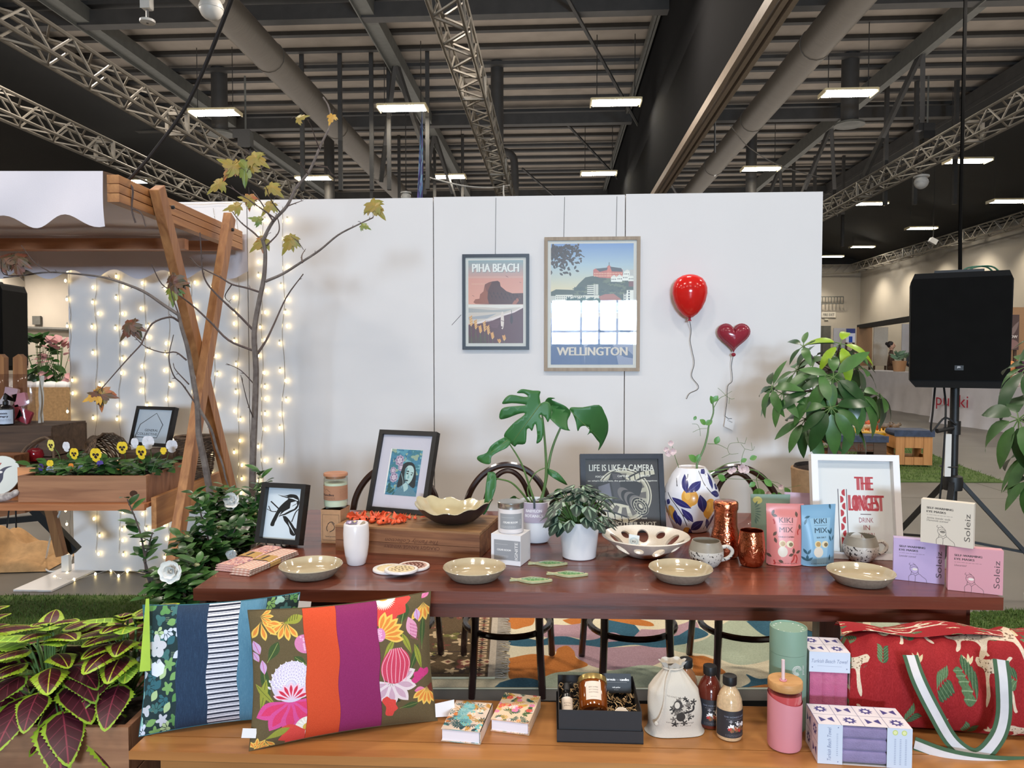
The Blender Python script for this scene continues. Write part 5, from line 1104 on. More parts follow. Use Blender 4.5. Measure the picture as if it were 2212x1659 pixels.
# ------------------------------------------------------------------ things on the bench
ZB2 = ZBN + .0008
def bp(px, py): return on(px, py, ZB2)
def cushion(name, label, bl, br, tl, cv, T_=.12, tags=(), H=.33, lean=R(14)):
	c, rz, W, _h, _l = fit(bl, br, tl, ZB2); t = thing(name, label, 'cushion', c, rot=(-lean, 0, rz), group='two patchwork cushions leaning on the table edge')
	def f(s):
		def q(u, v):
			a, b = 2 * u - 1, 2 * v - 1; e = max(0, (1 - a * a)) ** .55 * max(0, (1 - b * b)) ** .55
			x = a * W / 2 * (1 - .055 * (1 - b * b)); z = H / 2 + b * H / 2 * (1 - .065 * (1 - a * a))
			return (x + .003 * sin(7 * b + a) * e, s * (T_ / 2 * e + .0008) + .004 * sin(5 * a + 3 * b) * e * s, z)
		return q
	mt = cv.mat(name + '_print', .9, .35, 600)
	g = G(); g.grid(f(-1), 36, 28, 0); g.build('front_cover', mt, t); bm = Cv(4, 4, tuple(cv.a[4, 4] * 255), px=4).mat(name + '_back', .9)
	g = G(); g.grid(lambda u, v: f(1)(1 - u, v), 24, 18, 0); g.build('back_cover', bm, t)
	g = G(); n = 20; P = []
	for k in range(4):
		for i in range(n):
			q = i / n; u, v = ((q, 0), (1, q), (1 - q, 1), (0, 1 - q))[k]; P.append(V(f(-1)(u, v)) * .5 + V(f(1)(u, v)) * .5)
	g.tube(P, .0018, 5, closed=True); g.build('seam_piping', bm, t)
	for u, v, rr in tags:
		p = V(f(-1)(u, v)); g = G(); g.box((.018 if u > .5 else -.014, -.001, .0), (.034, .0008, .022)); g.build('care_tag', M['white_card'], t, loc=p, rot=(0, R(rr), 0))
	return t, f, W, H
gd = (28, 52, 56)
c = Cv(620, 440, gd, px=900)
def cutouts(x0, x1, seed):
	g_ = random.Random(seed); cols = ((196, 202, 214), (206, 216, 236), (122, 168, 100), (150, 196, 190), (176, 202, 150), (52, 104, 116), (64, 112, 112), (92, 146, 84))
	y = 14; k = 0
	while y < 440:
		for x in np.arange(x0 + 14, x1, 44):
			cx, cy = x + g_.uniform(-8, 8) + (k % 2) * 16, y + g_.uniform(-6, 6); co = cols[g_.randrange(8)]; ty = g_.randrange(4)
			if ty == 0: c.blob(cx, cy, 19, 5, .32, co, g_.random() * 6)
			elif ty == 1:
				a0 = g_.uniform(0, 360); c.petals(cx, cy, 32, 5, 13, co, a0, 150, fat=.72); c.ell(cx, cy, 8, 8, co)
			elif ty == 2: c.leaf(cx - 18, cy + 12, 44, 26, g_.uniform(10, 70), co)
			else: c.blob(cx, cy, 17, 3, .3, co, g_.random() * 6); [c.ell(cx + 24 + i % 3 * 5, cy - 8 + i // 3 * 6, 1.4, 1.4, (170, 190, 150)) for i in range(9)]
		y += 38; k += 1
cutouts(-10, 140, 3); cutouts(486, 640, 8)
c.ell(52, 118, 13, 20, (205, 208, 216)).ell(34, 138, 18, 14, (205, 208, 216)).ell(70, 136, 20, 15, (205, 208, 216)).ell(62, 160, 16, 18, (205, 208, 216)).ell(40, 160, 12, 16, (205, 208, 216))
c.poly([(30, 200), (46, 192), (56, 200), (70, 190), (88, 206), (84, 232), (60, 244), (36, 236)], (222, 230, 246))
nv = (30, 54, 82); c.rect(134, 0, 256, 440, nv)
g_ = random.Random(4)
for i in range(900): x, y = g_.uniform(134, 254), g_.uniform(0, 436); l = g_.uniform(6, 26); c.rect(x, y, x + .9, min(440, y + l), (58, 88, 120) if i % 3 else (20, 38, 62), .35)
c.rect(256, 0, 380, 440, (226, 226, 236))
for i in range(24):
	y = i * 18.5 + 6; c.poly([(256, y), (380, y - 2), (380, y + 4.2), (256, y + 6.2)], (28, 36, 56)).poly([(256, y + 9.5), (380, y + 7.5), (380, y + 9), (256, y + 11)], (60, 70, 92))
c.rect(380, 0, 486, 440, (84, 132, 158))
for i in range(700): x, y = g_.uniform(380, 484), g_.uniform(0, 436); c.rect(x, y, x + .9, min(440, y + g_.uniform(6, 20)), (120, 164, 184) if i % 3 else (62, 108, 138), .35)
c.noise(5, 2, 1)
t, f, W, H = cushion('leafy_cushion', 'patchwork cushion of green leaf print, navy linen and ticking stripes, behind the other', (300, 1591), (650, 1548), (297, 1308), c, .11, ((.995, .9, 8),), .325, R(13))
g = G(); g.quad((-.012, 0, -.09), (.014, 0, -.09), (.006, 0, .09), (-.002, 0, .09)); g.build('hang_tag', pm('lime_tag', (164, 196, 62), rough=.7), t, loc=V(f(-1)(.03, .78)) + V((-.004, -.018, -.0)), label='long lime green hang tag')
# floral cushion
c = Cv(1700, 1330, (98, 84, 56), px=1000).at(0, 190)
yl, orr, pk, hp_, mg_, gr, g2, lil, rd = (236, 196, 96), (226, 140, 62), (226, 130, 170), (206, 60, 130), (216, 80, 150), (62, 84, 44), (152, 156, 60), (206, 170, 214), (222, 74, 66)
def daisy(x, y, r, a0, span, n=6):
	c.petals(x, y, r, n, r * .3, yl, a0, span, orr, .68)
def leafy(x, y, L, w_, a, col=gr): c.leaf(x, y, L, w_, a, col, vein=(150, 160, 90) if col == gr else (70, 80, 36), fat=.6)
for a in ((120, 700, 230, 90, 60, gr), (150, 1120, 420, 80, 100, gr), (60, 1180, 330, 70, 80, g2), (210, 1130, 300, 60, 130, g2), (470, 620, 130, 50, 130, g2), (480, 760, 160, 70, 140, gr), (1400, 470, 220, 110, 80, gr), (1180, 800, 240, 60, 55, g2), (1490, 800, 260, 60, 110, g2), (1450, 1010, 330, 70, 70, gr), (1600, 760, 340, 60, 85, gr), (1600, 980, 300, 60, 105, g2), (1540, 340, 120, 60, -20, g2), (230, 1380, 330, 80, 25, (40, 52, 34)), (1180, 1190, 180, 60, -20, (40, 44, 34)), (1330, 1330, 200, 60, 10, gr)): leafy(*a)
daisy(320, 310, 190, 190, 110, 5); daisy(100, 300, 190, 240, 110, 4); daisy(100, 250, 120, 300, 90, 4); c.leaf(300, 330, 190, 90, 22, g2, fat=.6); [c.line([(310 + i * 22, 320 - i * 6), (322 + i * 22, 270 - i * 8)], 6, (90, 92, 36)) for i in range(6)]
c.ell(470, 540, 95, 95, (214, 130, 176)); [c.blob(440 + (i * 23) % 70, 470 + (i * 37) % 130, 9, 4, .3, (240, 190, 216)) for i in range(18)]
c.leaf(60, 620, 140, 76, 110, lil, vein=hp_).leaf(50, 690, 110, 60, 120, lil, vein=hp_).leaf(100, 810, 140, 60, 100, lil, vein=hp_)
c.petals(330, 1080, 330, 5, 170, mg_, 205, 130, (220, 60, 110), .62); c.ell(340, 900, 180, 200, (214, 204, 226))
for r_ in range(7):
	for i in range(13):
		a = PI + PI * (i + .5 * (r_ % 2)) / 12; rr = 200 - r_ * 26; x, y = 340 + cos(a) * rr * .9, 930 + sin(a) * rr * 1.12; c.leaf(x, y + 26, 44, 22, 90 + (6.5 - i) * 7, (238, 232, 240)); c.leaf(x, y + 20, 26, 10, 90 + (6.5 - i) * 7, (188, 176, 214))
c.petals(340, 1080, 175, 7, 54, (238, 200, 220), 20, 140, (206, 48, 76), .68)
c.ell(470, 1370, 100, 105, (236, 226, 214)); c.petals(480, 1370, 110, 18, 16, (250, 246, 236), 0, 360); c.ell(478, 1372, 34, 38, (220, 178, 80)); c.petals(470, 1400, 240, 4, 110, rd, 170, 80, fat=.6)
daisy(120, 1440, 130, 200, 120, 5); c.leaf(120, 1440, 230, 76, 22, g2, fat=.6); daisy(60, 1520, 110, 10, 120, 4)
c.petals(1225, 190, 270, 6, 150, rd, 195, 160, fat=.66); c.ell(1230, 180, 120, 60, (238, 222, 206)); c.petals(1230, 180, 120, 20, 12, (250, 242, 226), 180, 180); c.ell(1230, 180, 46, 24, (222, 170, 60))
daisy(1170, 560, 255, -15, 90, 6); daisy(1620, 280, 200, 235, 70, 4); c.ell(1180, 540, 55, 70, (220, 140, 190)); [c.blob(1160 + (i * 17) % 50, 490 + (i * 29) % 110, 7, 4, .3, (244, 200, 226)) for i in range(14)]
c.leaf(1545, 640, 250, 110, 108, (226, 160, 190)); [c.line([(1490 + i * 16, 470 + j * 34 + i * 8), (1496 + i * 16, 492 + j * 34 + i * 8)], 5, (180, 70, 120)) for i in range(5) for j in range(5)]; c.leaf(1570, 460, 130, 66, 100, lil, vein=hp_)
c.petals(1280, 1040, 260, 6, 120, (232, 216, 222), 190, 190, (206, 170, 190), .62); c.ell(1320, 880, 150, 180, (206, 66, 96)); [c.line([(1320 + k * 18, 700), (1320 + k * 46, 860), (1320 + k * 34, 1050)], 8, (240, 170, 190), smooth=5) for k in range(-3, 4)]
c.petals(1200, 1300, 120, 4, 90, rd, -60, 140, fat=.6); c.petals(1600, 1060, 120, 4, 70, hp_, 60, 120); c.leaf(1500, 1170, 120, 70, 0, pk, vein=hp_); daisy(1640, 1150, 190, 210, 80, 5); c.leaf(1640, 1150, 120, 90, -20, (110, 44, 34)); c.leaf(1600, 240, 110, 60, 40, pk, vein=hp_)
c.rect(474, 190, 775, 1520, (210, 76, 38)); c.rect(775, 190, 1160, 1520, (140, 36, 96)); c.line([(474, 190), (474, 1520)], 3, (120, 40, 26)); c.line([(775, 190), (775, 1520)], 3, (110, 26, 60)); c.line([(1160, 190), (1160, 1520)], 3, (90, 20, 60)); c.noise(4, 3, 2)
t, f, W, H = cushion('floral_cushion', 'patchwork cushion of protea flower print with orange and magenta bands, in front', (538, 1622), (945, 1556), (548, 1320), c, .12, ((.02, .12, 10),), .335, R(13))
g = G(); g.quad((0, 0, -.02), (.05, -.012, -.022), (.05, -.012, .02), (0, 0, .014)); g.build('care_tag', M['white_card'], t, loc=V(f(-1)(.99, .03)) + V((0, -.004, .02)))
# notebooks
def notebook(bl, br, zt, dep, cv, label):
	a_, b_ = bp(*bl), bp(*br); d_ = b_ - a_; rz = math.atan2(d_.y, d_.x); W_ = d_.length; bk = V((-sin(rz), cos(rz), 0))
	t = thing('notebook', label, 'book', (a_ + b_) / 2 + bk * dep / 2, rz, 'floral notebooks on the bench'); cm = cv.mat('notebook_cover', .5)
	g = G(); g.box((-.001, 0, zt / 2), (W_ - .006, dep - .006, zt - .004)); g.build('page_block', M['pages'], t)
	for z in (.0012, zt - .0012):
		g = G(); x, y = W_ / 2, dep / 2; g.box((0, 0, 0), (W_, dep, .0022), 0); g.quad((-x, -y, .0012), (x, -y, .0012), (x, y, .0012), (-x, y, .0012)); g.build('cover', cm, t, loc=(0, 0, z))
	g = G(); g.box((W_ / 2 - .001, 0, zt / 2), (.002, dep, zt)); g.build('spine', cm, t)
M['pages'] = pm('white_page_edges', (226, 222, 230), rough=.9, var=.05, scale=4, stretch=(1, 1, 300))
def florals(bg, seed, pal, n=46, leaf_=((40, 84, 78), (196, 140, 60))):
	c = Cv(100, 150, bg, px=300); g_ = random.Random(seed)
	for i in range(n):
		x, y = g_.uniform(0, 100), g_.uniform(0, 150); c.petals(x, y, g_.uniform(10, 20), 9, 3.4, leaf_[i % len(leaf_)], g_.uniform(0, 360), g_.choice((150, 200, 360)))
		if i % 2: r_ = g_.uniform(5, 10); co = g_.choice(pal); c.petals(g_.uniform(0, 100), g_.uniform(0, 150), r_, 6, r_ * .7, co);
	for i in range(14): x, y = g_.uniform(0, 100), g_.uniform(0, 150); r_ = g_.uniform(6, 10); c.petals(x, y, r_, 6, r_ * .8, g_.choice(pal)); c.ell(x, y, r_ * .25, r_ * .25, (230, 180, 70))
	return c
c = florals((226, 206, 190), 3, ((110, 190, 196), (214, 120, 50), (120, 196, 200), (240, 226, 210)), 34, ((40, 74, 82), (196, 140, 56), (52, 92, 96))); c.poly(tex2([(30, 0), (60, 30), (46, 70), (70, 110), (30, 100), (20, 60)], 4), (118, 190, 200), .75)
notebook((953, 1601), (1038, 1609), .033, .155, c, 'notebook with a jungle cover in teal and ochre, left of the two')
notebook((1060, 1579), (1143, 1589), .032, .155, florals((232, 206, 176), 11, ((226, 90, 80), (238, 170, 130), (230, 130, 180), (236, 110, 90), (240, 220, 220)), 30, ((70, 100, 60), (214, 170, 80), (50, 90, 80))), 'notebook with a red and pink flower cover, right of the two')
# gift box with its contents
a_, b_ = bp(1203, 1603), bp(1390, 1608); d_ = b_ - a_; rz = math.atan2(d_.y, d_.x); GW = d_.length; GD = .215; GH = .082
gp_ = (a_ + b_) / 2 + V((-sin(rz), cos(rz), 0)) * GD / 2
M['box_black'] = pm('black_card', (34, 33, 36), rough=.6, var=.06, scale=20)
t = thing('gift_box', 'black open gift box sitting in its upturned lid, filled with candles', 'box', gp_, rz)
for nm, w_, d2, h, z in (('lid', GW, GD, .032, 0), ('box', GW - .008, GD - .008, GH - .004, .003)):
	g = G(); g.box((0, 0, z + .0015), (w_, d2, .003))
	for s in (-1, 1): g.box((0, s * (d2 / 2 - .001), z + h / 2), (w_, .002, h)); g.box((s * (w_ / 2 - .001), 0, z + h / 2), (.002, d2 - .004, h))
	g.build(nm, M['box_black'], t)
Mg = rotz(rz);
def gl(x, y, z): return gp_ + Mg.to_3x3() @ V((x, y, z))
M['shred'] = pm('shredded_kraft_paper', (230, 196, 146), rough=.9, var=.1, scale=60)
g = G(); r_ = random.Random(6)
for i in range(330):
	x, y = r_.uniform(-GW * .46, GW * .46), r_.uniform(-GD * .45, GD * .45); z = .012 + .04 * (y / GD + .5) + r_.uniform(0, .016); a = r_.uniform(0, 6.3); l = r_.uniform(.008, .016)
	P = [V((x + cos(a + k * r_.uniform(.2, .9)) * l * k * .5, y + sin(a + k * .6) * l * k * .5, z + .005 * sin(k * 2 + i))) for k in range(4)]
	P = [V((max(-GW * .47, min(GW * .47, p.x)), max(-GD * .46, min(GD * .46, p.y)), max(.008, p.z))) for p in P]
	for k in range(3):
		w2 = V((0, 0, .0012)) if i % 2 else V((.0012, .0012, 0)); g.add([P[k] - w2, P[k] + w2, P[k + 1] + w2, P[k + 1] - w2], [(0, 1, 2, 3)])
sh = g.build('paper_shreds', M['shred'], None, loc=gp_, rot=(0, 0, rz), kind='stuff'); tag(sh, 'shredded kraft paper padding inside the black gift box', 'packing paper')
M['amber'] = pm('amber_glass', (126, 62, 18), rough=.08, var=.1, scale=20, coat=.8); M['cream_label'] = pm('cream_label', (222, 206, 190), rough=.8, var=.02); M['gold'] = pm('brass_lid', (206, 176, 110), rough=.25, metal=.8)
tilt = R(-52)
t = thing('amber_candle', 'amber glass candle jar with cream label lying in the middle of the gift box', 'candle', gl(-.012, -.035, .044), rot=(tilt, 0, rz))
g = G(); g.lathe([(.03, 0), (.036, .004), (.0375, .012), (.0375, .07), (.036, .075)], 36, cap=(True, False)); g.build('jar', M['amber'], t)
g = G(); g.lathe([(.0385, .074), (.039, .078), (.039, .088), (.037, .0895), (.0001, .0895)], 36, cap=(True, False)); g.build('lid', M['gold'], t)
c = Cv(40, 50, (222, 206, 190), px=160); [c.text(s_, 20, 18 + i * 7, 3.4, (110, 90, 80), wd=24) for i, s_ in enumerate(('BERRY & AMBER', 'SOY CANDLE', 'HAND POURED'))]; c.lines(12, 28, 42, 1, 3, 1, (150, 130, 120))
g = G(); g.grid(lambda u, v: (.0379 * sin(lerp(-.55, .55, u)), -.0379 * cos(lerp(-.55, .55, u)), lerp(.016, .066, v)), 10, 1); g.build('label', c.mat('amber_candle_label', .8), t)
t = thing('spray_bottle', 'small dark spray bottle with cream label at the left inside the gift box', 'bottle', gl(-.081, -.055, .036), rot=(R(-60), 0, rz))
g = G(); g.lathe([(.013, 0), (.0155, .002), (.016, .06), (.014, .068), (.0075, .073), (.0075, .078)], 24, cap=(True, False)); g.build('body', M['black_gloss'], t)
g = G(); g.lathe([(.009, .078), (.0092, .098), (.008, .1), (.0001, .1)], 20, cap=(True, False)); g.build('cap', M['black'], t)
c = Cv(40, 50, (222, 206, 190), px=120); c.text('ROOM', 20, 22, 4, (110, 90, 80), wd=20).text('SPRAY', 20, 30, 4, (110, 90, 80), wd=20)
g = G(); g.grid(lambda u, v: (.0163 * sin(lerp(-1.1, 1.1, u)), -.0163 * cos(lerp(-1.1, 1.1, u)), lerp(.006, .052, v)), 10, 1); g.build('label', c.mat('spray_label', .8), t)
t = thing('candle_tin', 'little candle tin with a cream lid at the right inside the gift box', 'candle', gl(.058, -.06, .048), rot=(R(50), 0, rz))
g = G(); g.lathe([(.019, -.02), (.02, -.018), (.02, .006), (.0001, .0062)], 28, cap=(True, False)); g.build('tin', M['silver'], t)
c = Cv(40, 40, (226, 212, 196), px=120); c.text('BERRY & AMBER', 20, 19, 3, (110, 90, 80), wd=30).text('SOY CANDLE', 20, 25, 3, (110, 90, 80), wd=24)
q = [(cos(a), sin(a)) for a in np.linspace(0, 2 * PI, 28, endpoint=False)]; g = G(); g.add([(x * .0195, y * .0195, .0066) for x, y in q], [tuple(range(28))], uv=[(.5 + x / 2, .5 + y / 2) for x, y in q]); g.build('lid_label', c.mat('tin_label', .7), t)
t = thing('brand_card', 'black business card reading jervois road candles, propped in the gift box corner', 'card', gl(.056, .055, .058), rot=(R(-18), 0, rz))
c = Cv(86, 54, (26, 25, 27), px=300); c.text('jervois', 12, 20, 7.5, (236, 234, 232), 'l', wd=27, bold=1.2).text('road', 40, 20, 7.5, (120, 118, 120), 'l', wd=13).text('candles', 54, 20, 7.5, (236, 234, 232), 'l', wd=26, bold=1.2).rect(14, 24, 74, 24.6, (170, 168, 166)).text('ruth parker', 42, 40, 4.4, (220, 218, 216), wd=24, bold=.6).text('director', 42, 46, 3, (180, 178, 176))
g = G(); g.box((0, 0, .022), (.078, .0012, .05), face=1); g.build('card', [M['box_black'], c.mat('brand_card_print', .5)], t)
# cotton bag
M['calico'] = pm('calico_cotton', (204, 196, 184), rough=.95, var=.05, scale=30, bump=.4, bscale=500)
p = bp(1464, 1592); t = thing('cotton_bag', 'drawstring calico bag with a dark sketch printed on it', 'bag', p + V((0, .035, 0)), R(4))
c = Cv(130, 180, (206, 198, 186), px=420)
for i in range(60): g_ = random.Random(i); c.blob(70 + g_.gauss(0, 12), 104 + g_.gauss(0, 15), g_.uniform(2, 6), 5, .5, g_.choice(((60, 56, 54), (110, 104, 98), (40, 38, 38), (196, 188, 176))), g_.random() * 6)
c.ell(60, 92, 10, 12, (70, 66, 64)).ell(58, 92, 6, 8, (206, 198, 186)).ell(66, 122, 10, 12, (56, 52, 50)).line([(74, 112), (94, 108), (96, 96)], 5, (50, 46, 46), smooth=4)
c.text('THE HONEST FARM', 52, 74, 4, (130, 120, 110), rot=.25, wd=36).text('naturally good things', 66, 140, 4.4, (110, 100, 92), rot=.05, wd=62).text('made by hand', 68, 148, 4.4, (110, 100, 92), rot=.05, wd=44)
def bagf(u, v):
	a = 2 * PI * u; z = v * .172
	w = (.066 + .004 * sin(v * 5)) * (1 - .04 * v) * min(1, (1.02 - v) / .42 + .12) ** .75; d2 = (.036 + .012 * sin(PI * min(1, v * 1.2))) * min(1, (1.02 - v) / .3 + .25)
	k = 1 + .05 * sin(11 * a + 3) * max(0, v - .5) * 2 + .02 * sin(5 * a + 9 * v)
	sx_ = abs(cos(a)) ** .75 * (1 if cos(a) > 0 else -1); sy_ = abs(sin(a)) ** .85 * (1 if sin(a) > 0 else -1)
	e = .012 * max(0, .12 - v) / .12
	return (sx_ * (w + e) * k - .006 * v, sy_ * (d2 + e * .5) * k, max(.001, z - .004 * abs(sx_) * (v < .1)))
g = G(); g.grid(bagf, 44, 26, cu=True); o = g.build('sack', [c.mat('calico_print', .95, .4, 500)], t)
uvl = o.data.uv_layers.new(name='uv')
for pl in o.data.polygons:
	for li in pl.loop_indices:
		v_ = o.data.vertices[o.data.loops[li].vertex_index].co; uvl.data[li].uv = ((v_.x / .15 + .5), v_.z / .18) if pl.normal.y < .2 else (.02, .05)
g = G(); g.grid(lambda u, v: (cos(2 * PI * u) * lerp(.021, .034, v) * (1 + .12 * sin(9 * 2 * PI * u)) - .007, sin(2 * PI * u) * lerp(.015, .024, v) * (1 + .12 * sin(9 * 2 * PI * u)), .166 + .018 * v + .003 * sin(14 * PI * u)), 40, 4, cu=True); g.build('gathered_neck', M['calico'], t)
g = G(); g.tube([(-.007 + cos(a) * .026, sin(a) * .019, .168) for a in np.linspace(0, 2 * PI, 20, endpoint=False)], .0028, 6, closed=True); g.tube(bez([(-.02, -.02, .168), (-.034, -.035, .14), (-.043, -.047, .09), (-.052, -.047, .06), (-.06, -.044, .046)], 5), .0024, 6); g.ball((-.061, -.044, .042), .006); g.build('drawstring', M['calico'], t)
g = G(); g.prism([(.045 * cos(a) + .0, .03 * sin(a)) for a in np.linspace(0, 2 * PI, 16, endpoint=False)], .0005, .002, plane='xy'); g.build('base', M['calico'], t)
# sauce bottles
def bottle(px, py, rz, body, label):
	t = thing('sauce_bottle', label, 'bottle', bp(px, py) + V((0, .012, 0)), rz, 'black-capped bottles behind the calico bag')
	g = G(); g.lathe([(.026, 0), (.031, .003), (.0325, .01), (.0325, .085), (.03, .102), (.0235, .118), (.0165, .129), (.0145, .133), (.0145, .138)], 32); g.build('glass', body, t)
	g = G(); g.lathe([(.0165, .137), (.0172, .139), (.0172, .157), (.0165, .159), (.0001, .1592)], 28, cap=(True, False), fn=lambda a, r, z: (r * (1 + .018 * sin(24 * a)), z)); g.build('cap', M['black'], t)
	c = Cv(90, 66, (44, 46, 52), px=300); g_ = random.Random(3); c.text('THE HONEST FARM', 45, 16, 4, (150, 160, 180), wd=48).lines(26, 64, 20, 1, 3, 1, (140, 140, 150))
	for i in range(40): c.blob(45 + g_.gauss(0, 8), 34 + g_.gauss(0, 5), g_.uniform(2, 5), 4, .3, g_.choice(((226, 226, 226), (150, 150, 156), (40, 40, 44), (240, 240, 240))), g_.random() * 6)
	for i in range(26): c.blob(47 + g_.gauss(0, 8), 46 + g_.gauss(0, 3), g_.uniform(2, 4), 4, .3, g_.choice(((150, 96, 60), (190, 60, 56), (120, 90, 60))), g_.random() * 6)
	c.lines(24, 66, 58, 2, 3, 1, (120, 120, 126))
	g = G(); g.grid(lambda u, v: (.0331 * sin(lerp(-1.7, 1.7, u)), -.0331 * cos(lerp(-1.7, 1.7, u)), lerp(.012, .08, v)), 24, 1); g.build('label', c.mat('sauce_label', .5), t)
bottle(1578, 1596, R(12), pm('pale_dressing', (206, 176, 138), rough=.12, var=.12, scale=160, coat=.6), 'bottle of pale dressing with a black cap and label, front of three'); bottle(1535, 1570, R(6), pm('dark_red_sauce', (92, 34, 24), rough=.1, var=.2, scale=20, coat=.6), 'bottle of dark red sauce, middle of three'); bottle(1483, 1552, 0, pm('tan_sauce', (150, 100, 66), rough=.12, var=.1, coat=.6), 'bottle of tan sauce mostly hidden behind the calico bag')
# green tube and pink tumbler
M['sage'] = pm('sage_card_tube', (126, 156, 138), rough=.6, var=.03)
t = thing('card_tube', 'tall sage green cardboard tube behind the pink tumbler', 'tube', bp(1700, 1566))
g = G(); g.lathe([(.046, 0), (.0465, .001), (.0465, .2)], 40, cap=(True, False)); g.build('tube', M['sage'], t)
g = G(); g.lathe([(.0468, .2005), (.0468, .263), (.0462, .2648), (.0445, .2648), (.0435, .261), (.0001, .261)], 40, cap=(False, False)); g.build('lid', M['sage'], t)
for i in range(14):
	a = i * PI / 7; g = G(); g.box((0, 0, 0), (.004, .0025, .0006));
	if i % 4 != 3: g.build('printed_mark', M['txt_white'], t, loc=(cos(a) * .036, sin(a) * .036, .2614), rot=(0, 0, a))
g = G()
for r_ in (.012, .009, .006): g.tube([(.0468 * sin(.15 + cos(a) * r_ / .0468), -.0468 * cos(.15 + cos(a) * r_ / .0468), .165 + sin(a) * r_) for a in np.linspace(0, 5.2, 24)], .0007, 4)
g.build('printed_rings', M['txt_white'], t); lettering('porter', .007, M['txt_white'], t, (.0468 * sin(.52), -.0468 * cos(.52) - .0004, .165), (PI / 2, -PI / 2, .5))
M['pink_sil'] = pm('pink_silicone', (214, 140, 150), rough=.5, var=.02); M['bamboo'] = wood('bamboo_lid', (206, 156, 100), (186, 134, 80), 0, 20, .5)
M['red_liquid'] = pm('pink_tinted_glass', (198, 78, 82), rough=.06, var=.05, coat=.8)
t = thing('pink_tumbler', 'glass tumbler in a pink sleeve with bamboo lid and straw', 'tumbler', bp(1694, 1612))
g = G(); g.lathe([(.034, 0), (.039, .003), (.041, .01), (.0415, .128)], 40, cap=(True, False), fn=lambda a, r, z: (r, z + (.01 * cos(a - 2.4) if z > .1 else 0))); g.build('sleeve', M['pink_sil'], t)
g = G(); g.lathe([(.038, .01), (.0395, .14)], 36, cap=(True, True)); g.build('glass', M['red_liquid'], t, label='reddish glass above the sleeve')
g = G(); g.lathe([(.0395, .14), (.0398, .153)], 36, cap=(False, False)); g.build('rim', M['jar_glass'], t)
g = G(); g.lathe([(.0405, .1505), (.0415, .152), (.0415, .168), (.04, .1705), (.0001, .1706)], 40, cap=(True, False)); g.build('lid', M['bamboo'], t)
g = G(); g.tube([(-.008, -.008, .171), (-.008, -.006, .222)], .0042, 10); g.build('straw', pm('clear_straw', (226, 200, 204), rough=.2, var=.02), t)
g = G(); g.tube([(-.008 + cos(a) * .007, -.008 + sin(a) * .007, .1722) for a in np.linspace(0, 2 * PI, 16, endpoint=False)], .002, 6, closed=True); g.build('grommet', M['pink_sil'], t)
# beach towel boxes
def sunlogo(c, x, y, r, k):
	nv = (66, 64, 128)
	if k: c.ell(x, y, r * .62, r * .62, nv); [c.leaf(x, y, r * 1.05, r * .42, a * 36, nv) for a in range(10)]; c.ell(x, y, r * .38, r * .38, (226, 222, 228))
	else: c.poly([(x - r, y - r * .8), (x - r * .2, y + r * .1), (x - r, y + r * .8), (x - r * .8, y)], nv).poly([(x - r, y + r * .8), (x - r, y - r * .7), (x - r * .1, y + r * .2)], nv).poly([(x + r, y - r * .8), (x + r * .2, y), (x + r, y + r * .8), (x + r * .8, y)], nv).poly([(x + r, y - r * .8), (x + r, y + r * .7), (x + r * .1, y - r * .2)], nv)
def tiles(nx, ny, seed):
	c = Cv(nx * 40, ny * 40, (224, 218, 224), px=nx * 110)
	for i in range(nx):
		for j in range(ny): sunlogo(c, i * 40 + 20, j * 40 + 20, 12, (i + j + seed) % 2); c.rect(i * 40, j * 40, i * 40 + .9, j * 40 + 40, (90, 86, 130)); c.rect(i * 40, j * 40, i * 40 + 40, j * 40 + .9, (90, 86, 130))
	return c
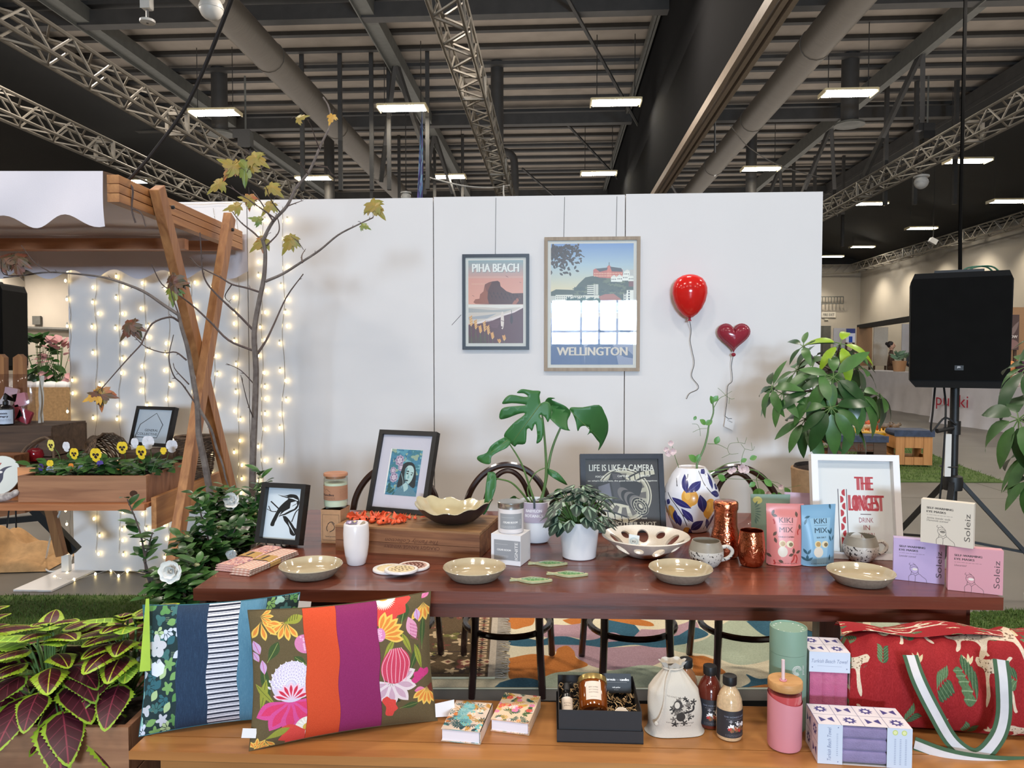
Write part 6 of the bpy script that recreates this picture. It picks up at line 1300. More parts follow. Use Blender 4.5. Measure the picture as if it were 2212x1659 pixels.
def towelbox(p, rz, W, D, H, up, tow, label):
	t = thing('towel_box', label, 'box', p, rz, 'boxed beach towels stacked at the bench end'); bl = (204, 212, 228)
	tm = tiles(2 if up else 4, 2, 1).mat('sun_tiles', .5); sm = tiles(2, 2 if up else 2, 0).mat('sun_tiles_side', .5); wm = M['white_card']
	g = G(); x, y = W / 2, D / 2
	g.quad((-x, -y, H), (x, -y, H), (x, y, H), (-x, y, H)); top = g.build('printed_top', tm, t)
	g = G(); g.quad((-x, y, 0), (-x, -y, 0), (-x, -y, H), (-x, y, H)); g.build('printed_side', sm if not up else wm, t)
	g = G(); g.quad((x, -y, 0), (x, y, 0), (x, y, H), (x, -y, H)); g.quad((x, y, 0), (-x, y, 0), (-x, y, H), (x, y, H)); g.quad((-x, y, 0), (x, y, 0), (x, -y, 0), (-x, -y, 0)); g.build('carton', wm, t)
	if up:
		c = Cv(100, 52, bl, px=330); c.text('Turkish Beach Towel', 50, 28, 10, (120, 132, 164), shear=.3, wd=88).rect(20, 36, 80, 36.7, (150, 160, 186)).ell(8, 40, 1.5, 1.5, (120, 130, 160)).ell(92, 42, 1.5, 1.5, (120, 130, 160))
		g = G(); g.quad((-x, -y - .0003, H - W * .52), (x, -y - .0003, H - W * .52), (x, -y - .0003, H), (-x, -y - .0003, H)); g.build('front_band', c.mat('towel_band', .5), t)
		g = G(); g.quad((-x, -y - .0003, 0), (x, -y - .0003, 0), (x, -y - .0003, .01), (-x, -y - .0003, .01)); g.build('bottom_band', wm, t); z0, z1, xa, xb = .01, H - W * .52, -x, x
	else:
		c = Cv(56, 90, bl, px=240); c.text('Turkish Beach Towel', 30, 44, 9, (110, 122, 158), shear=.3, rot=-PI / 2, wd=76).lines(42, 46, 20, 12, 4.4, 2, (150, 160, 186)).ell(46, 6, 1.3, 1.3, (110, 120, 160)).ell(46, 84, 1.3, 1.3, (110, 120, 160))
		g = G(); g.quad((-x, -y - .0003, 0), (-x + W * .265, -y - .0003, 0), (-x + W * .265, -y - .0003, H), (-x, -y - .0003, H)); g.build('front_band', c.mat('towel_band_long', .5), t)
		c = Cv(56, 90, bl, px=240); [c.ell(x_, 10, 6, 6, (196, 206, 120)).ell(x_, 10, 4, 4, (226, 228, 170)) for x_ in (18, 38)]; [c.lines(16 + k * 12, 20 + k * 12, 24, 15, 4, 2.4, (150, 160, 186), k) for k in range(3)]
		g = G(); g.quad((x - W * .265, -y - .0003, 0), (x, -y - .0003, 0), (x, -y - .0003, H), (x - W * .265, -y - .0003, H)); g.build('front_band', c.mat('towel_band_info', .5), t); z0, z1, xa, xb = .004, H, -x + W * .265, x - W * .265
	tw = pm(label[:14] + 'cloth', tow, rough=.95, var=.08, scale=40, bump=.5, bscale=300, sheen=.3)
	g = G()
	for k in range(3):
		h = (z1 - z0 - .004) / 3 if not up else 0
		if up: g.grid(lambda u, v, k=k: (lerp(-x + .004, x - .004, (k + u) / 3), -y + .003 - .0 + .004 * abs(2 * u - 1) ** 6, lerp(z0, z1, v)), 6, 2)
		else: g.grid(lambda u, v, k=k: (lerp(xa, xb, u), -y + .002 + .005 * abs(2 * v - 1) ** 6, z0 + h * (k + v)), 2, 8)
	g.build('towel', tw, t); g = G(); g.quad((xa, -y - .0002, z0), (xb, -y - .0002, z0), (xb, -y - .0002, z1), (xa, -y - .0002, z1), uv=False); g.build('window', M['pane'], t)
a_, b_ = bp(1766, 1649), bp(1970, 1662); d_ = b_ - a_; rz = math.atan2(d_.y, d_.x)
towelbox((a_ + b_) / 2 + V((-sin(rz), cos(rz), 0)) * .0535, rz, d_.length, .105, .096, False, (150, 134, 178), 'long sun-patterned box with a lilac beach towel, lying at the bench front')
towelbox(V(((1763.7 + 1850) / 2 - CX, 0, 0)) * (1.892 / FPX) + V((.002, 1.892 + .0535, ZB2)), rz, .102, .105, .206, True, (206, 104, 146), 'upright sun-patterned box with a pink beach towel, behind the lilac one')
# red quilted bag
c = Cv(760, 620, (150, 18, 24), px=1100); g_ = random.Random(12)
def cat_(x, y, s, k=1, col=(214, 196, 172)):
	P = [(-60, -18), (-50, -30), (-30, -28), (-10, -24), (30, -26), (62, -20), (84, -34), (96, -30), (76, -12), (70, 10), (84, 60), (92, 74), (76, 72), (58, 20), (20, 14), (-4, 16), (-16, 50), (-34, 64), (-38, 56), (-24, 30), (-26, 4), (-52, -4)]
	c.poly(tex2([(x + a * s * k, y + b * s) for a, b in P], 3), col)
	for i in range(34): a, b = g_.uniform(-50, 70), g_.uniform(-24, 12); c.ell(x + a * s * k, y + b * s, 2.4 * s, 2 * s, (112, 84, 64))
def sprig(x, y, s, a, col=(84, 112, 74)):
	for k in range(5): c.leaf(x + cos(R(a)) * k * 9 * s, y - sin(R(a)) * k * 9 * s, 30 * s, 12 * s, a + 50, col, vein=(150, 170, 130)); c.leaf(x + cos(R(a)) * k * 9 * s, y - sin(R(a)) * k * 9 * s, 30 * s, 12 * s, a - 50, (58, 88, 56), vein=(140, 160, 120))
for i in range(63):
	x, y = (i % 9) * 88 + g_.uniform(0, 40), (i // 9) * 104 + g_.uniform(0, 50)
	if i % 5 == 1: cat_(x, y, .8, 1 if i % 2 else -1)
	elif i % 5 in (2, 4): sprig(x, y, .9, g_.uniform(20, 160))
	else: [c.leaf(x, y, 30, 9, a, (206, 190, 150)) for a in (50, 80, 120, 150)]
cat_(470, 330, 1.25, 1); cat_(250, 300, 1.0, -1); sprig(390, 470, 1.3, 130); sprig(560, 470, 1.3, 40); c.noise(6, 4, 3)
c.a = c.a[::-1].copy(); M['bag_red'] = c.mat('red_safari_quilt', .85, .6, 40)
M['bag_plain'] = pm('red_quilt_lining', (146, 20, 26), rough=.85, var=.1, scale=20, bump=.4)
BP = V((1.17, 1.93, ZB2)); BR_ = R(-7)
t = thing('quilted_bag', 'large red quilted bag with white leopards, green leaves and ribbon handles at the bench end', 'bag', BP, BR_)
BWd, BHt, BDp = .56, .245, .1
def bagp(u, v):
	a = -PI * .5 - PI * 2 * v; x = (u - .5) * BWd; e = 1 - abs(2 * u - 1) ** 8 * .22
	cy, cz = sin(a + PI / 2), -cos(a + PI / 2)
	sy = abs(cy) ** .6 * (1 if cy > 0 else -1); sz = abs(cz) ** .7 * (1 if cz > 0 else -1)
	top = max(0, sz); y = -sy * BDp * e * (1 - .35 * top); z = BHt / 2 + sz * BHt / 2 * e
	q = .0035 * sin(34 * x * PI * 1.0) * (1 if z > .02 else 0) + .006 * sin(x * 17 + z * 22) + .007 * sin(x * 9 - z * 31 + 1) * top
	return (x * (1 + .03 * sin(z * 20)), y - q * (1 if y < 0 else -.4), max(.001, z + q * .8 * top))
g = G(); g.grid(bagp, 60, 48, 0); g.build('body', M['bag_red'], t)
for s in (0, 1):
	ring = [bagp(s, i / 40) for i in range(40)]; ce = (sum(p[0] for p in ring) / 40 + (-.012 if s == 0 else .012), sum(p[1] for p in ring) / 40, sum(p[2] for p in ring) / 40)
	g = G(); g.add(ring + [((p[0] * .45 + ce[0] * .55) - .01 * (1 if s == 0 else -1), (p[1] + ce[1]) / 2, (p[2] + ce[2]) / 2) for p in ring] + [ce], [(i, (i + 1) % 40, 40 + (i + 1) % 40, 40 + i) for i in range(40)] + [(40 + i, 40 + (i + 1) % 40, 80) for i in range(40)], 0, True, uv=[(.1 + p[1] * 2, p[2] * 3) for p in ring] * 2 + [(.1, .4)]); g.build('end_panel', M['bag_red'], t)
g = G(); g.grid(lambda u, v: ((u - .5) * BWd * 1.02 - .01, lerp(-.035, .03, v) + .006 * sin(u * 19), BHt - .006 + .014 * sin(PI * v) + .008 * sin(u * 13 + v * 3) + .012 * (1 - abs(2 * u - 1))), 40, 6); g.build('top_flap', M['bag_red'], t)
M['strap_w'] = pm('white_strap', (206, 204, 208), rough=.8, var=.05, scale=30); M['strap_g'] = pm('green_strap', (62, 92, 66), rough=.85, var=.1, scale=40)
IB = (Matrix.Translation(BP) @ rotz(BR_)).inverted()
def strap(pts):
	P = [IB @ at(x, y, Y) for x, y, Y in pts]; P = bez(P, 6)
	for nm, w_, off, m_ in (('strap_edge', .0185, .0, M['strap_g']), ('strap', .0095, .0012, M['strap_w'])):
		g = G(); vs = []
		for i, p in enumerate(P):
			d2 = (P[min(i + 1, len(P) - 1)] - P[max(i - 1, 0)]).normalized(); n = V((0, -1, .25)).normalized(); s_ = d2.cross(n)
			s_ = s_.normalized() if s_.length > .1 else V((1, 0, 0)); vs += [p - s_ * w_ + n * off, p + s_ * w_ + n * off, p + s_ * w_ + n * (off - .0016), p - s_ * w_ + n * (off - .0016)]
		fs = []
		for i in range(len(P) - 1):
			for k in range(4): fs.append((i * 4 + k, i * 4 + (k + 1) % 4, (i + 1) * 4 + (k + 1) % 4, (i + 1) * 4 + k))
		g.add(vs, fs, 0, True); g.build(nm, m_, t)
strap([(1966, 1415, 1.845), (1985, 1470, 1.80), (2020, 1540, 1.785), (2060, 1605, 1.785), (2110, 1634, 1.77), (2150, 1600, 1.765), (2168, 1550, 1.765), (2168, 1480, 1.765), (2162, 1425, 1.79)])
strap([(1975, 1608, 1.80), (2040, 1632, 1.765), (2110, 1646, 1.75), (2190, 1652, 1.75), (2270, 1650, 1.76)])
g = G(); P = bez([IB @ at(*q) for q in ((1880, 1400, 2.0), (1862, 1372, 2.0), (1846, 1352, 2.0))], 5); g.tube(P, [.004] * 5 + [.006] * 3 + [.012, .014, .008], 8); g.build('corner_tie', M['strap_g'], t)
# ------------------------------------------------------------------ plants
from mathutils.geometry import delaunay_2d_cdt
M['leaf'] = pm('glossy_leaf', (66, 106, 50), rough=.35, var=.25, scale=14); M['leaf_dark'] = pm('dark_leaf', (40, 74, 36), rough=.3, var=.25, scale=14)
M['leaf_mon'] = pm('monstera_leaf', (50, 104, 50), rough=.45, var=.15, scale=8); M['leaf_lime'] = pm('young_lime_leaf', (140, 172, 40), rough=.3, var=.15, scale=20)
M['stem_g'] = pm('green_stem', (88, 118, 62), rough=.5, var=.1); M['bark'] = pm('grey_bark', (120, 110, 104), rough=.85, c2=(86, 76, 72), scale=30, bump=.4); M['twig'] = pm('dark_twig', (84, 70, 66), rough=.8, var=.2, scale=40)
M['soil'] = pm('potting_soil', (54, 42, 34), rough=.95, var=.3, scale=60, bump=.8, bscale=90)
M['petal_w'] = pm('white_petal', (246, 244, 240), rough=.8, var=.02); M['pot_w'] = pm('white_pot', (226, 226, 228), rough=.3, var=.015)
def inst(me, name, par, p, d, up=(0, 0, 1), s=1.0, roll=0):
	o = bpy.data.objects.new(name, me); COL.objects.link(o); o.parent = par; y = V(d).normalized(); x = y.cross(V(up))
	x = x.normalized() if x.length > .05 else y.orthogonal().normalized(); z = x.cross(y); m = Matrix((x, y, z)).transposed().to_4x4()
	o.matrix_local = Matrix.Translation(V(p)) @ m @ Matrix.Rotation(roll, 4, 'Y') @ Matrix.Scale(s, 4); return o
def mesh(g, name, mats):
	o = g.build(name, mats); me = o.data; bpy.data.objects.remove(o); return me
def blademesh(name, mat, L, W, bend=.2, fold=.15, n=6, prof=None):
	g = G(); g.blade((0, 0, 0), (0, 1, 0), L, W, bend=bend, n=n, fold=fold, prof=prof); return mesh(g, name, mat)
def sheet(g, pts, fn, step, m=0):
	'fills an outline and lifts every vertex with fn(x, y) -> point'
	n = len(pts); P = [V((p[0], p[1])) for p in pts]; xs = [p.x for p in P]; ys = [p.y for p in P]
	def ins(x, y):
		k = False
		for i in range(n):
			a, b = P[i - 1], P[i]
			if (a.y > y) != (b.y > y) and x < (b.x - a.x) * (y - a.y) / (b.y - a.y) + a.x: k = not k
		return k
	Q = list(P); x = min(xs) + step / 2
	while x < max(xs):
		y = min(ys) + step / 2
		while y < max(ys):
			if ins(x, y) and min((V((x, y)) - p).length for p in P) > step * .45: Q.append(V((x, y)))
			y += step
		x += step
	vs, _, fs, _, _, _ = delaunay_2d_cdt(Q, [(i, (i + 1) % n) for i in range(n)], [list(range(n))], 1, 1e-6)
	g.add([fn(v.x, v.y) for v in vs], [tuple(f) for f in fs], m, True)
# monstera
c7 = lambda x, y, Y: at(940 + x / 3.606, 820 + y / 3.606, Y)
p = pt(1159, 1178) + V((0, .058, 0)); mon = thing('monstera', 'monstera with big split leaves in a white pot with a mauve label', 'potted plant', p)
g = G(); g.lathe([(.03, 0), (.045, .004), (.056, .022), (.0605, .05), (.061, .15), (.0595, .152), (.0575, .148), (.056, .135)], 40, cap=(True, False)); pot = g.build('pot', M['pot_w'], mon)
g = G(); g.lathe([(.0575, .134), (.0001, .138)], 24, cap=(False, False)); g.build('soil', M['soil'], mon)
c = Cv(80, 56, (178, 166, 182), px=300); c.text('BABYLON', 38, 26, 8.5, (232, 228, 232), wd=46, bold=1).text('BOTANICS', 38, 40, 8.5, (232, 228, 232), wd=52, bold=1)
g = G(); g.grid(lambda u, v: (.0622 * sin(lerp(-.95, .7, u)), -.0622 * cos(lerp(-.95, .7, u)), lerp(.08, .151, v)), 14, 1); g.build('plant_label', c.mat('plant_label', .7), mon)
g = G(); g.box((-.008, -.0635, .15), (.007, .004, .034)); g.build('label_clip', M['black'], mon, bevel=.001)
IM = -p
def monleaf(out, ctr, tipd, Y, curl, label=None, flat=.25):
	'outline in crop pixels; ctr the midrib start, tipd its end'
	a, b = V(ctr), V(tipd); ax = (b - a).normalized(); nx = V((-ax.y, ax.x)); L = (b - a).length
	def fn(x, y):
		q = V((x, y)) - a; s_, w_ = q.dot(ax) / L, q.dot(nx) / L; dy = curl * s_ * s_ * .10 - flat * abs(w_) * .10 - .03 * s_
		return c7(x, y, Y + dy) + IM
	g = G(); sheet(g, out, fn, 26); o = g.build('leaf', M['leaf_mon'], mon); md = o.modifiers.new('t', 'SOLIDIFY'); md.thickness = .0012
	g = G(); P = []
	for k in range(7): q = a + (b - a) * (k / 6 * .95); P.append(V(fn(q.x, q.y)) + V((0, -.0016, 0)))
	g.tube(P, [.0022 - .0002 * k for k in range(7)], 5); g.build('midrib', M['stem_g'], o)
def out(pts): return tex2(list(pts) + [pts[0]], 3)[:-1]
monleaf(out([(822, 185), (812, 130), (818, 90), (760, 85), (720, 78), (670, 75), (636, 104), (690, 108), (722, 130), (690, 134), (600, 118), (560, 130), (530, 165), (526, 190), (600, 184), (690, 192), (702, 200), (640, 205), (540, 216), (506, 250), (503, 306), (560, 300), (640, 270), (692, 260), (692, 276), (620, 330), (570, 380), (541, 420), (540, 450), (580, 490), (620, 522), (640, 505), (700, 500), (712, 440), (715, 390), (735, 380), (755, 400), (775, 350), (786, 360), (795, 440), (790, 498), (830, 470), (846, 400), (840, 320), (815, 282), (835, 276), (860, 300), (880, 332), (905, 260), (895, 190), (860, 172)]), (822, 188), (600, 490), 2.66, .4)
monleaf(out([(850, 180), (880, 140), (935, 145), (905, 155), (960, 180), (1020, 210), (1056, 258), (1030, 320), (1036, 380), (1050, 398), (985, 385), (930, 340), (888, 292), (905, 250), (895, 200)]), (1050, 258), (880, 190), 2.70, .3, flat=.8)
monleaf(out([(1045, 235), (1062, 215), (1150, 215), (1276, 197), (1320, 260), (1346, 330), (1346, 400), (1330, 450), (1300, 510), (1269, 552), (1281, 500), (1260, 470), (1215, 415), (1186, 431), (1201, 400), (1195, 370), (1160, 360), (1130, 370), (1110, 402), (1095, 330), (1070, 265)]), (1048, 238), (1300, 480), 2.72, .9)
monleaf(out([(545, 445), (592, 480), (560, 530), (500, 560), (440, 600), (430, 655), (380, 655), (330, 625), (335, 595), (400, 570), (430, 520), (480, 480)]), (565, 470), (350, 630), 2.64, .3, flat=.6)
monleaf(out([(410, 720), (468, 728), (475, 830), (440, 940), (400, 1030), (372, 1046), (385, 930), (395, 820)]), (440, 730), (380, 1030), 2.60, .2, flat=.6)
monleaf(out([(880, 690), (960, 728), (1031, 820), (960, 790), (880, 735)]), (885, 700), (1028, 815), 2.70, .3)
monleaf(out([(910, 892), (950, 850), (1005, 860), (992, 890), (930, 906)]), (925, 890), (1000, 862), 2.70, .2); monleaf(out([(575, 930), (610, 905), (632, 915), (620, 940)]), (580, 930), (630, 915), 2.68, .2)
for P, r_ in (([(800, 1010, 2.70), (850, 850, 2.70), (865, 680, 2.69), (850, 430, 2.675), (826, 200, 2.66)], .0045), ([(815, 1005, 2.71), (860, 800, 2.71), (905, 560, 2.71), (972, 385, 2.705), (1046, 245, 2.71)], .0042), ([(790, 1005, 2.69), (740, 850, 2.67), (670, 650, 2.655), (566, 480, 2.64)], .0034), ([(760, 1000, 2.69), (690, 900, 2.66), (590, 800, 2.63), (470, 768, 2.605), (445, 735, 2.60)], .003), ([(790, 1005, 2.70), (720, 870, 2.70), (770, 740, 2.70), (850, 690, 2.70), (885, 698, 2.70)], .002), ([(810, 990, 2.72), (860, 930, 2.72), (925, 892, 2.70)], .002), ([(770, 1000, 2.70), (690, 950, 2.69), (630, 918, 2.68)], .002)):
	g = G(); Q = bez([c7(*q) + IM for q in P], 5); g.tube(Q, [lerp(r_ * 1.5, r_ * .7, i / (len(Q) - 1)) for i in range(len(Q))], 7); g.build('petiole', M['stem_g'], mon)
# peperomia
p = pt(1252, 1206) + V((0, .02, 0)); pep = thing('peperomia', 'bushy peperomia with rippled grey-green leaves in a white pot', 'potted plant', p)
g = G(); g.lathe([(.052, 0), (.056, .003), (.0685, .122), (.0685, .126), (.066, .126), (.064, .11)], 40, cap=(True, False)); g.build('pot', M['pot_w'], pep)
g = G(); g.lathe([(.065, .112), (.0001, .116)], 24, cap=(False, False)); g.build('soil', M['soil'], pep)
c = Cv(60, 80, (150, 174, 150), px=110)
for s in (-1, 1):
	for k in range(5): c.line([(30, 78 - k * 3), (30 + s * (6 + k * 5), 56 - k * 4), (30 + s * (5 + k * 4.6), 22 - k * 3), (30 + s * 2, 4)], 5.5, (34, 54, 44), smooth=4)
c.rect(29, 0, 31, 80, (44, 66, 54))
heart = lambda t: (min(1, (t + .03) * 4) ** .6) * (max(0, 1 - t) ** .55) * 1.12
pepm = c.mat('peperomia_leaf', .4); pl_ = [blademesh('leaf', pepm, .058, .05, .28, -.22, 6, heart), blademesh('leaf', pepm, .05, .042, .4, -.3, 6, heart)]
r_ = random.Random(2); st = G()
for i in range(96):
	a = r_.uniform(0, 2 * PI); e = r_.uniform(-.35, 1.35); rad = .098 + r_.uniform(-.015, .014); k = cos(e)
	q = V((cos(a) * k * rad * 1.15, sin(a) * k * rad, .145 + sin(e) * rad * .95)); d = V((cos(a) * (.35 + k), sin(a) * (.35 + k), .25 - .7 * (e < .5) - .3 * r_.random()))
	inst(pl_[i % 2], 'leaf', pep, q - d.normalized() * .02, d, (cos(a) * .6, sin(a) * .6, 1), r_.uniform(.75, 1.1)); st.tube(bez([(q.x * .25, q.y * .25, .115), (q.x * .6, q.y * .6, q.z * .75 + .03), q - d.normalized() * .02], 3), .0016, 4)
st.build('stems', M['stem_g'], pep, kind='stuff')
# sweet peas in the vase
pea = thing('sweet_pea_stems', 'cut sweet pea stems with pale pink flowers and tendrils in the lemon vase', 'flowers', VASE + V((0, 0, .205)))
c8 = lambda x, y, Y=2.84: at(1240 + x / 3.606, 820 + y / 3.606, Y) - pea.location
M['pea_petal'] = pm('pale_pink_petal', (226, 206, 206), rough=.7, var=.05, scale=40); M['pea_leaf'] = pm('pea_leaf', (84, 138, 58), rough=.4, var=.15, scale=30)
Q0 = V((0, 0, .0))
for P, r_ in (([(955, 700), (960, 650), (1010, 540), (1040, 430), (1050, 360), (1085, 260), (1080, 170)], .0048), ([(960, 720), (1060, 725), (1180, 660), (1290, 640)], .0025), ([(970, 720), (1100, 710), (1250, 690), (1400, 705), (1520, 790), (1600, 850)], .003), ([(900, 740), (840, 735), (815, 680), (790, 610), (765, 520)], .0018), ([(1085, 225), (1130, 150), (1180, 122)], .0015), ([(1040, 500), (1120, 505), (1195, 540)], .0014), ([(1300, 690), (1310, 600), (1330, 540)], .0012), ([(1400, 705), (1420, 780), (1440, 850)], .0018), ([(1520, 790), (1640, 840), (1770, 822)], .0011), ([(945, 650), (930, 620), (900, 590)], .0015)):
	g = G(); Q = bez([Q0] * (P[0][1] > 690) + [c8(*q) for q in P], 4); g.tube(Q, [lerp(r_, r_ * .55, i / (len(Q) - 1)) for i in range(len(Q))], 6); g.build('stem', M['stem_g'], pea)
tw = G()
for P in ([(1180, 122), (1230, 90)], [(1180, 122), (1150, 90), (1120, 65)], [(1180, 122), (1220, 150), (1250, 148)], [(1210, 140), (1205, 190)], [(1035, 380), (980, 385), (925, 410)], [(980, 385), (960, 350), (920, 345)], [(980, 385), (985, 440)], [(1195, 540), (1215, 500), (1280, 490), (1330, 500)], [(1195, 540), (1215, 580), (1280, 575)], [(1280, 490), (1270, 450)], [(1330, 500), (1345, 450)], [(1330, 540), (1390, 550), (1405, 520)], [(1330, 540), (1300, 500)], [(1215, 580), (1150, 610)], [(1390, 550), (1380, 490)]): tw.tube(bez([c8(*q) for q in P], 4), .0007, 4)
tw.build('tendrils', M['stem_g'], pea, kind='stuff')
pm_ = blademesh('leaf', M['pea_leaf'], .036, .026, .15, .2, 5)
for x, y, dx, dy, s in ((1025, 350, -1, .95, .85), (1025, 350, 1, .7, .85), (1080, 180, -.3, 1, .8), (1085, 170, .55, .8, .8), (1075, 190, 0, 1, .7), (950, 285, -.5, -.9, .5), (950, 640, -1, 1, 1.1), (955, 640, .5, 1.4, .9), (1100, 500, .4, 1, .9), (1120, 745, 1, -.6, 1.0), (1130, 740, .6, -1, .9), (1440, 850, -.6, -1, 1.1), (1440, 850, .5, -1, 1.1), (1480, 780, .8, -.6, 1.1), (1640, 845, .8, -1, 1.0), (1560, 880, -.3, -1, 1), (1370, 620, 1, .5, .8), (1300, 640, 1, .6, .7), (1590, 880, .5, -1, .8), (1410, 800, -1, -.7, .8)):
	inst(pm_, 'leaf', pea, c8(x, y), (dx, -.25, dy), (.1, -1, .5), s)
for x, y, s in ((750, 495, .8), (765, 560, 1.0), (730, 575, .9), (715, 545, .8), (1300, 690, 1.25), (1330, 700, 1.1), (1215, 710, .9), (1240, 700, .8), (1505, 890, .9), (1605, 835, .75)):
	g = G(); r_ = random.Random(x)
	for k in range(5): g.blade((0, 0, 0), (cos(k * 1.26 + x), -.55, sin(k * 1.26 + x)), .019 * s, .026 * s, (0, -1, .3), bend=-.25, n=4, fold=.3, prof=lambda t: (t + .1) ** .5 * (1 - t * .3) * min(1, (1.03 - t) * 6))
	g.build('flower', M['pea_petal'], pea, loc=c8(x, y, 2.82))
# schefflera
def sch_prof(t): return sin(PI * min(1, (t * .98 + .015)) ** .8) ** .75
SL = [blademesh('leaflet', M[k], .2, .068, b, .12, 7, sch_prof) for k, b in (('leaf', .25), ('leaf_dark', .4), ('leaf', .5), ('leaf_lime', .45))]
def whorl(t, c, ax, n, s, droop, seed, lime=0):
	r_ = random.Random(seed); ax = V(ax).normalized(); a1 = ax.orthogonal().normalized(); a2 = ax.cross(a1)
	for i in range(n):
		a = 2 * PI * i / n + r_.uniform(-.2, .2); d = a1 * cos(a) + a2 * sin(a) + ax * r_.uniform(-.15, .25) - V((0, 0, droop + r_.uniform(-.1, .15)))
		q = c + d.normalized() * .035 * s; inst(SL[3] if lime else SL[r_.randrange(3)], 'leaflet', t, q, d, ax + V((0, 0, .4)), s * r_.uniform(.75, 1.1))
		g = G(); g.tube([c, q], .0022, 4); g.build('leaf_stalk', M['stem_g'], t)
def scheff(t, ws, base, top, Y0):
	pts = bez([base, (base + top) / 2 + V((.02, 0, 0)), top], 6); g = G(); g.tube(pts, [lerp(.028, .016, i / (len(pts) - 1)) for i in range(len(pts))], 8); g.build('trunk', M['bark'], t)
	for k, (x, y, dY, n, s, droop, lime) in enumerate(ws):
		c = at(x, y, Y0 + dY) - t.location; b = min(pts, key=lambda q: (q - c).length + max(0, q.z - c.z) * 3)
		ax = (c - b) * 1 + V((0, -.05, .12)); g = G(); g.tube(bez([b, (b + c) / 2 + V((0, 0, -.02)), c], 4), .006, 5); g.build('branch', M['bark'], t); whorl(t, c, ax, n, s, droop, k * 7 + int(x), lime)
YS = 3.85; pb = at(1795, 1010, YS); t = thing('schefflera', 'umbrella plant with glossy leaves in a hessian-wrapped pot at the right end of the wall', 'potted plant', (pb.x, YS, .001))
g = G(); g.lathe([(.15, 0), (.16, .01), (.195, .8), (.198, .835), (.185, .84), (.182, .8)], 32, cap=(True, False), fn=lambda a, r, z: (r * (1 + .012 * sin(13 * a + z * 9)), z)); g.build('pot', pm('hessian_wrap', (164, 132, 98), rough=.95, var=.15, scale=30, bump=.6, bscale=260), t)
g = G(); g.lathe([(.186, .835), (.18, .85), (.175, .83), (.0001, .82)], 28, cap=(False, False)); g.build('soil', M['soil'], t)
scheff(t, [(1735, 748, -.1, 5, .62, -.1, 0), (1690, 850, -.15, 7, .85, .1, 0), (1668, 838, -.1, 6, .7, .0, 0), (1720, 800, .0, 7, .8, .1, 0), (1757, 845, -.25, 8, .95, .2, 0), (1815, 742, -.2, 5, .85, .15, 1), (1850, 790, .1, 7, .9, .3, 0), (1800, 815, -.3, 8, .95, .25, 0), (1740, 905, -.2, 8, .95, .45, 0), (1795, 880, -.35, 8, 1.0, .5, 0), (1856, 850, -.2, 8, 1.0, .5, 0), (1900, 850, .1, 7, .85, .7, 0), (1835, 905, .0, 8, .9, .6, 0), (1760, 770, .15, 6, .7, .1, 0), (1830, 760, .1, 6, .75, .3, 0)], V((0, 0, .82)), at(1795, 800, YS) - V((pb.x, YS, 0)), YS)
YS = 2.75; pb = at(2330, 1300, YS); t = thing('schefflera', 'umbrella plant whose leaves reach in at the right edge of the picture', 'potted plant', (pb.x, YS, .001))
g = G(); g.lathe([(.13, 0), (.14, .01), (.17, .5), (.16, .505), (.155, .46)], 28, cap=(True, False)); g.build('pot', M['pot_w'], t)
g = G(); g.lathe([(.156, .47), (.0001, .475)], 24, cap=(False, False)); g.build('soil', M['soil'], t)
scheff(t, [(2200, 905, -.1, 9, 1.0, .25, 0), (2222, 790, .0, 8, .95, .2, 0), (2232, 975, .0, 8, .95, .5, 0), (2230, 1030, -.05, 7, .85, .6, 0), (2300, 720, 0, 8, .9, .2, 0), (2330, 880, .1, 8, .9, .3, 0)], V((0, 0, .47)), at(2320, 760, YS) - V((pb.x, YS, 0)), YS)
# bare maple saplings with a few turning leaves
MPL = [(.0, -.02), (.12, -.1), (.3, -.12), (.26, 0), (.42, .06), (.55, .2), (.4, .22), (.46, .36), (.32, .32), (.22, .36), (.26, .52), (.2, .64), (.13, .62), (.08, .84), (0, 1.0)]
MPL = MPL + [(-x, y) for x, y in MPL[-2:0:-1]]
def maplemesh(col, c2, drp):
	g = G(); vs = [(x, y, -drp * (x * x * 1.6 + y * y * .5) + .06 * abs(x)) for x, y in MPL] + [(0, .25, .02)]; n = len(MPL)
	g.add(vs, [(i, (i + 1) % n, n) for i in range(n)], 0, False); return mesh(g, 'leaf', pm('maple_leaf', col, rough=.5, c2=c2, scale=2.2, contrast=(.35, .65)))
ML = {'olive': maplemesh((128, 124, 44), (150, 120, 50), .5), 'green': maplemesh((84, 112, 48), (128, 128, 50), .6), 'orange': maplemesh((184, 100, 60), (130, 120, 50), .6), 'yellow': maplemesh((206, 160, 60), (180, 130, 50), .4), 'brown': maplemesh((120, 62, 44), (70, 66, 44), .8), 'dark': maplemesh((72, 74, 48), (104, 56, 44), .8)}
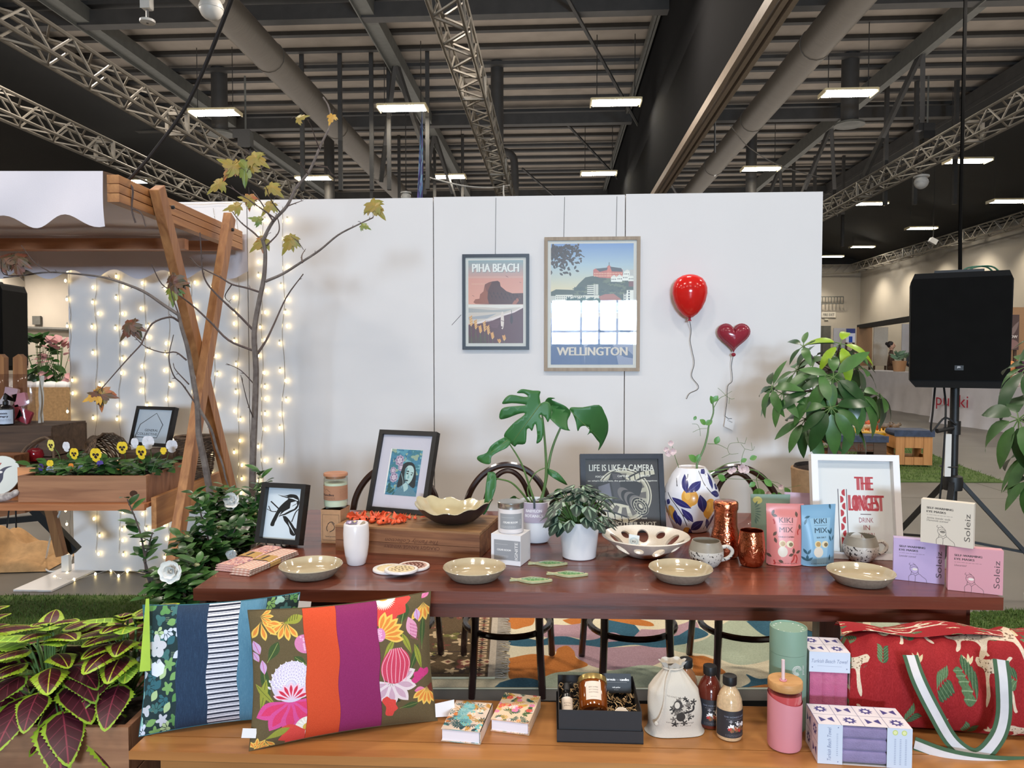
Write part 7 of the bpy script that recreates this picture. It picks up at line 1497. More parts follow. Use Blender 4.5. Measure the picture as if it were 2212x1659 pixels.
def sapling(label, base, Y0, trunk, branches, leaves):
	b = at(*base, Y0); t = thing('maple_sapling', label, 'tree', (b.x, Y0, .46)); L0 = t.location
	def A(x, y, k=0): return at(x, y, Y0 + k) - L0
	P = bez([V((0, 0, 0))] + [A(*q) for q in trunk], 4); g = G(); g.tube(P, [lerp(.017, .0075, (i / (len(P) - 1)) ** 1.2) for i in range(len(P))], 8); g.build('trunk', M['bark'], t)
	for br, r_ in branches:
		k = rnd.uniform(-.25, .25); n = len(br) - 1; Q = bez([A(x, y, k * i / n) for i, (x, y) in enumerate(br)], 4); g = G(); g.tube(Q, [lerp(r_, r_ * .4, i / (len(Q) - 1)) for i in range(len(Q))], 6)
		for i in range(3, len(Q) - 1, 4): d = (Q[i + 1] - Q[i]).normalized(); g.tube([Q[i], Q[i] + d * .012 + V((rnd.uniform(-.01, .01), 0, rnd.uniform(-.012, .015)))], [.002, .0008], 4)
		g.build('branch', M['bark'] if r_ > .006 else M['twig'], t)
	for x, y, s, col, a, *stalk in leaves:
		d = V((cos(R(a)), -.25, sin(R(a)))); sz = s / FPX * Y0 * 1.15; q = A(x, y) - d.normalized() * sz * .45; inst(ML[col], 'leaf', t, q, d, (0, -1, .55), sz)
		g = G(); k = A(*(stalk[0] if stalk else (x - cos(R(a)) * s * .9, y + sin(R(a)) * s * .9 - 4))); g.tube(bez([k, (k + q) / 2 + V((0, 0, .008)), q], 3), .0011, 4); g.build('leaf_stalk', M['twig'], t)
sapling('taller bare maple sapling with turning leaves rising right of the cart', (545, 1250), 3.3, [(545, 1110), (546, 1000), (550, 900), (553, 800), (549, 720), (560, 650), (570, 600), (573, 545), (567, 518)],
	[([(567, 520), (590, 478), (620, 445), (640, 405), (665, 375), (682, 340), (690, 320), (702, 295), (713, 272), (714, 252), (709, 228), (698, 210)], .0085), ([(573, 608), (610, 592), (650, 567), (690, 541), (730, 508), (770, 487), (806, 470)], .0075), ([(567, 520), (545, 500), (520, 480), (500, 455)], .005), ([(590, 478), (572, 450), (556, 425), (546, 412)], .004), ([(604, 457), (586, 433), (576, 408), (570, 396)], .003), ([(596, 473), (548, 439), (527, 425), (501, 407), (482, 399)], .004), ([(564, 632), (533, 622), (501, 614), (474, 598), (432, 577), (411, 556)], .0055),
	 ([(546, 757), (494, 735), (456, 697), (415, 659), (380, 633), (349, 613), (327, 570)], .0055), ([(548, 714), (514, 679), (494, 661), (468, 636), (448, 613), (438, 588), (435, 550), (432, 502)], .006), ([(552, 770), (575, 735), (592, 700), (620, 640), (655, 592)], .006), ([(653, 567), (652, 552), (660, 538)], .004), ([(665, 375), (655, 362), (648, 352)], .003), ([(683, 358), (706, 362), (716, 375), (728, 384)], .003), ([(622, 445), (640, 438), (655, 433)], .003), ([(690, 322), (680, 295), (672, 272), (662, 256)], .003), ([(576, 530), (600, 505), (603, 485), (596, 460)], .004), ([(501, 614), (486, 640), (498, 655)], .003), ([(549, 830), (520, 800), (489, 785)], .003), ([(548, 905), (535, 870), (520, 810)], .003)],
	[(652, 252, 26, 'olive', 20), (714, 258, 22, 'yellow', 250), (494, 352, 44, 'olive', 150), (490, 372, 34, 'orange', 235), (528, 372, 48, 'green', 265), (560, 345, 42, 'olive', -30), (548, 350, 34, 'olive', 60), (463, 402, 38, 'olive', 215), (595, 410, 36, 'olive', -35), (533, 428, 32, 'olive', 160), (537, 436, 30, 'orange', 270), (500, 447, 34, 'olive', 190), (576, 450, 34, 'olive', 225), (551, 472, 26, 'green', 160), (815, 452, 44, 'olive', -45, (806, 470)), (803, 448, 32, 'olive', 200, (806, 470)), (790, 489, 20, 'green', -20), (556, 527, 40, 'olive', 215), (566, 530, 30, 'orange', 280), (620, 528, 40, 'olive', 235, (656, 540)), (630, 525, 30, 'olive', 280, (656, 540))])
sapling('shorter bare maple sapling in front of the cart with its branch arching left', (470, 1260), 3.2, [(463, 1110), (456, 1080), (443, 1004), (430, 943), (428, 902), (425, 865), (415, 806), (405, 751), (393, 710), (385, 676)],
	[([(386, 680), (354, 659), (316, 633), (278, 616), (228, 600), (177, 593), (106, 588), (50, 595), (8, 600)], .0075), ([(111, 589), (76, 568), (46, 530)], .003), ([(50, 595), (8, 592), (2, 560)], .003), ([(388, 695), (367, 685), (329, 699), (309, 735), (304, 745), (278, 773), (253, 801), (220, 839)], .005), ([(403, 778), (380, 761), (354, 762), (316, 750), (291, 728)], .004), ([(428, 880), (395, 832), (375, 811), (365, 771), (375, 723)], .004), ([(430, 882), (456, 928), (468, 968), (481, 1004), (488, 1035), (500, 1070)], .007), ([(408, 830), (380, 800), (374, 786)], .003), ([(385, 676), (372, 640), (366, 610)], .003)],
	[(18, 556, 48, 'brown', 10, (2, 565)), (45, 562, 36, 'brown', -30, (8, 572)), (38, 580, 38, 'dark', -70, (20, 565)), (272, 712, 46, 'dark', 220, (291, 728)), (288, 703, 40, 'brown', -10, (291, 728)), (290, 715, 34, 'dark', -50, (291, 728)), (226, 852, 40, 'brown', 0, (220, 839)), (217, 862, 44, 'orange', 265, (220, 839)), (198, 857, 38, 'yellow', 200, (220, 839)), (205, 850, 30, 'dark', 160, (220, 839)), (370, 618, 48, 'dark', 250, (366, 605)), (384, 612, 34, 'brown', 20, (366, 605)), (372, 640, 36, 'green', 265, (366, 610))])
# planters left of the table
M['planter'] = wood('planter_boards', (172, 126, 92), (134, 92, 66), 0, 8, .6)
M['planter_z'] = wood('planter_posts', (168, 120, 90), (140, 96, 70), 2, 8, .6)
def planter(name, x0, x1, y0, y1, h, label, rows=2, cat='planter'):
	t = thing(name, label, cat, ((x0 + x1) / 2, (y0 + y1) / 2, .001)); w_, d_ = x1 - x0, y1 - y0; bh = h / rows
	for i in range(rows):
		for s in (-1, 1):
			g = G(); g.box((0, 0, 0), (w_, .018, bh - .004)); g.build('plank', M['planter'], t, loc=(0, s * (d_ / 2 - .009), bh * (i + .5)), bevel=.002)
			g = G(); g.box((0, 0, 0), (.018, d_ - .037, bh - .004)); g.build('plank', M['planter_z'], t, loc=(s * (w_ / 2 - .009), 0, bh * (i + .5)), bevel=.002)
	g = G(); g.box((0, 0, h - .045), (w_ - .038, d_ - .038, .03)); g.build('soil', M['soil'], t); return t
planter('planter_box', -1.95, -1.04, 1.97, 2.3, .42, 'wooden planter box under the coleus at the lower left corner', 3)
planter('planter_box', -1.33, -1.0, 2.36, 3.36, .47, 'wooden planter box under the camellias, left of the table', 3)
# coleus
def colp(t, n=14): return (min(1, (t + .02) * 3.2) ** .7) * (max(0, 1 - t) ** .62) * 1.1 * (1 - .2 * ((t * n) % 1))
def colc(edge, mid, k):
	c = Cv(60, 90, edge, px=120); c.poly([(30 + s * a * k, b) for s, L in ((1, ((3, 6), (12, 20), (20, 40), (23, 58), (20, 74), (8, 84))), (-1, ((8, 84), (20, 74), (23, 58), (20, 40), (12, 20), (3, 6)))) for a, b in L], mid); c.line([(30, 4), (30, 88)], 1.6, (140, 50, 70) if k > .8 else (190, 200, 60))
	for s in (-1, 1):
		for q in range(4): c.line([(30, 80 - q * 17), (30 + s * 18, 62 - q * 17)], 1, tuple(min(255, x * 1.5 + 14) for x in mid))
	return c.mat('coleus_leaf', .45)
CL = [blademesh('leaf', colc(*a), .13, .105, b, f, 28, colp) for a, b, f in ((((142, 176, 44), (66, 20, 32), .86), .35, -.12), (((152, 184, 46), (70, 22, 30), .62), .3, -.2), (((120, 160, 52), (64, 22, 30), .9), .45, -.15), (((150, 190, 60), (120, 160, 50), .7), .25, -.2))]
r_ = random.Random(8); k = 0
for cx, cy, lb in ((-1.62, 2.14, 'coleus plant with burgundy leaves edged lime, at the picture\'s left edge'), (-1.33, 2.1, 'coleus plant with lime leaves marked burgundy, in the middle of the planter'), (-1.14, 2.17, 'coleus plant next to the leafy cushion')):
	t = thing('coleus', lb, 'plant', (cx, cy, .405), 0, 'coleus plants in the front planter'); st = G()
	for i in range(44):
		a = r_.uniform(0, 2 * PI) if i % 3 else r_.uniform(PI * 1.05, PI * 1.95); lv = i / 43; rad = lerp(.21, .03, lv ** 1.3) * r_.uniform(.8, 1.1); z = lerp(-.05 if sin(a) < .2 else .05, .24, lv); q = V((cos(a) * rad, sin(a) * rad * .85, z + .03)); d = V((cos(a), sin(a), lerp(-.6, .6, lv)))
		m_ = 0 if lv < .45 else (2 if lv < .6 else 1) if r_.random() < .85 else 3
		inst(CL[m_], 'leaf', t, q - d.normalized() * .03, d, (cos(a) * .3, sin(a) * .3, 1), r_.uniform(.85, 1.3) * lerp(1.2, .8, lv)); st.tube(bez([(0, 0, 0), (q.x * .5, q.y * .5, q.z * .6 + .04), q - d.normalized() * .03], 3), .003, 5)
	st.build('stems', M['stem_g'], t, kind='stuff')
# camellias
CM = [blademesh('leaf', M[k], .062, .03, .2, .15, 5) for k in ('leaf', 'leaf', 'leaf_dark')]
budm = mesh(G().ball((0, 0, .008), (.007, .007, .011), n=8, k=6), 'bud', pm('camellia_bud', (176, 170, 120), rough=.5, var=.1))
def cam_flower(t, q, s, dbl):
	g = G(); r2 = random.Random(int(q.x * 999))
	for ring, (n, L, el) in enumerate(((8, .034, .1), (7, .028, .55), (6, .02, 1.0)) if dbl else ((6, .034, .35), (4, .026, .9))):
		for i in range(n): a = 2 * PI * i / n + ring * .5; d = V((cos(a) * cos(el), -sin(el) - .1, sin(a) * cos(el))); g.blade((0, 0, 0), d, L * s, L * s * .95, (0, -1, .2), bend=-.3, n=4, fold=.25, prof=lambda t_: (t_ + .06) ** .5 * min(1, (1.04 - t_) * 4))
	g.build('flower', M['petal_w'], t, loc=q)
def camellia(base, paths, flowers, dens, label, seed):
	t = thing('camellia', label, 'shrub', base, 0, 'white camellia shrubs left of the table'); r2 = random.Random(seed); L0 = V(base)
	for P in paths:
		Q = bez([V((r2.uniform(-.02, .02), r2.uniform(-.02, .02), 0))] + [at(*q) - L0 for q in P], 5); g = G(); g.tube(Q, [lerp(.006, .002, i / (len(Q) - 1)) for i in range(len(Q))], 5); g.build('stem', M['twig'], t)
		for i in range(4, len(Q)):
			for k in range(dens):
				a = r2.uniform(0, 2 * PI); d = (Q[i] - Q[i - 1]).normalized() * .5 + V((cos(a), sin(a) * .8 - .2, r2.uniform(-.3, .5))); q = Q[i] + V((r2.uniform(-1, 1), r2.uniform(-1, 1), r2.uniform(-1, 1))) * .006 * dens
				inst(CM[r2.randrange(3)], 'leaf', t, q, d, (0, -.3, 1), r2.uniform(.7, 1.15))
		if r2.random() < .6: inst(budm, 'bud', t, Q[-1], (0, 0, 1), (1, 0, 0), 1)
	for x, y, Y, s, dbl in flowers: cam_flower(t, at(x, y, Y) - L0, s, dbl)
	return t
zc = .43
camellia((-1.12, 2.5, zc), [[(325, 1262, 2.5), (312, 1195, 2.5), (300, 1140, 2.5), (275, 1078, 2.5)], [(318, 1230, 2.5), (322, 1180, 2.5), (330, 1150, 2.5)]], [], 1, 'slender camellia shoot standing alone left of the cart leg', 1)
camellia((-1.15, 2.55, zc), [[(370, 1290, 2.5), (350, 1250, 2.5)], [(380, 1300, 2.45), (360, 1270, 2.45), (330, 1285, 2.45)], [(400, 1290, 2.5), (410, 1230, 2.55), (395, 1190, 2.55)], [(390, 1300, 2.4), (380, 1285, 2.4), (345, 1310, 2.4)], [(420, 1290, 2.45), (430, 1260, 2.5), (420, 1220, 2.5)], [(400, 1300, 2.4), (390, 1260, 2.42), (360, 1240, 2.45)]], [(373, 1232, 2.4, 1.35, 1), (300, 1412, 2.2, .8, 0)], 4, 'camellia with a full double white flower, nearest the table corner', 2)
camellia((-1.15, 2.8, zc), [[(440, 1250, 2.75), (430, 1180, 2.75), (420, 1150, 2.75)], [(440, 1230, 2.75), (450, 1170, 2.75), (436, 1120, 2.75), (428, 1075, 2.75)], [(460, 1220, 2.75), (480, 1170, 2.8), (470, 1140, 2.8)], [(450, 1220, 2.7), (425, 1190, 2.7), (400, 1160, 2.7)], [(460, 1230, 2.7), (450, 1210, 2.7), (470, 1180, 2.7)], [(480, 1200, 2.8), (500, 1160, 2.8), (510, 1140, 2.8)]], [(433, 1232, 2.65, 1.1, 0), (503, 1195, 2.75, .85, 0)], 4, 'camellia in the middle of the planter against the white wall', 3)
camellia((-1.13, 3.12, zc), [[(500, 1180, 3.05), (520, 1120, 3.05), (530, 1090, 3.05)], [(510, 1170, 3.05), (490, 1120, 3.05), (485, 1080, 3.05)], [(530, 1170, 3.05), (545, 1120, 3.05), (552, 1080, 3.05), (560, 1030, 3.05)], [(520, 1180, 3.0), (510, 1140, 3.0), (520, 1110, 3.0)], [(540, 1180, 3.0), (550, 1150, 3.0), (545, 1110, 3.0)], [(500, 1190, 3.0), (480, 1150, 3.0), (470, 1120, 3.0)], [(490, 1180, 3.0), (470, 1120, 3.0), (462, 1080, 3.0), (485, 1062, 3.0)]], [(505, 1078, 3.0, 1.35, 0), (530, 1130, 2.95, 1.25, 0), (500, 1090, 3.0, .9, 0)], 4, 'camellia with large white single flowers behind the kingfisher frame', 4)
g = G(); g.grid(lambda u, v: (lerp(-.09, .09, u), .02 * sin(u * 9) + .03 * v, lerp(0, .09, v) + .012 * sin(u * 7 + 2) * v), 14, 6); tag(g.build('hessian_scrap', pm('hessian', (166, 122, 78), rough=.95, var=.15, scale=60, bump=.5, bscale=300), loc=V((-1.02, 2.42, .45)), rot=(0, 0, R(30))), 'crumpled piece of hessian between the camellias by the table corner', 'cloth')
# ------------------------------------------------------------------ on the white wall: balloons, fairy lights
M['balloon'] = pm('red_ceramic_balloon', (206, 34, 30), rough=.14, var=.04, spec=.4); M['balloon2'] = pm('maroon_ceramic_heart', (146, 46, 60), rough=.14, var=.05, spec=.4)
M['cord_b'] = pm('black_cord', (36, 34, 36), rough=.7)
def wloc(px, py, off): x, z = wpix(px, py, off); return wp(x, z, off)
def cordpts(P, o0): return bez([wloc(x, y, .02) - o0 for x, y in P], 5)
b = wloc(1490, 640, .085); t = thing('balloon_ornament', 'round glossy red balloon ornament with a curly string on the white wall', 'ornament', b, -WA)
g = G(); g.lathe([(.001, -.131), (.02, -.127), (.046, -.108), (.074, -.074), (.095, -.03), (.1055, .018), (.1045, .05), (.095, .082), (.075, .109), (.045, .126), (.02, .1325), (.0001, .134)], 32, sy=.78); g.build('body', M['balloon'], t)
g = G(); g.lathe([(.014, -.15), (.009, -.142), (.007, -.136), (.012, -.126)], 12, cap=(True, True)); g.build('knot', M['balloon2'], t)
tm = Matrix.Translation(b) @ rotz(-WA); ti = tm.inverted()
g = G(); g.tube([ti @ p for p in bez([b + V((0, 0, -.14))] + [wloc(x, y, .03) for x, y in ((1493, 715), (1491, 735), (1495, 757), (1500, 785), (1494, 812), (1508, 832), (1506, 842), (1490, 850), (1483, 862))], 5)], .0019, 5); g.build('string', M['cord_b'], t)
b = wloc(1585, 729, .05); t = thing('heart_ornament', 'maroon heart-shaped balloon ornament with string and paper tag on the white wall', 'ornament', b, -WA); ti = (Matrix.Translation(b) @ rotz(-WA)).inverted()
def hrt(a): return (.1 * sin(a) ** 3 * .95, (13 * cos(a) - 5 * cos(2 * a) - 2 * cos(3 * a) - cos(4 * a)) / 17 * .098 + .012)
g = G()
for s in (-1, 1): g.grid(lambda u, v, s=s: ((lambda x, z: (x * sin(v * PI / 2), s * .043 * cos(v * PI / 2) ** .8, z * sin(v * PI / 2) + .01 * (1 - sin(v * PI / 2))))(*hrt(-s * 2 * PI * u))), 40, 8, cu=True)
g.build('body', M['balloon2'], t); g = G(); g.tube([(hrt(a)[0] * 1.02, 0, hrt(a)[1] * 1.02) for a in np.linspace(0, 2 * PI, 48, endpoint=False)], .004, 5, closed=True); g.build('seam', M['balloon2'], t)
g = G(); g.ball((0, 0, -.105), (.014, .01, .012), n=10, k=6); g.build('knot', M['balloon2'], t)
g = G(); g.tube([ti @ p for p in bez([b + V((-.002, 0, -.11))] + [wloc(x, y, .03) for x, y in ((1580, 790), (1582, 822), (1572, 835), (1570, 870), (1566, 899))], 5)], .0018, 5); g.tube([ti @ wloc(x, y, .03) for x, y in ((1566, 899), (1573, 904), (1581, 904))], .0015, 4); g.build('string', M['cord_b'], t)
c = Cv(40, 50, (226, 226, 228), px=100); c.text('Coco', 20, 18, 8, (40, 40, 44), shear=.3, wd=20)
q = [ti @ wloc(*k, .028) for k in ((1564, 921), (1583, 930), (1588, 908), (1568, 898))]; g = G(); g.quad(*q); g.build('paper_tag', c.mat('tag_print', .7), t)
M['bulb'] = emis('warm_fairy_bulb', (255, 226, 160), 8); M['bulb_sock'] = pm('clear_bulb_socket', (200, 196, 180), rough=.3)
fl = thing('fairy_lights', 'curtain of warm fairy lights hanging over the left half of the white wall', 'lights', PL, -WA); r_ = random.Random(4)
fi = (Matrix.Translation(PL) @ rotz(-WA)).inverted(); bm_ = mesh(G().ball((0, 0, 0), (.007, .007, .011), n=8, k=6), 'bulb', M['bulb']); sm_ = mesh(G().tube([(0, 0, .008), (0, 0, .024)], .004, 6), 'socket', M['bulb_sock'])
g = G(); g.tube([fi @ wp(.02 + i * .1, WH - .005 + .004 * sin(i * 2), .02) for i in range(15)], .0018, 4); g.build('wire', M['white_plastic'], fl)
for x0, ya, yb in ((150, 560, 1225), (207, 560, 1220), (258, 556, 1200), (312, 545, 1190), (364, 560, 1215), (414, 470, 1000), (462, 450, 1210), (514, 446, 1200), (566, 444, 1150), (612, 446, 1010)):
	P = []; y = ya; k = 0
	while y < yb:
		x = x0 + r_.uniform(-3, 3); P.append(fi @ wloc(x, y, .012))
		if r_.random() < .8:
			q = fi @ wloc(x0 + r_.choice((-1, 1)) * r_.uniform(4, 9), y + r_.uniform(-6, 6), .02); inst(bm_, 'bulb', fl, q, (0, 1, 0), (0, 0, 1)); inst(sm_, 'socket', fl, q, (0, 1, 0), (0, 0, 1)) if k % 2 else None
		y += r_.uniform(24, 38); k += 1
	g = G(); g.tube(bez(P, 3), .0013, 4); g.build('wire', M['silver'], fl)
g = G(); P = [on(x, y, .012) for x, y in ((160, 1228), (145, 1238), (118, 1246), (160, 1252), (206, 1240), (240, 1232), (256, 1244), (275, 1234), (320, 1240))]; g.tube([fi @ p for p in bez(P, 4)], .0015, 4); g.build('wire', M['silver'], fl)
for p in P[1::1]: inst(bm_, 'bulb', fl, fi @ p, (1, 0, 0), (0, 0, 1))
# ------------------------------------------------------------------ the market cart
M['pine'] = wood('orange_pine', (190, 136, 84), (150, 98, 56), 1, 8, .5); M['pine_z'] = wood('orange_pine_upright', (180, 126, 78), (138, 88, 52), 2, 8, .5); M['pine_x'] = wood('orange_pine_rail', (178, 118, 78), (150, 94, 58), 0, 8, .5)
M['awning'] = pm('white_awning_cloth', (222, 216, 222), rough=.95, var=.04, scale=3, bump=.1, bscale=200); M['dark_gap'] = pm('dark_groove', (66, 40, 24), rough=.9)
cart = thing('market_cart', 'wooden market cart with crossed legs and a scalloped white awning', 'cart', (-2.5, 3.85, 0)); C0 = -cart.location
for x in (-1.665, -3.4):
	for i in range(3):
		g = G(); g.box((0, 0, 0), (.05, 1.42, .036)); g.build('beam_slat', M['pine'], cart, loc=C0 + V((x, 3.83, 2.085 + i * .0385)), bevel=.002)
	g = G(); g.box((0, 0, 0), (.034, 1.4, .11)); g.build('beam_core', M['dark_gap'], cart, loc=C0 + V((x, 3.83, 2.124)))
	for (ya, za), (yb, zb), dx in (((3.4, 2.19), (4.57, .012), .0), ((4.15, 2.2), (3.2, .012), .046)):
		g = G(); g.bar((0, 0, 0), (0, yb - ya, zb - za), .044, .075, up=(0, 1, 0)); o = g.build('crossed_leg', M['pine_z'], cart, loc=C0 + V((x + .05 + dx, ya, za)), bevel=.003)
	for yy, zz in ((3.5, 2.12), (4.12, 2.12), (3.62, .62), (3.84, 1.38)): g = G(); g.lathe([(.009, 0), (.009, .012), (.0001, .016)], 10, M=Matrix.Rotation(PI / 2, 4, 'Y')); g.build('bolt', M['silver'] if zz < 1 else M['black'], cart, loc=C0 + V((x + .118 if zz < 1 else x + .07 + (.046 if yy > 4 else 0), yy, zz)))
for y, z in ((4.42, 2.075), (3.18, 2.075), (3.85, 2.0)): g = G(); g.box((0, 0, 0), (1.6 if y < 3.2 else 1.7, .05, .055)); g.build('cross_rail', M['pine_x'], cart, loc=C0 + V((-2.56 if y < 3.2 else -2.53, y, z)), bevel=.003)
XR = -1.695
def val(Y, zt, zl, amp, ph): return lambda u, v: V((lerp(-3.45, XR, u) , Y + .02 * sin(u * 23 + v * 2) * v + .01 * v, lerp(zt, zl - amp * cos(2 * PI * (lerp(-3.45, XR, u) - XR) / .27 + ph), v))) + C0
g = G(); g.grid(val(3.1, 2.19, 1.985, .026, .6), 90, 10); g.build('front_valance', M['awning'], cart)
g = G(); g.grid(lambda u, v: V((lerp(-3.45, XR, u), lerp(3.1, 4.58, v), 2.19 + .012 * sin(u * 14) * sin(PI * v) - .02 * v + .008 * sin(v * 17))) + C0, 30, 16); g.build('roof_cloth', M['awning'], cart)
g = G(); g.grid(lambda u, v: V((lerp(-3.45, -1.63, u), 4.58 + .02 * sin(u * 20) * v, lerp(2.17, 1.925 - .028 * cos(2 * PI * (lerp(-3.45, -1.63, u) + 1.63) / .28 + 2.4), v))) + C0, 90, 8); g.build('rear_valance', M['awning'], cart)
g = G(); g.tube(bez([V((-1.69, 3.22, 2.19)) + C0, V((-1.635, 3.22, 2.15)) + C0, V((-1.64, 3.22, 2.06)) + C0, V((-1.63, 3.23, 2.0)) + C0], 4), .004, 5); g.tube(bez([V((-1.64, 3.22, 2.06)) + C0, V((-1.6, 3.22, 2.04)) + C0, V((-1.58, 3.22, 1.98)) + C0], 4), .003, 5); g.build('tie_string', M['twig'], cart)
ZS = .728
for i in range(5): g = G(); g.box((0, 0, 0), (1.72, .176, .02)); g.build('shelf_board', M['pine_x'], cart, loc=C0 + V((-2.58, 3.55 + i * .178, ZS - .01)), bevel=.002)
g = G(); g.box((0, 0, 0), (1.72, .022, .03)); g.build('shelf_rail', M['pine_x'], cart, loc=C0 + V((-2.58, 3.45, ZS - .012)), bevel=.002)
g = G(); g.box((0, 0, 0), (.024, .86, .15)); g.build('side_apron', M['pine'], cart, loc=C0 + V((-1.7, 3.92, ZS - .05)), bevel=.002)
for a, b_, w_, mm in (((75, 1098, 4.3), (165, 1190, 4.3), .05, 'black'), ((-40, 1130, 4.3), (95, 1117, 4.3), .035, 'black'), ((108, 1095, 4.2), (134, 1200, 4.2), .045, 'pine_z'), ((-30, 1110, 3.9), (60, 1096, 3.9), .05, 'pine_x')): g = G(); g.bar(at(*a) + C0, at(*b_) + C0, w_, w_); g.build('brace', M[mm], cart)
for x in (20, 34): g = G(); g.tube([at(x, 1096, 3.7) + C0, at(x - 2 + (x - 27) * .4, 1140, 3.7) + C0], .004, 5); g.build('hanging_hook', M['black'], cart)
g = G(); g.tube(bez([at(275, 393, 3.3), at(330, 330, 3.1), at(410, 215, 2.8), at(500, 0, 2.4), at(545, -120, 2.2)], 6), .0075, 6); tag(g.build('guy_rope', M['cord_b']), 'dark rope rising from the cart beam to the top of the picture', 'rope')
# pansy box
t = thing('pansy_box', 'long wooden flower box planted with pansies on the cart shelf', 'planter', (-2.045, 3.72, ZS + .001)); bw, bd_, bh = .61, .42, .125
for s in (-1, 1):
	g = G(); g.box((0, 0, bh / 2), (bw, .018, bh)); g.build('plank', M['planter'], t, loc=(0, s * bd_ / 2, 0), bevel=.002); g = G(); g.box((0, 0, bh / 2), (.018, bd_ - .02, bh)); g.build('plank', M['planter_z'], t, loc=(s * (bw / 2 - .009), 0, 0), bevel=.002)
g = G(); g.lathe([(.016, 0), (.0001, .0008)], 14, M=Matrix.Rotation(PI / 2, 4, 'X'), sx=1.2); g.build('wood_knot', M['dark_gap'], t, loc=(.245, -bd_ / 2 - .009, .04)); g = G(); g.box((0, 0, bh - .03), (bw - .04, bd_ - .02, .03)); g.build('soil', M['soil'], t)
PC = {n: pm('pansy_' + n, c, rough=.7, var=.08, scale=60) for n, c in (('yellow', (240, 206, 48)), ('pale', (240, 224, 110)), ('orange', (232, 140, 52)), ('white', (232, 230, 236)), ('violet', (92, 70, 150)), ('lilac', (176, 180, 216)), ('eye', (40, 18, 22)))}
PLf = [blademesh('leaf', M[k], .056, .032, .3, .15, 5) for k in ('leaf', 'leaf_dark')]; r_ = random.Random(3)
rp = lambda t_: min(1, (t_ + .05) * 2.2) ** .7 * min(1, (1.04 - t_) * 3.2) ** .6
for x, y, s, col, eye, lb in ((110, 962, 1.25, 'pale', 1, 'pale yellow pansy with a dark face, leftmost and tallest'), (160, 980, 1.2, 'yellow', 1, 'yellow pansy half turned away, left of the biggest bloom'), (207, 983, 1.5, 'yellow', 1, 'big yellow pansy with dark face in the middle of the box'), (264, 967, 1.35, 'yellow', 1, 'yellow pansy in front of the sign\'s left corner'), (305, 977, 1.5, 'yellow', 1, 'big yellow pansy in front of the house sign'), (353, 974, .75, 'yellow', 0, 'small plain yellow pansy right of the house sign'), (108, 1002, .8, 'yellow', 0, 'small yellow pansy bud low at the left'), (153, 1008, .7, 'orange', 0, 'small orange pansy under the yellow ones'), (255, 1008, .7, 'orange', 0, 'small orange pansy low in the middle'), (109, 1017, 1.0, 'lilac', 1, 'pale lilac pansy drooping at the left of the box'), (175, 1015, .95, 'lilac', 1, 'pale blue pansy hanging over the front board'), (216, 1003, .8, 'violet', 0, 'little violet pansy beside the biggest yellow one'), (88, 1010, .8, 'violet', 0, 'dark violet pansy next to the red fruit'), (143, 965, 1.1, 'white', 0, 'white pansy behind the leftmost yellow ones'), (320, 956, 1.5, 'white', 0, 'large white pansy at the foot of the house sign'), (291, 957, 1.1, 'white', 0, 'white pansy at the left foot of the house sign'), (371, 964, 1.4, 'white', 0, 'white pansy by the crossed cart leg'), (214, 1014, .6, 'white', 0, 'tiny greenish white pansy low in the middle')):
	f = at(x, y, 3.62 + (.12 if y < 970 else -.02)); t = thing('pansy', lb, 'flower', (max(-2.3, min(-1.78, f.x)), max(3.56, min(3.84, f.y + .03)), ZS + bh - .012), 0, 'pansies in the flower box'); q = f - t.location
	fo = G(); k = .019 * s
	for a, rr, up_, m_ in ((65, 1.25, .004, 0), (115, 1.25, .004, 0), (15, 1.05, 0, 0), (165, 1.05, 0, 0), (270, 1.3, -.002, 0)):
		fo.blade((0, up_, 0), (cos(R(a)), -.08, sin(R(a))), k * rr, k * 1.35, (0, -1, .1), bend=.1, n=4, fold=.05, prof=rp, m=0)
		if eye and a not in (65, 115): fo.blade((0, up_ - .0012, 0), (cos(R(a)), -.08, sin(R(a))), k * .62, k * .55, (0, -1, .1), bend=.1, n=3, fold=.05, prof=rp, m=1)
	fo.build('bloom', [PC[col], PC['eye']], t, loc=q, rot=(R(12), 0, R(rnd.uniform(-20, 20)))); g = G(); g.tube(bez([(0, 0, 0), (q.x * .4, q.y * .4 + .01, q.z * .6), (q.x, q.y + .004, q.z)], 4), .0018, 5); g.build('stem', M['stem_g'], t)
	for i in range(18):
		a = r_.uniform(0, 2 * PI); rr = r_.uniform(.01, .075); p = V((cos(a) * rr, sin(a) * rr - .01, r_.uniform(.0, .055))); inst(PLf[i % 2], 'leaf', t, p, (cos(a), sin(a) * .7 - .3, r_.uniform(-.1, .9)), (0, -.4, 1), r_.uniform(.8, 1.3))
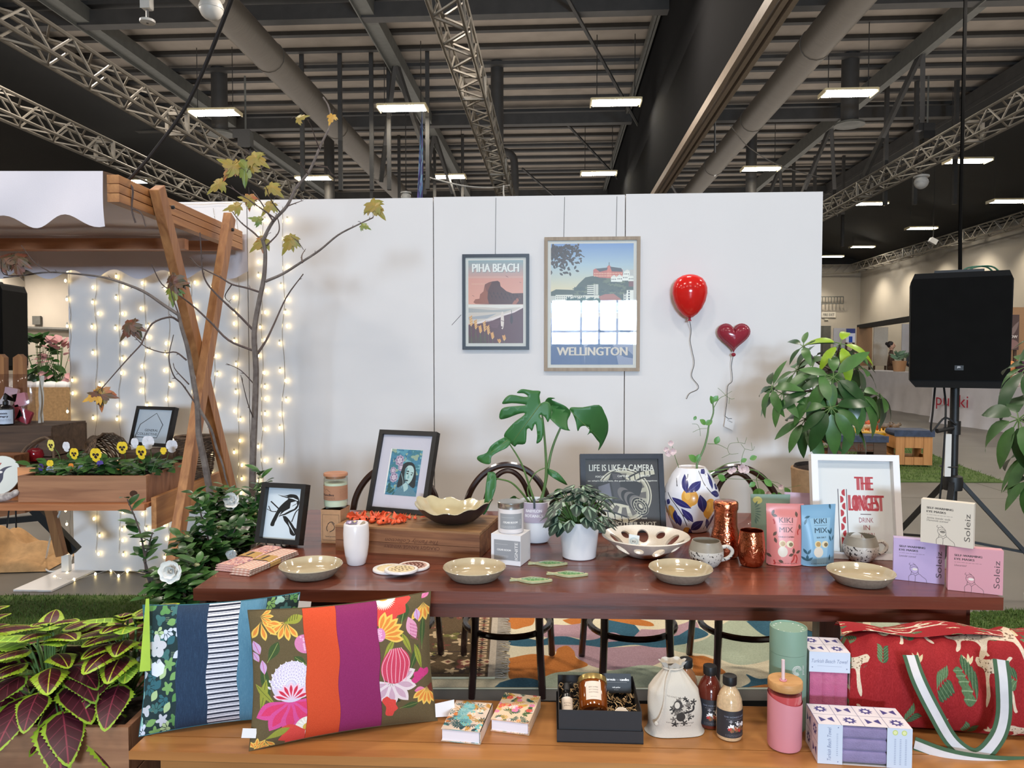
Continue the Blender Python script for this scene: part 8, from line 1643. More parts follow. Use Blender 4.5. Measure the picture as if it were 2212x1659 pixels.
# things standing on the cart
M['old_wood'] = wood('weathered_crate_wood', (96, 74, 58), (66, 50, 40), 0, 9, .75); M['wicker'] = pm('grey_brown_wicker', (112, 88, 66), rough=.8, c2=(66, 50, 40), scale=50)
def crate(name, label, x0, x1, y0, y1, z0, h, mt, rows=2):
	t = thing(name, label, 'crate', ((x0 + x1) / 2, (y0 + y1) / 2, z0 + .001)); w_, d_ = x1 - x0, y1 - y0
	for i in range(rows):
		for s in (-1, 1): g = G(); g.box((0, 0, 0), (w_, .014, h / rows - .006)); g.build('plank', mt, t, loc=(0, s * d_ / 2, h / rows * (i + .5)), bevel=.002); g = G(); g.box((0, 0, 0), (.014, d_ - .016, h / rows - .006)); g.build('plank', mt, t, loc=(s * (w_ / 2 - .007), 0, h / rows * (i + .5)), bevel=.002)
	n = max(2, int(d_ / .12)); [(g := G()).box((0, 0, 0), (w_, d_ / n - .004, .012)) and g.build('plank', mt, t, loc=(0, -d_ / 2 + d_ / n * (i + .5), h + .002), bevel=.002) for i in range(n)]
	return t
ck = crate('old_crate', 'weathered dark wooden crate at the cart\'s left, under the clear bag', -2.98, -2.45, 3.93, 4.25, ZS, .315, M['old_wood'])
ZK = ZS + .325
crate('small_crate', 'small crate behind the pansies, carrying the house sign', -2.1, -1.82, 3.96, 4.16, ZS, .17, M['old_wood'], 1)
c = Cv(300, 330, (216, 222, 234), px=300).at(1160, 712); c.line([(1170, 988), (1195, 862), (1320, 745), (1393, 858), (1362, 988), (1170, 988)], 6, (40, 42, 46)); c.rect(1215, 900, 1330, 975, (216, 222, 234)).text('GENERAL', 1304, 928, 24, (44, 46, 50), wd=118).text('COLLECTIVE', 1272, 966, 24, (44, 46, 50), wd=176)
std_frame('framed_sign', 'black framed GENERAL COLLECTIVE sign with a house outline, behind the pansies', (277, 961), (361, 966), (295, 877), ZS + .187, .018, .03, M['frame_black'], c.mat('house_sign_print', .4), 'sign', inset=.006)
def weave(t, prof, n, mt, nm='body', M_=None, fl=1):
	g = G(); nz = 26
	for i in range(nz):
		v = i / (nz - 1); j = v * (len(prof) - 1); a = min(int(j), len(prof) - 2); r0 = lerp(prof[a][0], prof[a + 1][0], j - a); z0 = lerp(prof[a][1], prof[a + 1][1], j - a)
		g.tube([(M_ or Matrix()) @ V((cos(q) * (r0 + .003 * (-1) ** (k + i)), sin(q) * (r0 + .003 * (-1) ** (k + i)) * fl, z0)) for k, q in enumerate(np.linspace(0, 2 * PI, n, endpoint=False))], .0042, 4, closed=True, sm=False)
	g.build(nm, mt, t)
t = thing('wicker_basket', 'round dark wicker basket behind the crossed cart legs', 'basket', V((at(422, 1035, 4.12).x, 4.12, ZS + .002))); weave(t, [(.07, .005), (.09, .06), (.105, .16), (.1, .235)], 28, M['wicker']); g = G(); g.lathe([(.068, .004), (.0001, .003)], 20, cap=(True, False)); g.build('base', M['wicker'], t); g = G(); g.tube([(cos(a) * .101, sin(a) * .101, .242) for a in np.linspace(0, 2 * PI, 24, endpoint=False)], .009, 6, closed=True); g.build('rim', M['wicker'], t)
t = thing('driftwood_basket', 'rough twig basket lying on its side with its hoop handle up, behind the pansies', 'basket', V((at(215, 980, 3.99).x, 3.99, ZS + .13))); weave(t, [(.03, -.12), (.075, -.04), (.1, .06), (.105, .12)], 22, M['wicker'], 'body', Matrix.Rotation(R(58), 4, 'Y') @ Matrix.Rotation(.3, 4, 'X'))
for k in range(5): g = G(); g.tube(bez([(-.0 + k * .008, -.02, -.1), (-.06 + k * .012, -.03, .06 + k * .012), (-.02 + k * .01, -.02, .135 - k * .006), (.06 + k * .006, -.03, .08 - k * .01), (.13, -.02, -.06 - k * .01)], 5), .006, 5); g.build('hoop_twig', M['wicker'], t)
g = G(); g.box((0, 0, -.064), (.1, .08, .13)); g.build('prop_block', M['old_wood'], t)
t = thing('clear_bag', 'clear plastic bag of pink sachets standing on the weathered crate', 'bag', (at(28, 915, 4.05).x, 4.05, ZK + .002));
g = G(); [g.grid(lambda u, v, s=s: ((u - .5) * .25 * (1 + .06 * v), s * .05 * sin(PI * u) ** .6 * (1 - v) ** .6 + .004 * sin(u * 19 + v * 9), v * .27), 14, 12) for s in (-1, 1)]; g.build('film', glass('clear_film', (236, 234, 236), .12, 1.5), t)
for i, (x, z, c_) in enumerate(((.02, .05, (214, 96, 112)), (.05, .12, (226, 150, 160)), (-.05, .06, (70, 40, 44)), (.0, .15, (226, 190, 196)), (.07, .03, (180, 50, 66)), (-.02, .11, (228, 224, 224)))): g = G(); g.box((0, 0, 0), (.07, .03, .07)); g.build('sachet', pm('sachet%d' % i, c_, rough=.5), t, loc=(x, .0, z + .01), rot=(0, .2 * (i - 2), 0), bevel=.01)
g = G(); g.grid(lambda u, v: (.125 + .03 * sin(u * 8 + v * 4) * .4 + .02 * v, .02 + .03 * u, v * .26), 4, 14); g.build('paper_lining', M['calico'], t)
t = thing('label_bottle', 'dropper bottle with a pale blue label before the clear bag', 'bottle', (at(8, 925, 3.95).x, 3.97, ZK + .002)); g = G(); g.lathe([(.036, 0), (.04, .004), (.04, .085), (.034, .098), (.012, .108), (.012, .118)], 24, cap=(True, True)); g.build('glass', M['black_gloss'], t); g = G(); g.lathe([(.014, .11), (.014, .125), (.007, .132), (.008, .155), (.0001, .165)], 16, cap=(True, False)); g.build('dropper', M['black'], t)
c = Cv(60, 50, (196, 208, 226), px=160); c.text('been', 34, 16, 8, (40, 44, 60), bold=1).text('hungry', 34, 26, 7, (40, 44, 60), bold=1).lines(14, 54, 34, 2, 4, 1.3, (110, 120, 140)); g = G(); g.grid(lambda u, v: (.0405 * sin(lerp(-1.5, 1.5, u)), -.0405 * cos(lerp(-1.5, 1.5, u)), lerp(.006, .082, v)), 16, 1); g.build('label', c.mat('bottle_label', .6), t)
t = thing('kraft_carton', 'brown printed carton at the left edge, between crate and bird plate', 'box', (at(0, 1010, 3.78).x, 3.8, ZS + .001)); g = G(); g.box((0, 0, .095), (.2, .12, .19)); g.build('carton', M['crate_dark'], t, bevel=.002); lettering('PURE SILK', .018, M['txt_dark'], t, (.03, -.0606, .15), wd=.09)
t = thing('bird_plate', 'white plate printed with a dark tui bird at the picture\'s left edge', 'plate', (at(-6, 1085, 3.6).x, 3.6, ZS + .012), rot=(R(72), 0, R(6)))
c = Cv(100, 100, (206, 212, 208), px=260); c.poly(tex2([(46, 40), (56, 32), (66, 28), (78, 27), (66, 33), (60, 44), (60, 60), (54, 74), (52, 92), (40, 92), (40, 72), (34, 58)], 4), (44, 52, 78)).ell(52, 42, 5, 3, (226, 226, 226)).line([(38, 44), (44, 30), (50, 18)], 3, (150, 60, 60)).line([(38, 40), (34, 26)], 2.4, (150, 60, 60))
g = G(); g.lathe([(.05, -.01), (.085, .0), (.098, .006), (.097, .009)], 32, cap=(True, False)); g.build('body', M['stone_rim'], t, loc=(0, .1, 0)); g = G(); q = [(cos(a), sin(a)) for a in np.linspace(0, 2 * PI, 32, endpoint=False)]; g.add([(x * .096, y * .096, .009) for x, y in q], [tuple(range(32))], uv=[(.5 + x / 2, .5 + y / 2) for x, y in q]); g.build('printed_face', c.mat('bird_plate_print', .2), t, loc=(0, .1, 0))
t = thing('striped_card', 'orange and green card pack beside the bird plate', 'card', (at(56, 1032, 3.6).x, 3.62, ZS + .001)); c = Cv(36, 40, (216, 150, 100), px=120); c.rect(0, 16, 36, 28, (226, 176, 120)).rect(0, 28, 36, 40, (96, 170, 110)).poly([(14, 20), (30, 12), (26, 24)], (226, 130, 60)); g = G(); g.box((0, 0, .075), (.088, .03, .15), face=1); g.build('pack', [M['kraft'], c.mat('striped_card_print', .6)], t)
M['fruit'] = pm('dark_red_glaze', (128, 24, 34), rough=.12, var=.2, coat=.6)
for x, y, s, lb in ((90, 985, .045, 'glossy dark red ceramic fruit behind the pansies, larger of two'), (70, 990, .032, 'small dark red ceramic fruit left of the larger one')):
	p = at(x, y, 3.97); t = thing('ceramic_fruit', lb, 'ornament', (p.x, 3.92 if s > .04 else 3.99, ZS + .001)); g = G(); g.lathe([(.3 * s, .0), (.75 * s, .22 * s), (s, .9 * s), (.8 * s, 1.5 * s), (.35 * s, 1.72 * s), (.0001, 1.6 * s)], 24); g.build('body', M['fruit'], t, loc=(0, 0, .13)); g = G(); g.tube(bez([(0, 0, 1.55 * s), (.1 * s, 0, 1.9 * s), (.3 * s, 0, 2.1 * s)], 3), .003, 5); g.build('stalk', M['twig'], t, loc=(0, 0, .13)); g = G(); g.box((0, 0, .064), (1.2 * s, 1.2 * s, .13)); g.build('plinth', M['old_wood'], t)
g = G(); g.tube(bez([at(36, 1010, 3.86), at(42, 988, 3.86), at(62, 962, 3.86), at(96, 945, 3.86), at(112, 960, 3.86), at(118, 1000, 3.86)], 5), .007, 6); tag(g.build('willow_hoop', M['wicker']), 'bent willow hoop over the dark red fruit', 'hoop')
p = at(18, 1080, 3.5); g = G(); g.tube(bez([(-.09, 0, .008), (-.03, 0, .016), (.02, .0, .03), (.05, 0, .05)], 5), [.012] * 4 + [.02] * 5 + [.016] * 5 + [.014, .006], 10); tag(g.build('driftwood_piece', pm('bleached_driftwood', (206, 200, 196), rough=.85, c2=(130, 122, 120), scale=40), loc=(p.x, 3.5, ZS + .006)), 'bleached driftwood piece lying left of the pansy box', 'driftwood')
# ------------------------------------------------------------------ behind and under the cart
M['hess'] = pm('hessian_sack', (176, 138, 94), rough=.95, var=.18, scale=20, bump=.6, bscale=200)
p = on(40, 1225, 0); g = G(); g.grid(lambda u, v: ((u - .5) * .95, (v - .5) * .62, .006 + (.19 * sin(PI * u) ** .6 * sin(PI * v) ** .55) * (1 + .3 * sin(u * 11 + v * 4) * .6 + .25 * sin(v * 13 - u * 5)) * (.85 + .2 * sin(u * 23 + 1))), 44, 30); tag(g.build('hessian_sack', M['hess'], loc=(p.x - .24, p.y + .14, .0), rot=(0, 0, .1)), 'crumpled hessian sack on the floor under the cart', 'sack')
g = G(); g.tube(bez([at(133, 1098, 4.2), at(112, 1150, 4.3), on(100, 1205, .05), on(97, 1228, .012), on(118, 1234, .01), on(150, 1216, .012), on(156, 1190, .04)], 6), .006, 6); tag(g.build('power_cord', M['white_plastic']), 'white power cord looping from the cart to the floor', 'cord')
M['black_cab'] = pm('black_speaker_paint', (17, 17, 17), rough=.75, spec=.2); M['black_grille'] = pm('black_speaker_grille', (15, 15, 15), rough=.9, spec=.1)
def pa(name, label, ctr, w_, h, d_, rz, floorpole=True):
	t = thing(name, label, 'speaker', ctr, rz); g = G(); o = [(-w_ / 2 + .035, 0), (w_ / 2 - .035, 0), (w_ / 2 - .006, .035), (w_ / 2, h - .05), (w_ / 2 - .02, h), (-w_ / 2 + .02, h), (-w_ / 2, h - .05), (-w_ / 2 + .006, .035)]
	g.prism(o, -d_ / 2, d_ / 2 * .6, sides=0); g.build('cabinet', M['black_cab'], t, bevel=.014); g = G(); g.box((0, -d_ / 2 - .003, h * .51), (w_ - .016, .01, h - .075)); g.build('grille', M['black_grille'], t, bevel=.003); g = G(); g.box((0, .01, h + .012), (w_ * .5, .1, .03)); g.build('carry_handle', M['black'], t, bevel=.008); return t
M['orange_post'] = M['pine_z']
t = pa('loudspeaker', 'black loudspeaker at the left edge, behind the cart', at(-38, 800, 5.4), .52, .62, .4, .1)
g = G(); g.tube([(0, 0, 0), (0, 0, -t.location.z + .005)], .02, 8); g.build('stand_pole', M['black'], t)
for x, lb in ((8, 'orange wooden easel post at the left edge'), (48, 'orange wooden easel post beside the black speaker')): p = at(x - 4, 912, 4.18); p.z = ZK + .002; g = G(); g.prism([(-.028, 0), (.028, 0), (.034, .36), (.012, .38), (-.02, .36)], -.02, .02, M=Matrix.Rotation(R(9), 4, 'Y') if 0 else None); tag(g.build('easel_post', M['orange_post'], loc=p, bevel=.003), lb, 'post')
t = thing('hessian_planter', 'large hessian-covered planter of flowers seen far left between cart and white wall', 'planter', (on(120, 915, 0).x, on(120, 915, 0).y, .001)); PY = t.location.y; sc = PY / FPX
g = G(); g.box((0, 0, 40 * sc), (110 * sc, .7, 80 * sc)); g.build('box', M['hess'], t, bevel=.02)
for i in range(5): g = G(); g.ball((0, 0, 0), (17 * sc, .1, 9 * sc), n=9, k=6); g.build('white_stone', M['petal_w'], t, loc=((-40 + i * 24) * sc, -.25, 84 * sc))
def bush(label, cx, cy, rw, rh, mats, n, leafL, seed):
	p = at(cx, cy, PY + .05); t2 = thing('flower_bush', label, 'plant', (p.x, p.y, 80 * sc + .002)); r2 = random.Random(seed); ms = [blademesh('leaf', m_, leafL, leafL * .6, .2, .1, 4) for m_ in mats]; z0 = p.z - t2.location.z; g = G()
	for i in range(n): a, e = r2.uniform(0, 2 * PI), r2.uniform(-1.2, 1.5); q = V((cos(a) * cos(e) * rw, sin(a) * cos(e) * .2, z0 + sin(e) * rh)) * 1; inst(ms[i % len(ms)], 'leaf', t2, q, (cos(a), sin(a) - .3, sin(e)), (0, -.5, 1), r2.uniform(.7, 1.2)); g.tube([(0, 0, 0), q], .006, 4) if i % 4 == 0 else None
	g.build('stems', M['stem_g'], t2, kind='stuff')
M['pinkf'] = pm('pink_blossom', (216, 160, 160), rough=.8, var=.1, scale=8)
bush('dense dark green bush in the hessian planter', 84, 775, 30 * sc, 40 * sc, [M['leaf'], M['leaf_dark']], 90, .26, 1); bush('pink blossom bush in the hessian planter', 128, 785, 30 * sc, 46 * sc, [M['pinkf'], M['pinkf']], 70, .22, 2); bush('low lime foliage along the hessian planter edge', 110, 825, 42 * sc, 10 * sc, [M['leaf_lime'], M['leaf']], 60, .18, 3)
g = G(); g.box((0, 0, 0), (.55, .2, .6)); tag(g.build('wall_unit', M['grey_steel'], loc=hat(80, 692, VB - .2)), 'small grey unit high on the far left wall', 'device')
g = G(); g.tube([hat(40, 708, VB - .3), hat(150, 712, VB - .3)], .14, 6); tag(g.build('wall_pipe', M['grey_steel']), 'grey pipe along the far left wall', 'pipe')
# feather flag behind the wall
t = thing('feather_flag', 'tall pointed flag patterned in blue and teal behind the white wall', 'flag', hp(hat(908, 430, 7).dot(HU), 7, .0)); zt = hat(900, 240, 7).z; z0 = 1.5
c = Cv(40, 400, (66, 62, 104), px=90); g_ = random.Random(1)
for i in range(300): x, y = g_.uniform(0, 40), g_.uniform(0, 400); c.leaf(x, y, 16, 6, g_.uniform(70, 110), g_.choice(((60, 84, 130), (84, 130, 150), (44, 40, 84), (96, 84, 140), (130, 160, 176) if y < 220 else (110, 80, 130))))
g = G(); g.grid(lambda u, v: (lerp(-.045, .02, v) + (u - .5) * .085 * (1 - v) ** .5, .01 * sin(u * 6), lerp(z0, zt, v)), 4, 20); g.build('cloth', c.mat('flag_print', .8), t); g = G(); g.tube([(-.03, 0, .003), (.0, 0, z0 + .5), (.018, 0, zt)], [.014, .01, .004], 6); g.build('pole', M['black'], t)
# ------------------------------------------------------------------ right side: speaker, stools, far stalls
YP = 4.2; p = at(2071, 838, YP); t = pa('loudspeaker', 'big black loudspeaker on a tripod stand at the right', (p.x + .08, YP + .16, p.z), .5, .655, .36, R(-27))
c = Cv(40, 24, (24, 24, 25), px=80); c.text('JBL', 20, 12, 8, (200, 200, 204), wd=18, bold=1.2); g = G(); g.quad((-.022, -.1885, .1), (.022, -.1885, .1), (.022, -.1885, .128), (-.022, -.1885, .128)); g.build('badge', c.mat('badge_print', .4), t)
g = G(); [g.tube(bez([(x, .05, .66), (x + .05, .05, .7), (x + .14, .08, .705), (x + .19, .1, .665)], 4), .005, 5) for x in (.0, .03)]; g.build('green_lead', pm('green_lead', (36, 92, 66), rough=.6), t)
st = thing('speaker_stand', 'black tripod stand under the right loudspeaker, with a power board strapped to it', 'stand', (t.location.x - .005, t.location.y, .001)); zp = p.z; H0 = .68
g = G(); g.tube([(0, 0, .3), (0, 0, zp - .003)], .024, 12); g.build('pole', M['black'], st); g = G(); g.tube([(0, 0, .96), (0, 0, 1.04)], .034, 12); g.build('collar', M['black'], st); g = G(); g.tube([(-.02, -.02, 1.0), (-.13, -.05, .985)], .014, 8); g.build('knob', M['black'], st); g = G(); g.lathe([(.05, H0 - .05), (.055, H0), (.05, H0 + .03), (.03, H0 + .04)], 16, cap=(True, True)); g.build('hub', M['black'], st)
for a in (R(-12), R(110), R(232)):
	d = V((cos(a), sin(a), 0)); g = G(); g.bar(d * .04 + V((0, 0, H0)), d * .62 + V((0, 0, .015)), .03, .022); g.build('leg', M['black'], st); g = G(); g.bar(d * .02 + V((0, 0, .34)), d * .38 + V((0, 0, .28)), .02, .014); g.build('brace', M['black'], st); g = G(); g.ball((0, 0, 0), (.022, .022, .014), n=8, k=6); g.build('rubber_foot', M['black_mat'], st, loc=d * .62 + V((0, 0, .014)))
g = G(); g.box((0, 0, 0), (.036, .03, .25)); g.build('power_board', M['white_plastic'], st, loc=(-.052, -.02, .84), bevel=.004); g = G(); g.tube([(cos(a) * .05 - .025, sin(a) * .04, .77) for a in np.linspace(0, 2 * PI, 14, endpoint=False)], .004, 4, closed=True); g.build('strap', M['black'], st)
for x0, P in ((-.1, [(-.1, .03, zp + .01), (-.14, -.02, 1.1), (-.15, -.03, .98), (-.08, -.04, 1.06), (-.01, -.04, 1.02)]), (-.05, [(-.05, .03, zp + .01), (-.07, -.03, 1.1), (-.085, -.04, .8), (-.1, -.03, .5), (-.13, 0, .02)])): g = G(); g.tube(bez(P, 6), .006, 5); g.build('lead', M['black'], st)
g = G(); g.tube([hat(2074, 600, 14), hat(2074, 505, 14), V((*hat(2074, 505, 14).xy, ZR - .02))], .032, 6); tag(g.build('drop_rod', M['black_grille']), 'thin dark rod dropping from the roof behind the loudspeaker', 'rod')
M['pad'] = pm('navy_padded_top', (52, 62, 84), rough=.7, var=.35, scale=16); M['pine_box'] = wood('knotty_pine', (206, 148, 88), (176, 116, 62), 2, 5, .6)
def stool(x, y, w_, h, d_, mt, label, txt=None, k=1):
	p = on(x, y, 0); t = thing('crate_stool', label, 'stool', (p.x, p.y + d_ / 2, .034), R(-9), 'padded crate stools on the grass mat'); n = 4
	for s in (-1, 1):
		for i in range(n):
			g = G(); ww = w_ / n; hole = 0 < i < n - 1
			if hole: g.box((0, 0, h * .14), (ww - .004, .02, h * .28)); g.build('board', mt, t, loc=(-w_ / 2 + ww * (i + .5), s * d_ / 2, 0), bevel=.003); g = G(); g.box((0, 0, h * .8), (ww - .004, .02, h * .4))
			else: g.box((0, 0, h / 2), (ww - .004, .02, h))
			g.build('board', mt, t, loc=(-w_ / 2 + ww * (i + .5), s * d_ / 2, 0), bevel=.003)
		for z, k2 in ((.15, .3), (.78, .44)): g = G(); g.box((0, 0, h * z), (.02, d_ - .02, h * k2)); g.build('end_board', mt, t, loc=(s * (w_ / 2 - .01), 0, 0), bevel=.003)
	g = G(); g.box((0, 0, 0), (w_ + .04, d_ + .04, .08)); g.build('cushion_top', M['pad'], t, loc=(0, 0, h + .042), bevel=.035)
	if txt: lettering(txt, .09, M['txt_brown'], t, (0, -d_ / 2 - .012, h * .78), wd=.3)
stool(1978, 1010, .44, .36, .36, M['pine_box'], 'pine crate stool with navy padded top and cut-out, right of the toy tray'); stool(1862, 1012, .62, .3, .32, M['old_wood'], 'wide old crate bench with navy top, in front of the toy tray', 'ABC'); stool(1790, 994, .4, .34, .36, M['crate_dark'], 'dark crate stool beside the white wall end')
p = on(1885, 990, 0); t = thing('toy_tray', 'round yellow tray on a low base carrying toy animals, behind the crate bench', 'tray', (p.x, p.y, .03)); M['yellow'] = pm('yellow_plastic', (226, 176, 42), rough=.4)
g = G(); g.lathe([(.2, 0), (.2, .26), (.24, .3)], 20, cap=(True, True)); g.build('base', M['old_wood'], t); g = G(); g.lathe([(.3, .3), (.37, .32), (.38, .36), (.36, .335), (.0001, .33)], 28, cap=(True, False)); g.build('dish', M['yellow'], t)
for i, (x, y, s, c_, lb) in enumerate(((-.24, 0, .8, (214, 206, 190), 'white toy animal at the left of the yellow tray'), (-.13, -.08, .9, (196, 170, 140), 'cream and tan toy animal, second from the left on the tray'), (.0, .05, 1.35, (206, 92, 44), 'orange toy animal, largest on the tray'), (.12, -.06, 1.0, (120, 106, 96), 'grey toy animal in the middle right of the tray'), (.21, .04, .9, (110, 80, 50), 'brown toy animal with a raised tail'), (.28, -.04, .9, (130, 108, 86), 'small horned toy animal at the right of the tray'))):
	a = thing('toy_animal', lb, 'toy', (p.x + x, p.y + y, .03 + .352), R(20 * (i % 3) - 30), 'toy animals on the yellow tray'); bd = bpy.data
	g = G(); g.ball((0, 0, .075 * s), (.07 * s, .032 * s, .036 * s), n=12, k=8); g.ball((.08 * s, 0, .1 * s), (.034 * s, .022 * s, .024 * s), n=10, k=6); g.tube([(.04 * s, 0, .085 * s), (.078 * s, 0, .105 * s)], .022 * s, 8)
	for q in (-1, 1): [g.tube([(u * .048 * s, q * .018 * s, .07 * s), (u * .052 * s, q * .02 * s, .002)], [.014 * s, .01 * s], 6) for u in (-1, 1)]; g.blade((.075 * s, q * .012 * s, .115 * s), (-.2, q, 1), .03 * s, .02 * s)
	g.tube(bez([(-.068 * s, 0, .085 * s), (-.09 * s, 0, .11 * s), (-.085 * s, 0, .15 * s)], 3), .006 * s, 5); g.build('body', pm('toy_%d' % i, c_, rough=.5, c2=tuple(v * .7 for v in c_), scale=30), a)
# stall tables with cloths
M['cloth'] = pm('white_table_cloth', (206, 202, 204), rough=.9, var=.06, scale=3)
def stall(x0, y0, x1, y1, top, name, label, txt=None):
	a, b = on(x0, y0, 0), on(x1, y1, 0); d = b - a; L = d.length; t = thing('stall_table', label, 'table', a, math.atan2(d.y, d.x), 'white-clothed stall tables'); h = top
	g = G(); g.grid(lambda u, v: (u * L, .02 * sin(u * 40) * (1 - v) ** 2 - .06 * (1 - v) ** 3, .004 + v * h), 60, 8); g.quad((0, 0, h), (L, 0, h), (L, .8, h), (0, .8, h)); g.quad((0, .8, 0), (0, 0, 0), (0, 0, h), (0, .8, h)); g.build('cloth', M['cloth'], t)
	for q in (.1, L - .1): g = G(); g.box((0, 0, 0), (.04, .04, h - .01)); g.build('leg', M['grey_steel'], t, loc=(q, .4, h / 2))
	if txt: lettering(txt, .26, pm('red_lettering', (176, 40, 60), rough=.8), t, (L * .2, -.09, h * .62), wd=.95)
	return t, L
s1, L1 = stall(1845, 872, 2015, 900, 1.0, 'a', 'long stall table under a crumpled white cloth behind the umbrella plant'); s2, L2 = stall(2012, 912, 2330, 955, .84, 'b', 'nearer stall table with white cloth and red lettering behind the loudspeaker', 'punki')
for i, c_ in enumerate(((44, 84, 130), (30, 110, 130), (30, 28, 32), (206, 120, 70), (216, 200, 190), (190, 60, 90), (60, 70, 140), (40, 130, 140), (226, 150, 90), (70, 40, 60))):
	q = s2.matrix_basis @ V((1.25 + (i % 5) * .2, .25 + .1 * (i % 2), .84 + .13 + .24 * (i // 5))); g = G(); g.ball((0, 0, 0), (.12, .12, .12), n=12, k=8, fn=lambda p_: p_ * (1 + .06 * sin(p_.x * 60 + p_.z * 90))); tag(g.build('yarn_ball', pm('yarn_%d' % i, c_, rough=.95, var=.25, scale=30, bump=.5), loc=q), ('blue teal black orange cream crimson indigo turquoise apricot plum'.split()[i]) + ' yarn ball piled on the stall table by the loudspeaker', 'yarn', 'yarn balls on the stall')
def board(name, label, x0, y0, x1, y1, Y, mt, cat, up=1):
	a, b = at(x0, y1, Y), at(x1, y0, Y); t = thing(name, label, cat, ((a.x + b.x) / 2, Y, .002)); z0 = a.z if not up else 0; g = G(); g.box((0, 0, 0), (b.x - a.x, .04, b.z - a.z), face=len(mt) - 1); g.build('panel', mt, t, loc=(0, 0, (a.z + b.z) / 2))
	for s in (-1, 1): g = G(); g.box((0, 0, 0), (.05, .05, a.z)); g.build('post', M['old_wood'], t, loc=(s * (b.x - a.x) * .4, .03, a.z / 2))
	return t
board('stall_divider', 'plain white stall divider beyond the umbrella plant', 1799, 709, 1826, 805, 23.3, [M['cloth']], 'divider'); board('stall_divider', 'brown timber stall back panel behind the lime leaves', 1850, 707, 1884, 790, 23.8, [M['kraft']], 'divider'); board('stall_divider', 'pale canvas stall back panel left of the seated woman', 1886, 707, 1918, 790, 24.0, [M['calico']], 'divider'); board('stall_divider', 'white curtain panel of the far stall beside the loudspeaker', 1947, 700, 1992, 770, 24.3, [M['cloth']], 'divider'); board('stall_divider', 'tan timber stall back wall at the right edge', 2150, 664, 2260, 800, 17, [M['kraft']], 'divider')
c = Cv(40, 78, (226, 226, 240), px=80); c.rect(0, 0, 40, 26, (52, 64, 130)).rect(12, 44, 28, 78, (40, 80, 180)); board('banner', 'small blue and white banner in the far stall', 1827, 710, 1847, 740, 22.4, [M['white_card'], c.mat('banner_print', .6)], 'banner')
c = Cv(60, 90, (92, 74, 72), px=120); c.ell(20, 26, 14, 24, (190, 176, 176)).leaf(34, 60, 50, 12, 60, (140, 120, 116)).text('MALLOW', 34, 60, 8, (226, 216, 210), wd=44, bold=1).ell(30, 76, 30, 14, (150, 116, 112)); board('stall_poster', 'dusky MALLOW poster on the stall right of the loudspeaker', 2150, 680, 2201, 756, 16.6, [M['black_mat'], c.mat('mallow_print', .5)], 'poster')
a = at(1900, 712, 19); g = G(); g.bar(at(1860, 706, 24), at(2010, 682, 18), .25, .12); tag(g.build('stall_awning', M['dark_steel']), 'dark flat awning edge of the far stall', 'awning')
c = Cv(80, 100, (196, 164, 122), px=120); [c.line([(x, y), (x + 22, y), (x + 22, y + 20), (x, y + 20)], 3, (90, 66, 50), closed=True) for x in (24, 50) for y in (50, 74)]
q = s1.matrix_basis @ V((L1 * .72, .3, 1.004)); t = thing('kraft_sign', 'kraft board sign with a window drawing leaning on the far stall table', 'sign', q, rot=(R(-12), 0, R(-20))); g = G(); g.box((0, 0, .24), (.46, .02, .48), face=1); g.build('board', [M['kraft'], c.mat('window_sign', .8)], t)
q = s1.matrix_basis @ V((L1 * .45, .35, 1.004)); t = thing('herb_tub', 'bushy grey-green plant in a tub on the far stall', 'potted plant', q); g = G(); g.lathe([(.14, 0), (.18, .28), (.17, .28)], 16, cap=(True, True)); g.build('tub', M['kraft'], t); ms = blademesh('leaf', pm('sage_leaf', (96, 126, 100), rough=.6), .2, .06, .3); [inst(ms, 'leaf', t, (rnd.uniform(-.15, .15), rnd.uniform(-.1, .1), .3 + rnd.random() * .15), (cos(i), sin(i) - .2, .7), (0, -1, .4), 1) for i in range(40)]
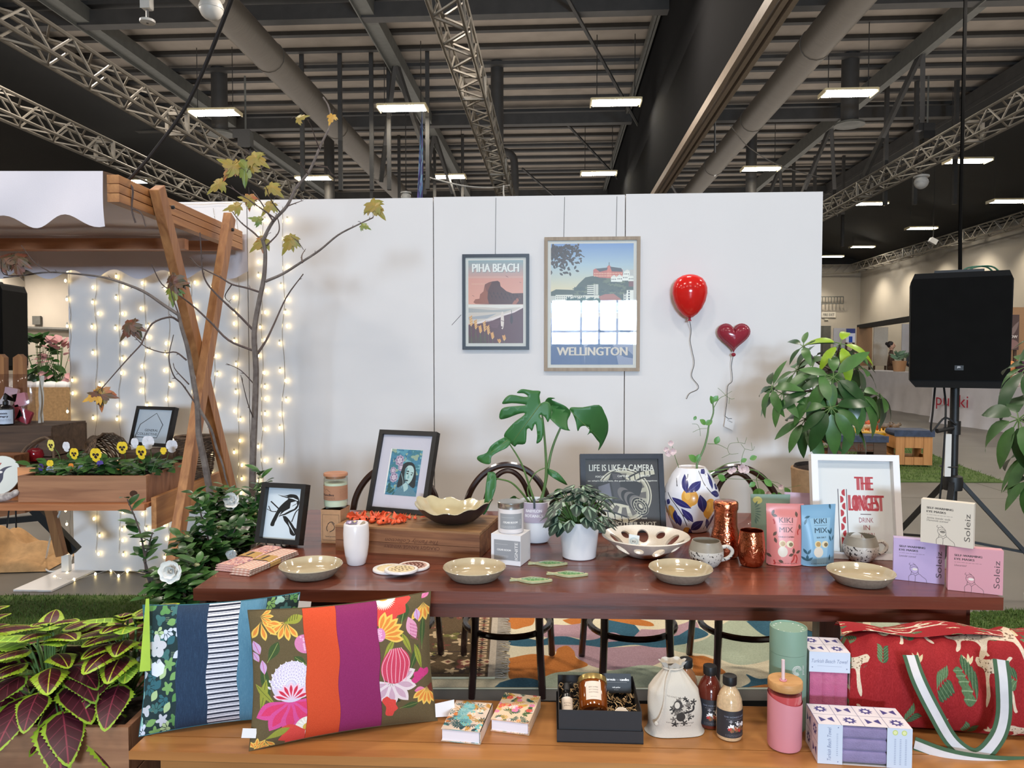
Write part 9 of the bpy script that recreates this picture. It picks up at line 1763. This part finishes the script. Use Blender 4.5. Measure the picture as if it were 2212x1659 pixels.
# two people at the far stalls
M['skin'] = pm('skin', (206, 160, 136), rough=.6, var=.04); M['hair'] = pm('dark_hair', (34, 26, 26), rough=.6); M['dress'] = pm('brown_patterned_dress', (112, 84, 66), rough=.9, c2=(70, 54, 48), scale=18); M['navy_top'] = pm('dark_grey_top', (62, 64, 70), rough=.9)
def person(x, y, Y, rz, top, label, H=1.8):
	a = at(x, y, Y); t = thing('person', label, 'person', (a.x, Y, .002), rz, 'people at the far stalls'); k = H / 1.7
	J = [((0, 0, .95), .15, -1), ((0, 0, 1.15), .13, 0), ((0, 0, 1.36), .15, 1), ((0, 0, 1.46), .06, 2), ((0, -.01, 1.53), .055, 3), ((.17, 0, 1.4), .062, 2), ((.23, -.03, 1.13), .046, 5), ((.16, -.24, 1.05), .036, 6), ((.12, -.34, 1.06), .03, 7), ((-.17, 0, 1.4), .062, 2), ((-.23, -.03, 1.13), .046, 9), ((-.16, -.24, 1.08), .036, 10), ((-.12, -.34, 1.1), .03, 11), ((.1, 0, .88), .11, 0), ((.1, -.02, .48), .075, 13), ((.1, .02, .07), .05, 14), ((.1, -.12, .04), .04, 15), ((-.1, 0, .88), .11, 0), ((-.1, -.02, .48), .075, 17), ((-.1, .02, .07), .05, 18), ((-.1, -.12, .04), .04, 19)]
	me = bpy.data.meshes.new('body'); me.from_pydata([tuple(q * k for q in j[0]) for j in J], [(i, j[2]) for i, j in enumerate(J) if j[2] >= 0], []); o = bpy.data.objects.new('body', me); COL.objects.link(o); o.parent = t; me.materials.append(top)
	md = o.modifiers.new('s', 'SKIN'); sv = me.skin_vertices[0].data
	for i, j in enumerate(J): sv[i].radius = (j[1] * k, j[1] * k * .8); sv[i].use_root = i == 0
	o.modifiers.new('u', 'SUBSURF').levels = 2
	g = G(); g.ball((0, -.01, 1.62 * k), (.075, .092, .112), n=16, k=12); g.ball((0, -.105, 1.615 * k), (.014, .02, .02), n=8, k=6); [g.ball((s * .076, .0, 1.62 * k), (.01, .02, .03), n=6, k=5) for s in (-1, 1)]; g.tube([(0, 0, 1.44 * k), (0, -.01, 1.56 * k)], .048, 10); h = g.build('head', M['skin'], t)
	for s in (-1, 1): g = G(); g.ball((s * .03, -.092, 1.64 * k), (.012, .006, .007), n=8, k=5); g.build('eye', M['eye'], h)
	g = G(); g.ball((0, -.098, 1.565 * k), (.022, .006, .006), n=8, k=5); g.build('mouth', M['fruit'], h); g = G(); g.ball((0, .025, 1.655 * k), (.09, .1, .105), n=16, k=10); g.ball((0, .12, 1.68 * k), (.05, .05, .05), n=10, k=7); g.build('hair', M['hair'], h)
	for s in (-1, 1):
		for f in range(5): g = G(); g.tube([(s * .115 * k + (f - 2) * .014 * (f < 4), -.36 * k, (1.08 + .02 * (s < 0)) * k), (s * .1 * k + (f - 2) * .016, -.4 * k, 1.06 * k - .004 * abs(f - 2)), (s * .09 * k + (f - 2) * .016, -.425 * k, 1.03 * k)], [.011, .01, .007], 6); g.build('finger', M['skin'], t)
person(1925, 760, 22.2, R(60), M['dress'], 'woman in a brown patterned dress with dark hair up, facing right behind the far stall'); person(1980, 765, 20.9, R(150), M['navy_top'], 'dark-haired person in grey with back turned, beside the loudspeaker')
# end wall details
c = Cv(120, 46, (214, 208, 196), px=240); c.text('FIRE EXIT', 60, 34, 24, (60, 60, 58), wd=96, bold=1)
a = hat(1790, 680, VB - .06); t = thing('exit_sign', 'FIRE EXIT sign above the grey doors on the end wall', 'sign', a, -HA); g = G(); g.box((0, 0, 0), (.9, .04, .36), face=1); g.build('panel', [M['white_card'], c.mat('exit_print', .6)], t); g = G(); g.box((-.15, 0, -.3), (.24, .06, .1)); g.build('exit_lamp', M['bulb_sock'], t)
for i, x in enumerate((1768, 1786)):
	a = hat(x, 704, VB - .05); t = thing('door_%d' % (i + 1), 'grey door leaf', 'door', (a.x, a.y, .002), -HA); del t['label']; del t['category']; t['kind'] = 'structure'; g = G(); g.box((0, 0, a.z / 2), (.52, .05, a.z)); g.build('leaf', M['grey_steel'], t); g = G(); g.box((.18 * (-1) ** i, -.04, 1.05), (.03, .04, .3)); g.build('handle', M['silver'], t)
a, b = hat(1770, 656, VB - .4), hat(1822, 641, VB - .4); t = thing('balcony_rail', 'grey barred balcony rail high on the end wall', 'rail', hp(a.dot(HU), VB - .4, a.z), -HA); w_, h = b.dot(HU) - a.dot(HU), b.z - a.z
for z in (0, h): g = G(); g.box((w_ / 2, 0, z), (w_, .06, .06)); g.build('rail', M['grey_steel'], t)
for i in range(9): g = G(); g.box((w_ * i / 8, 0, h / 2), (.04, .04, h)); g.build('baluster', M['grey_steel'], t)
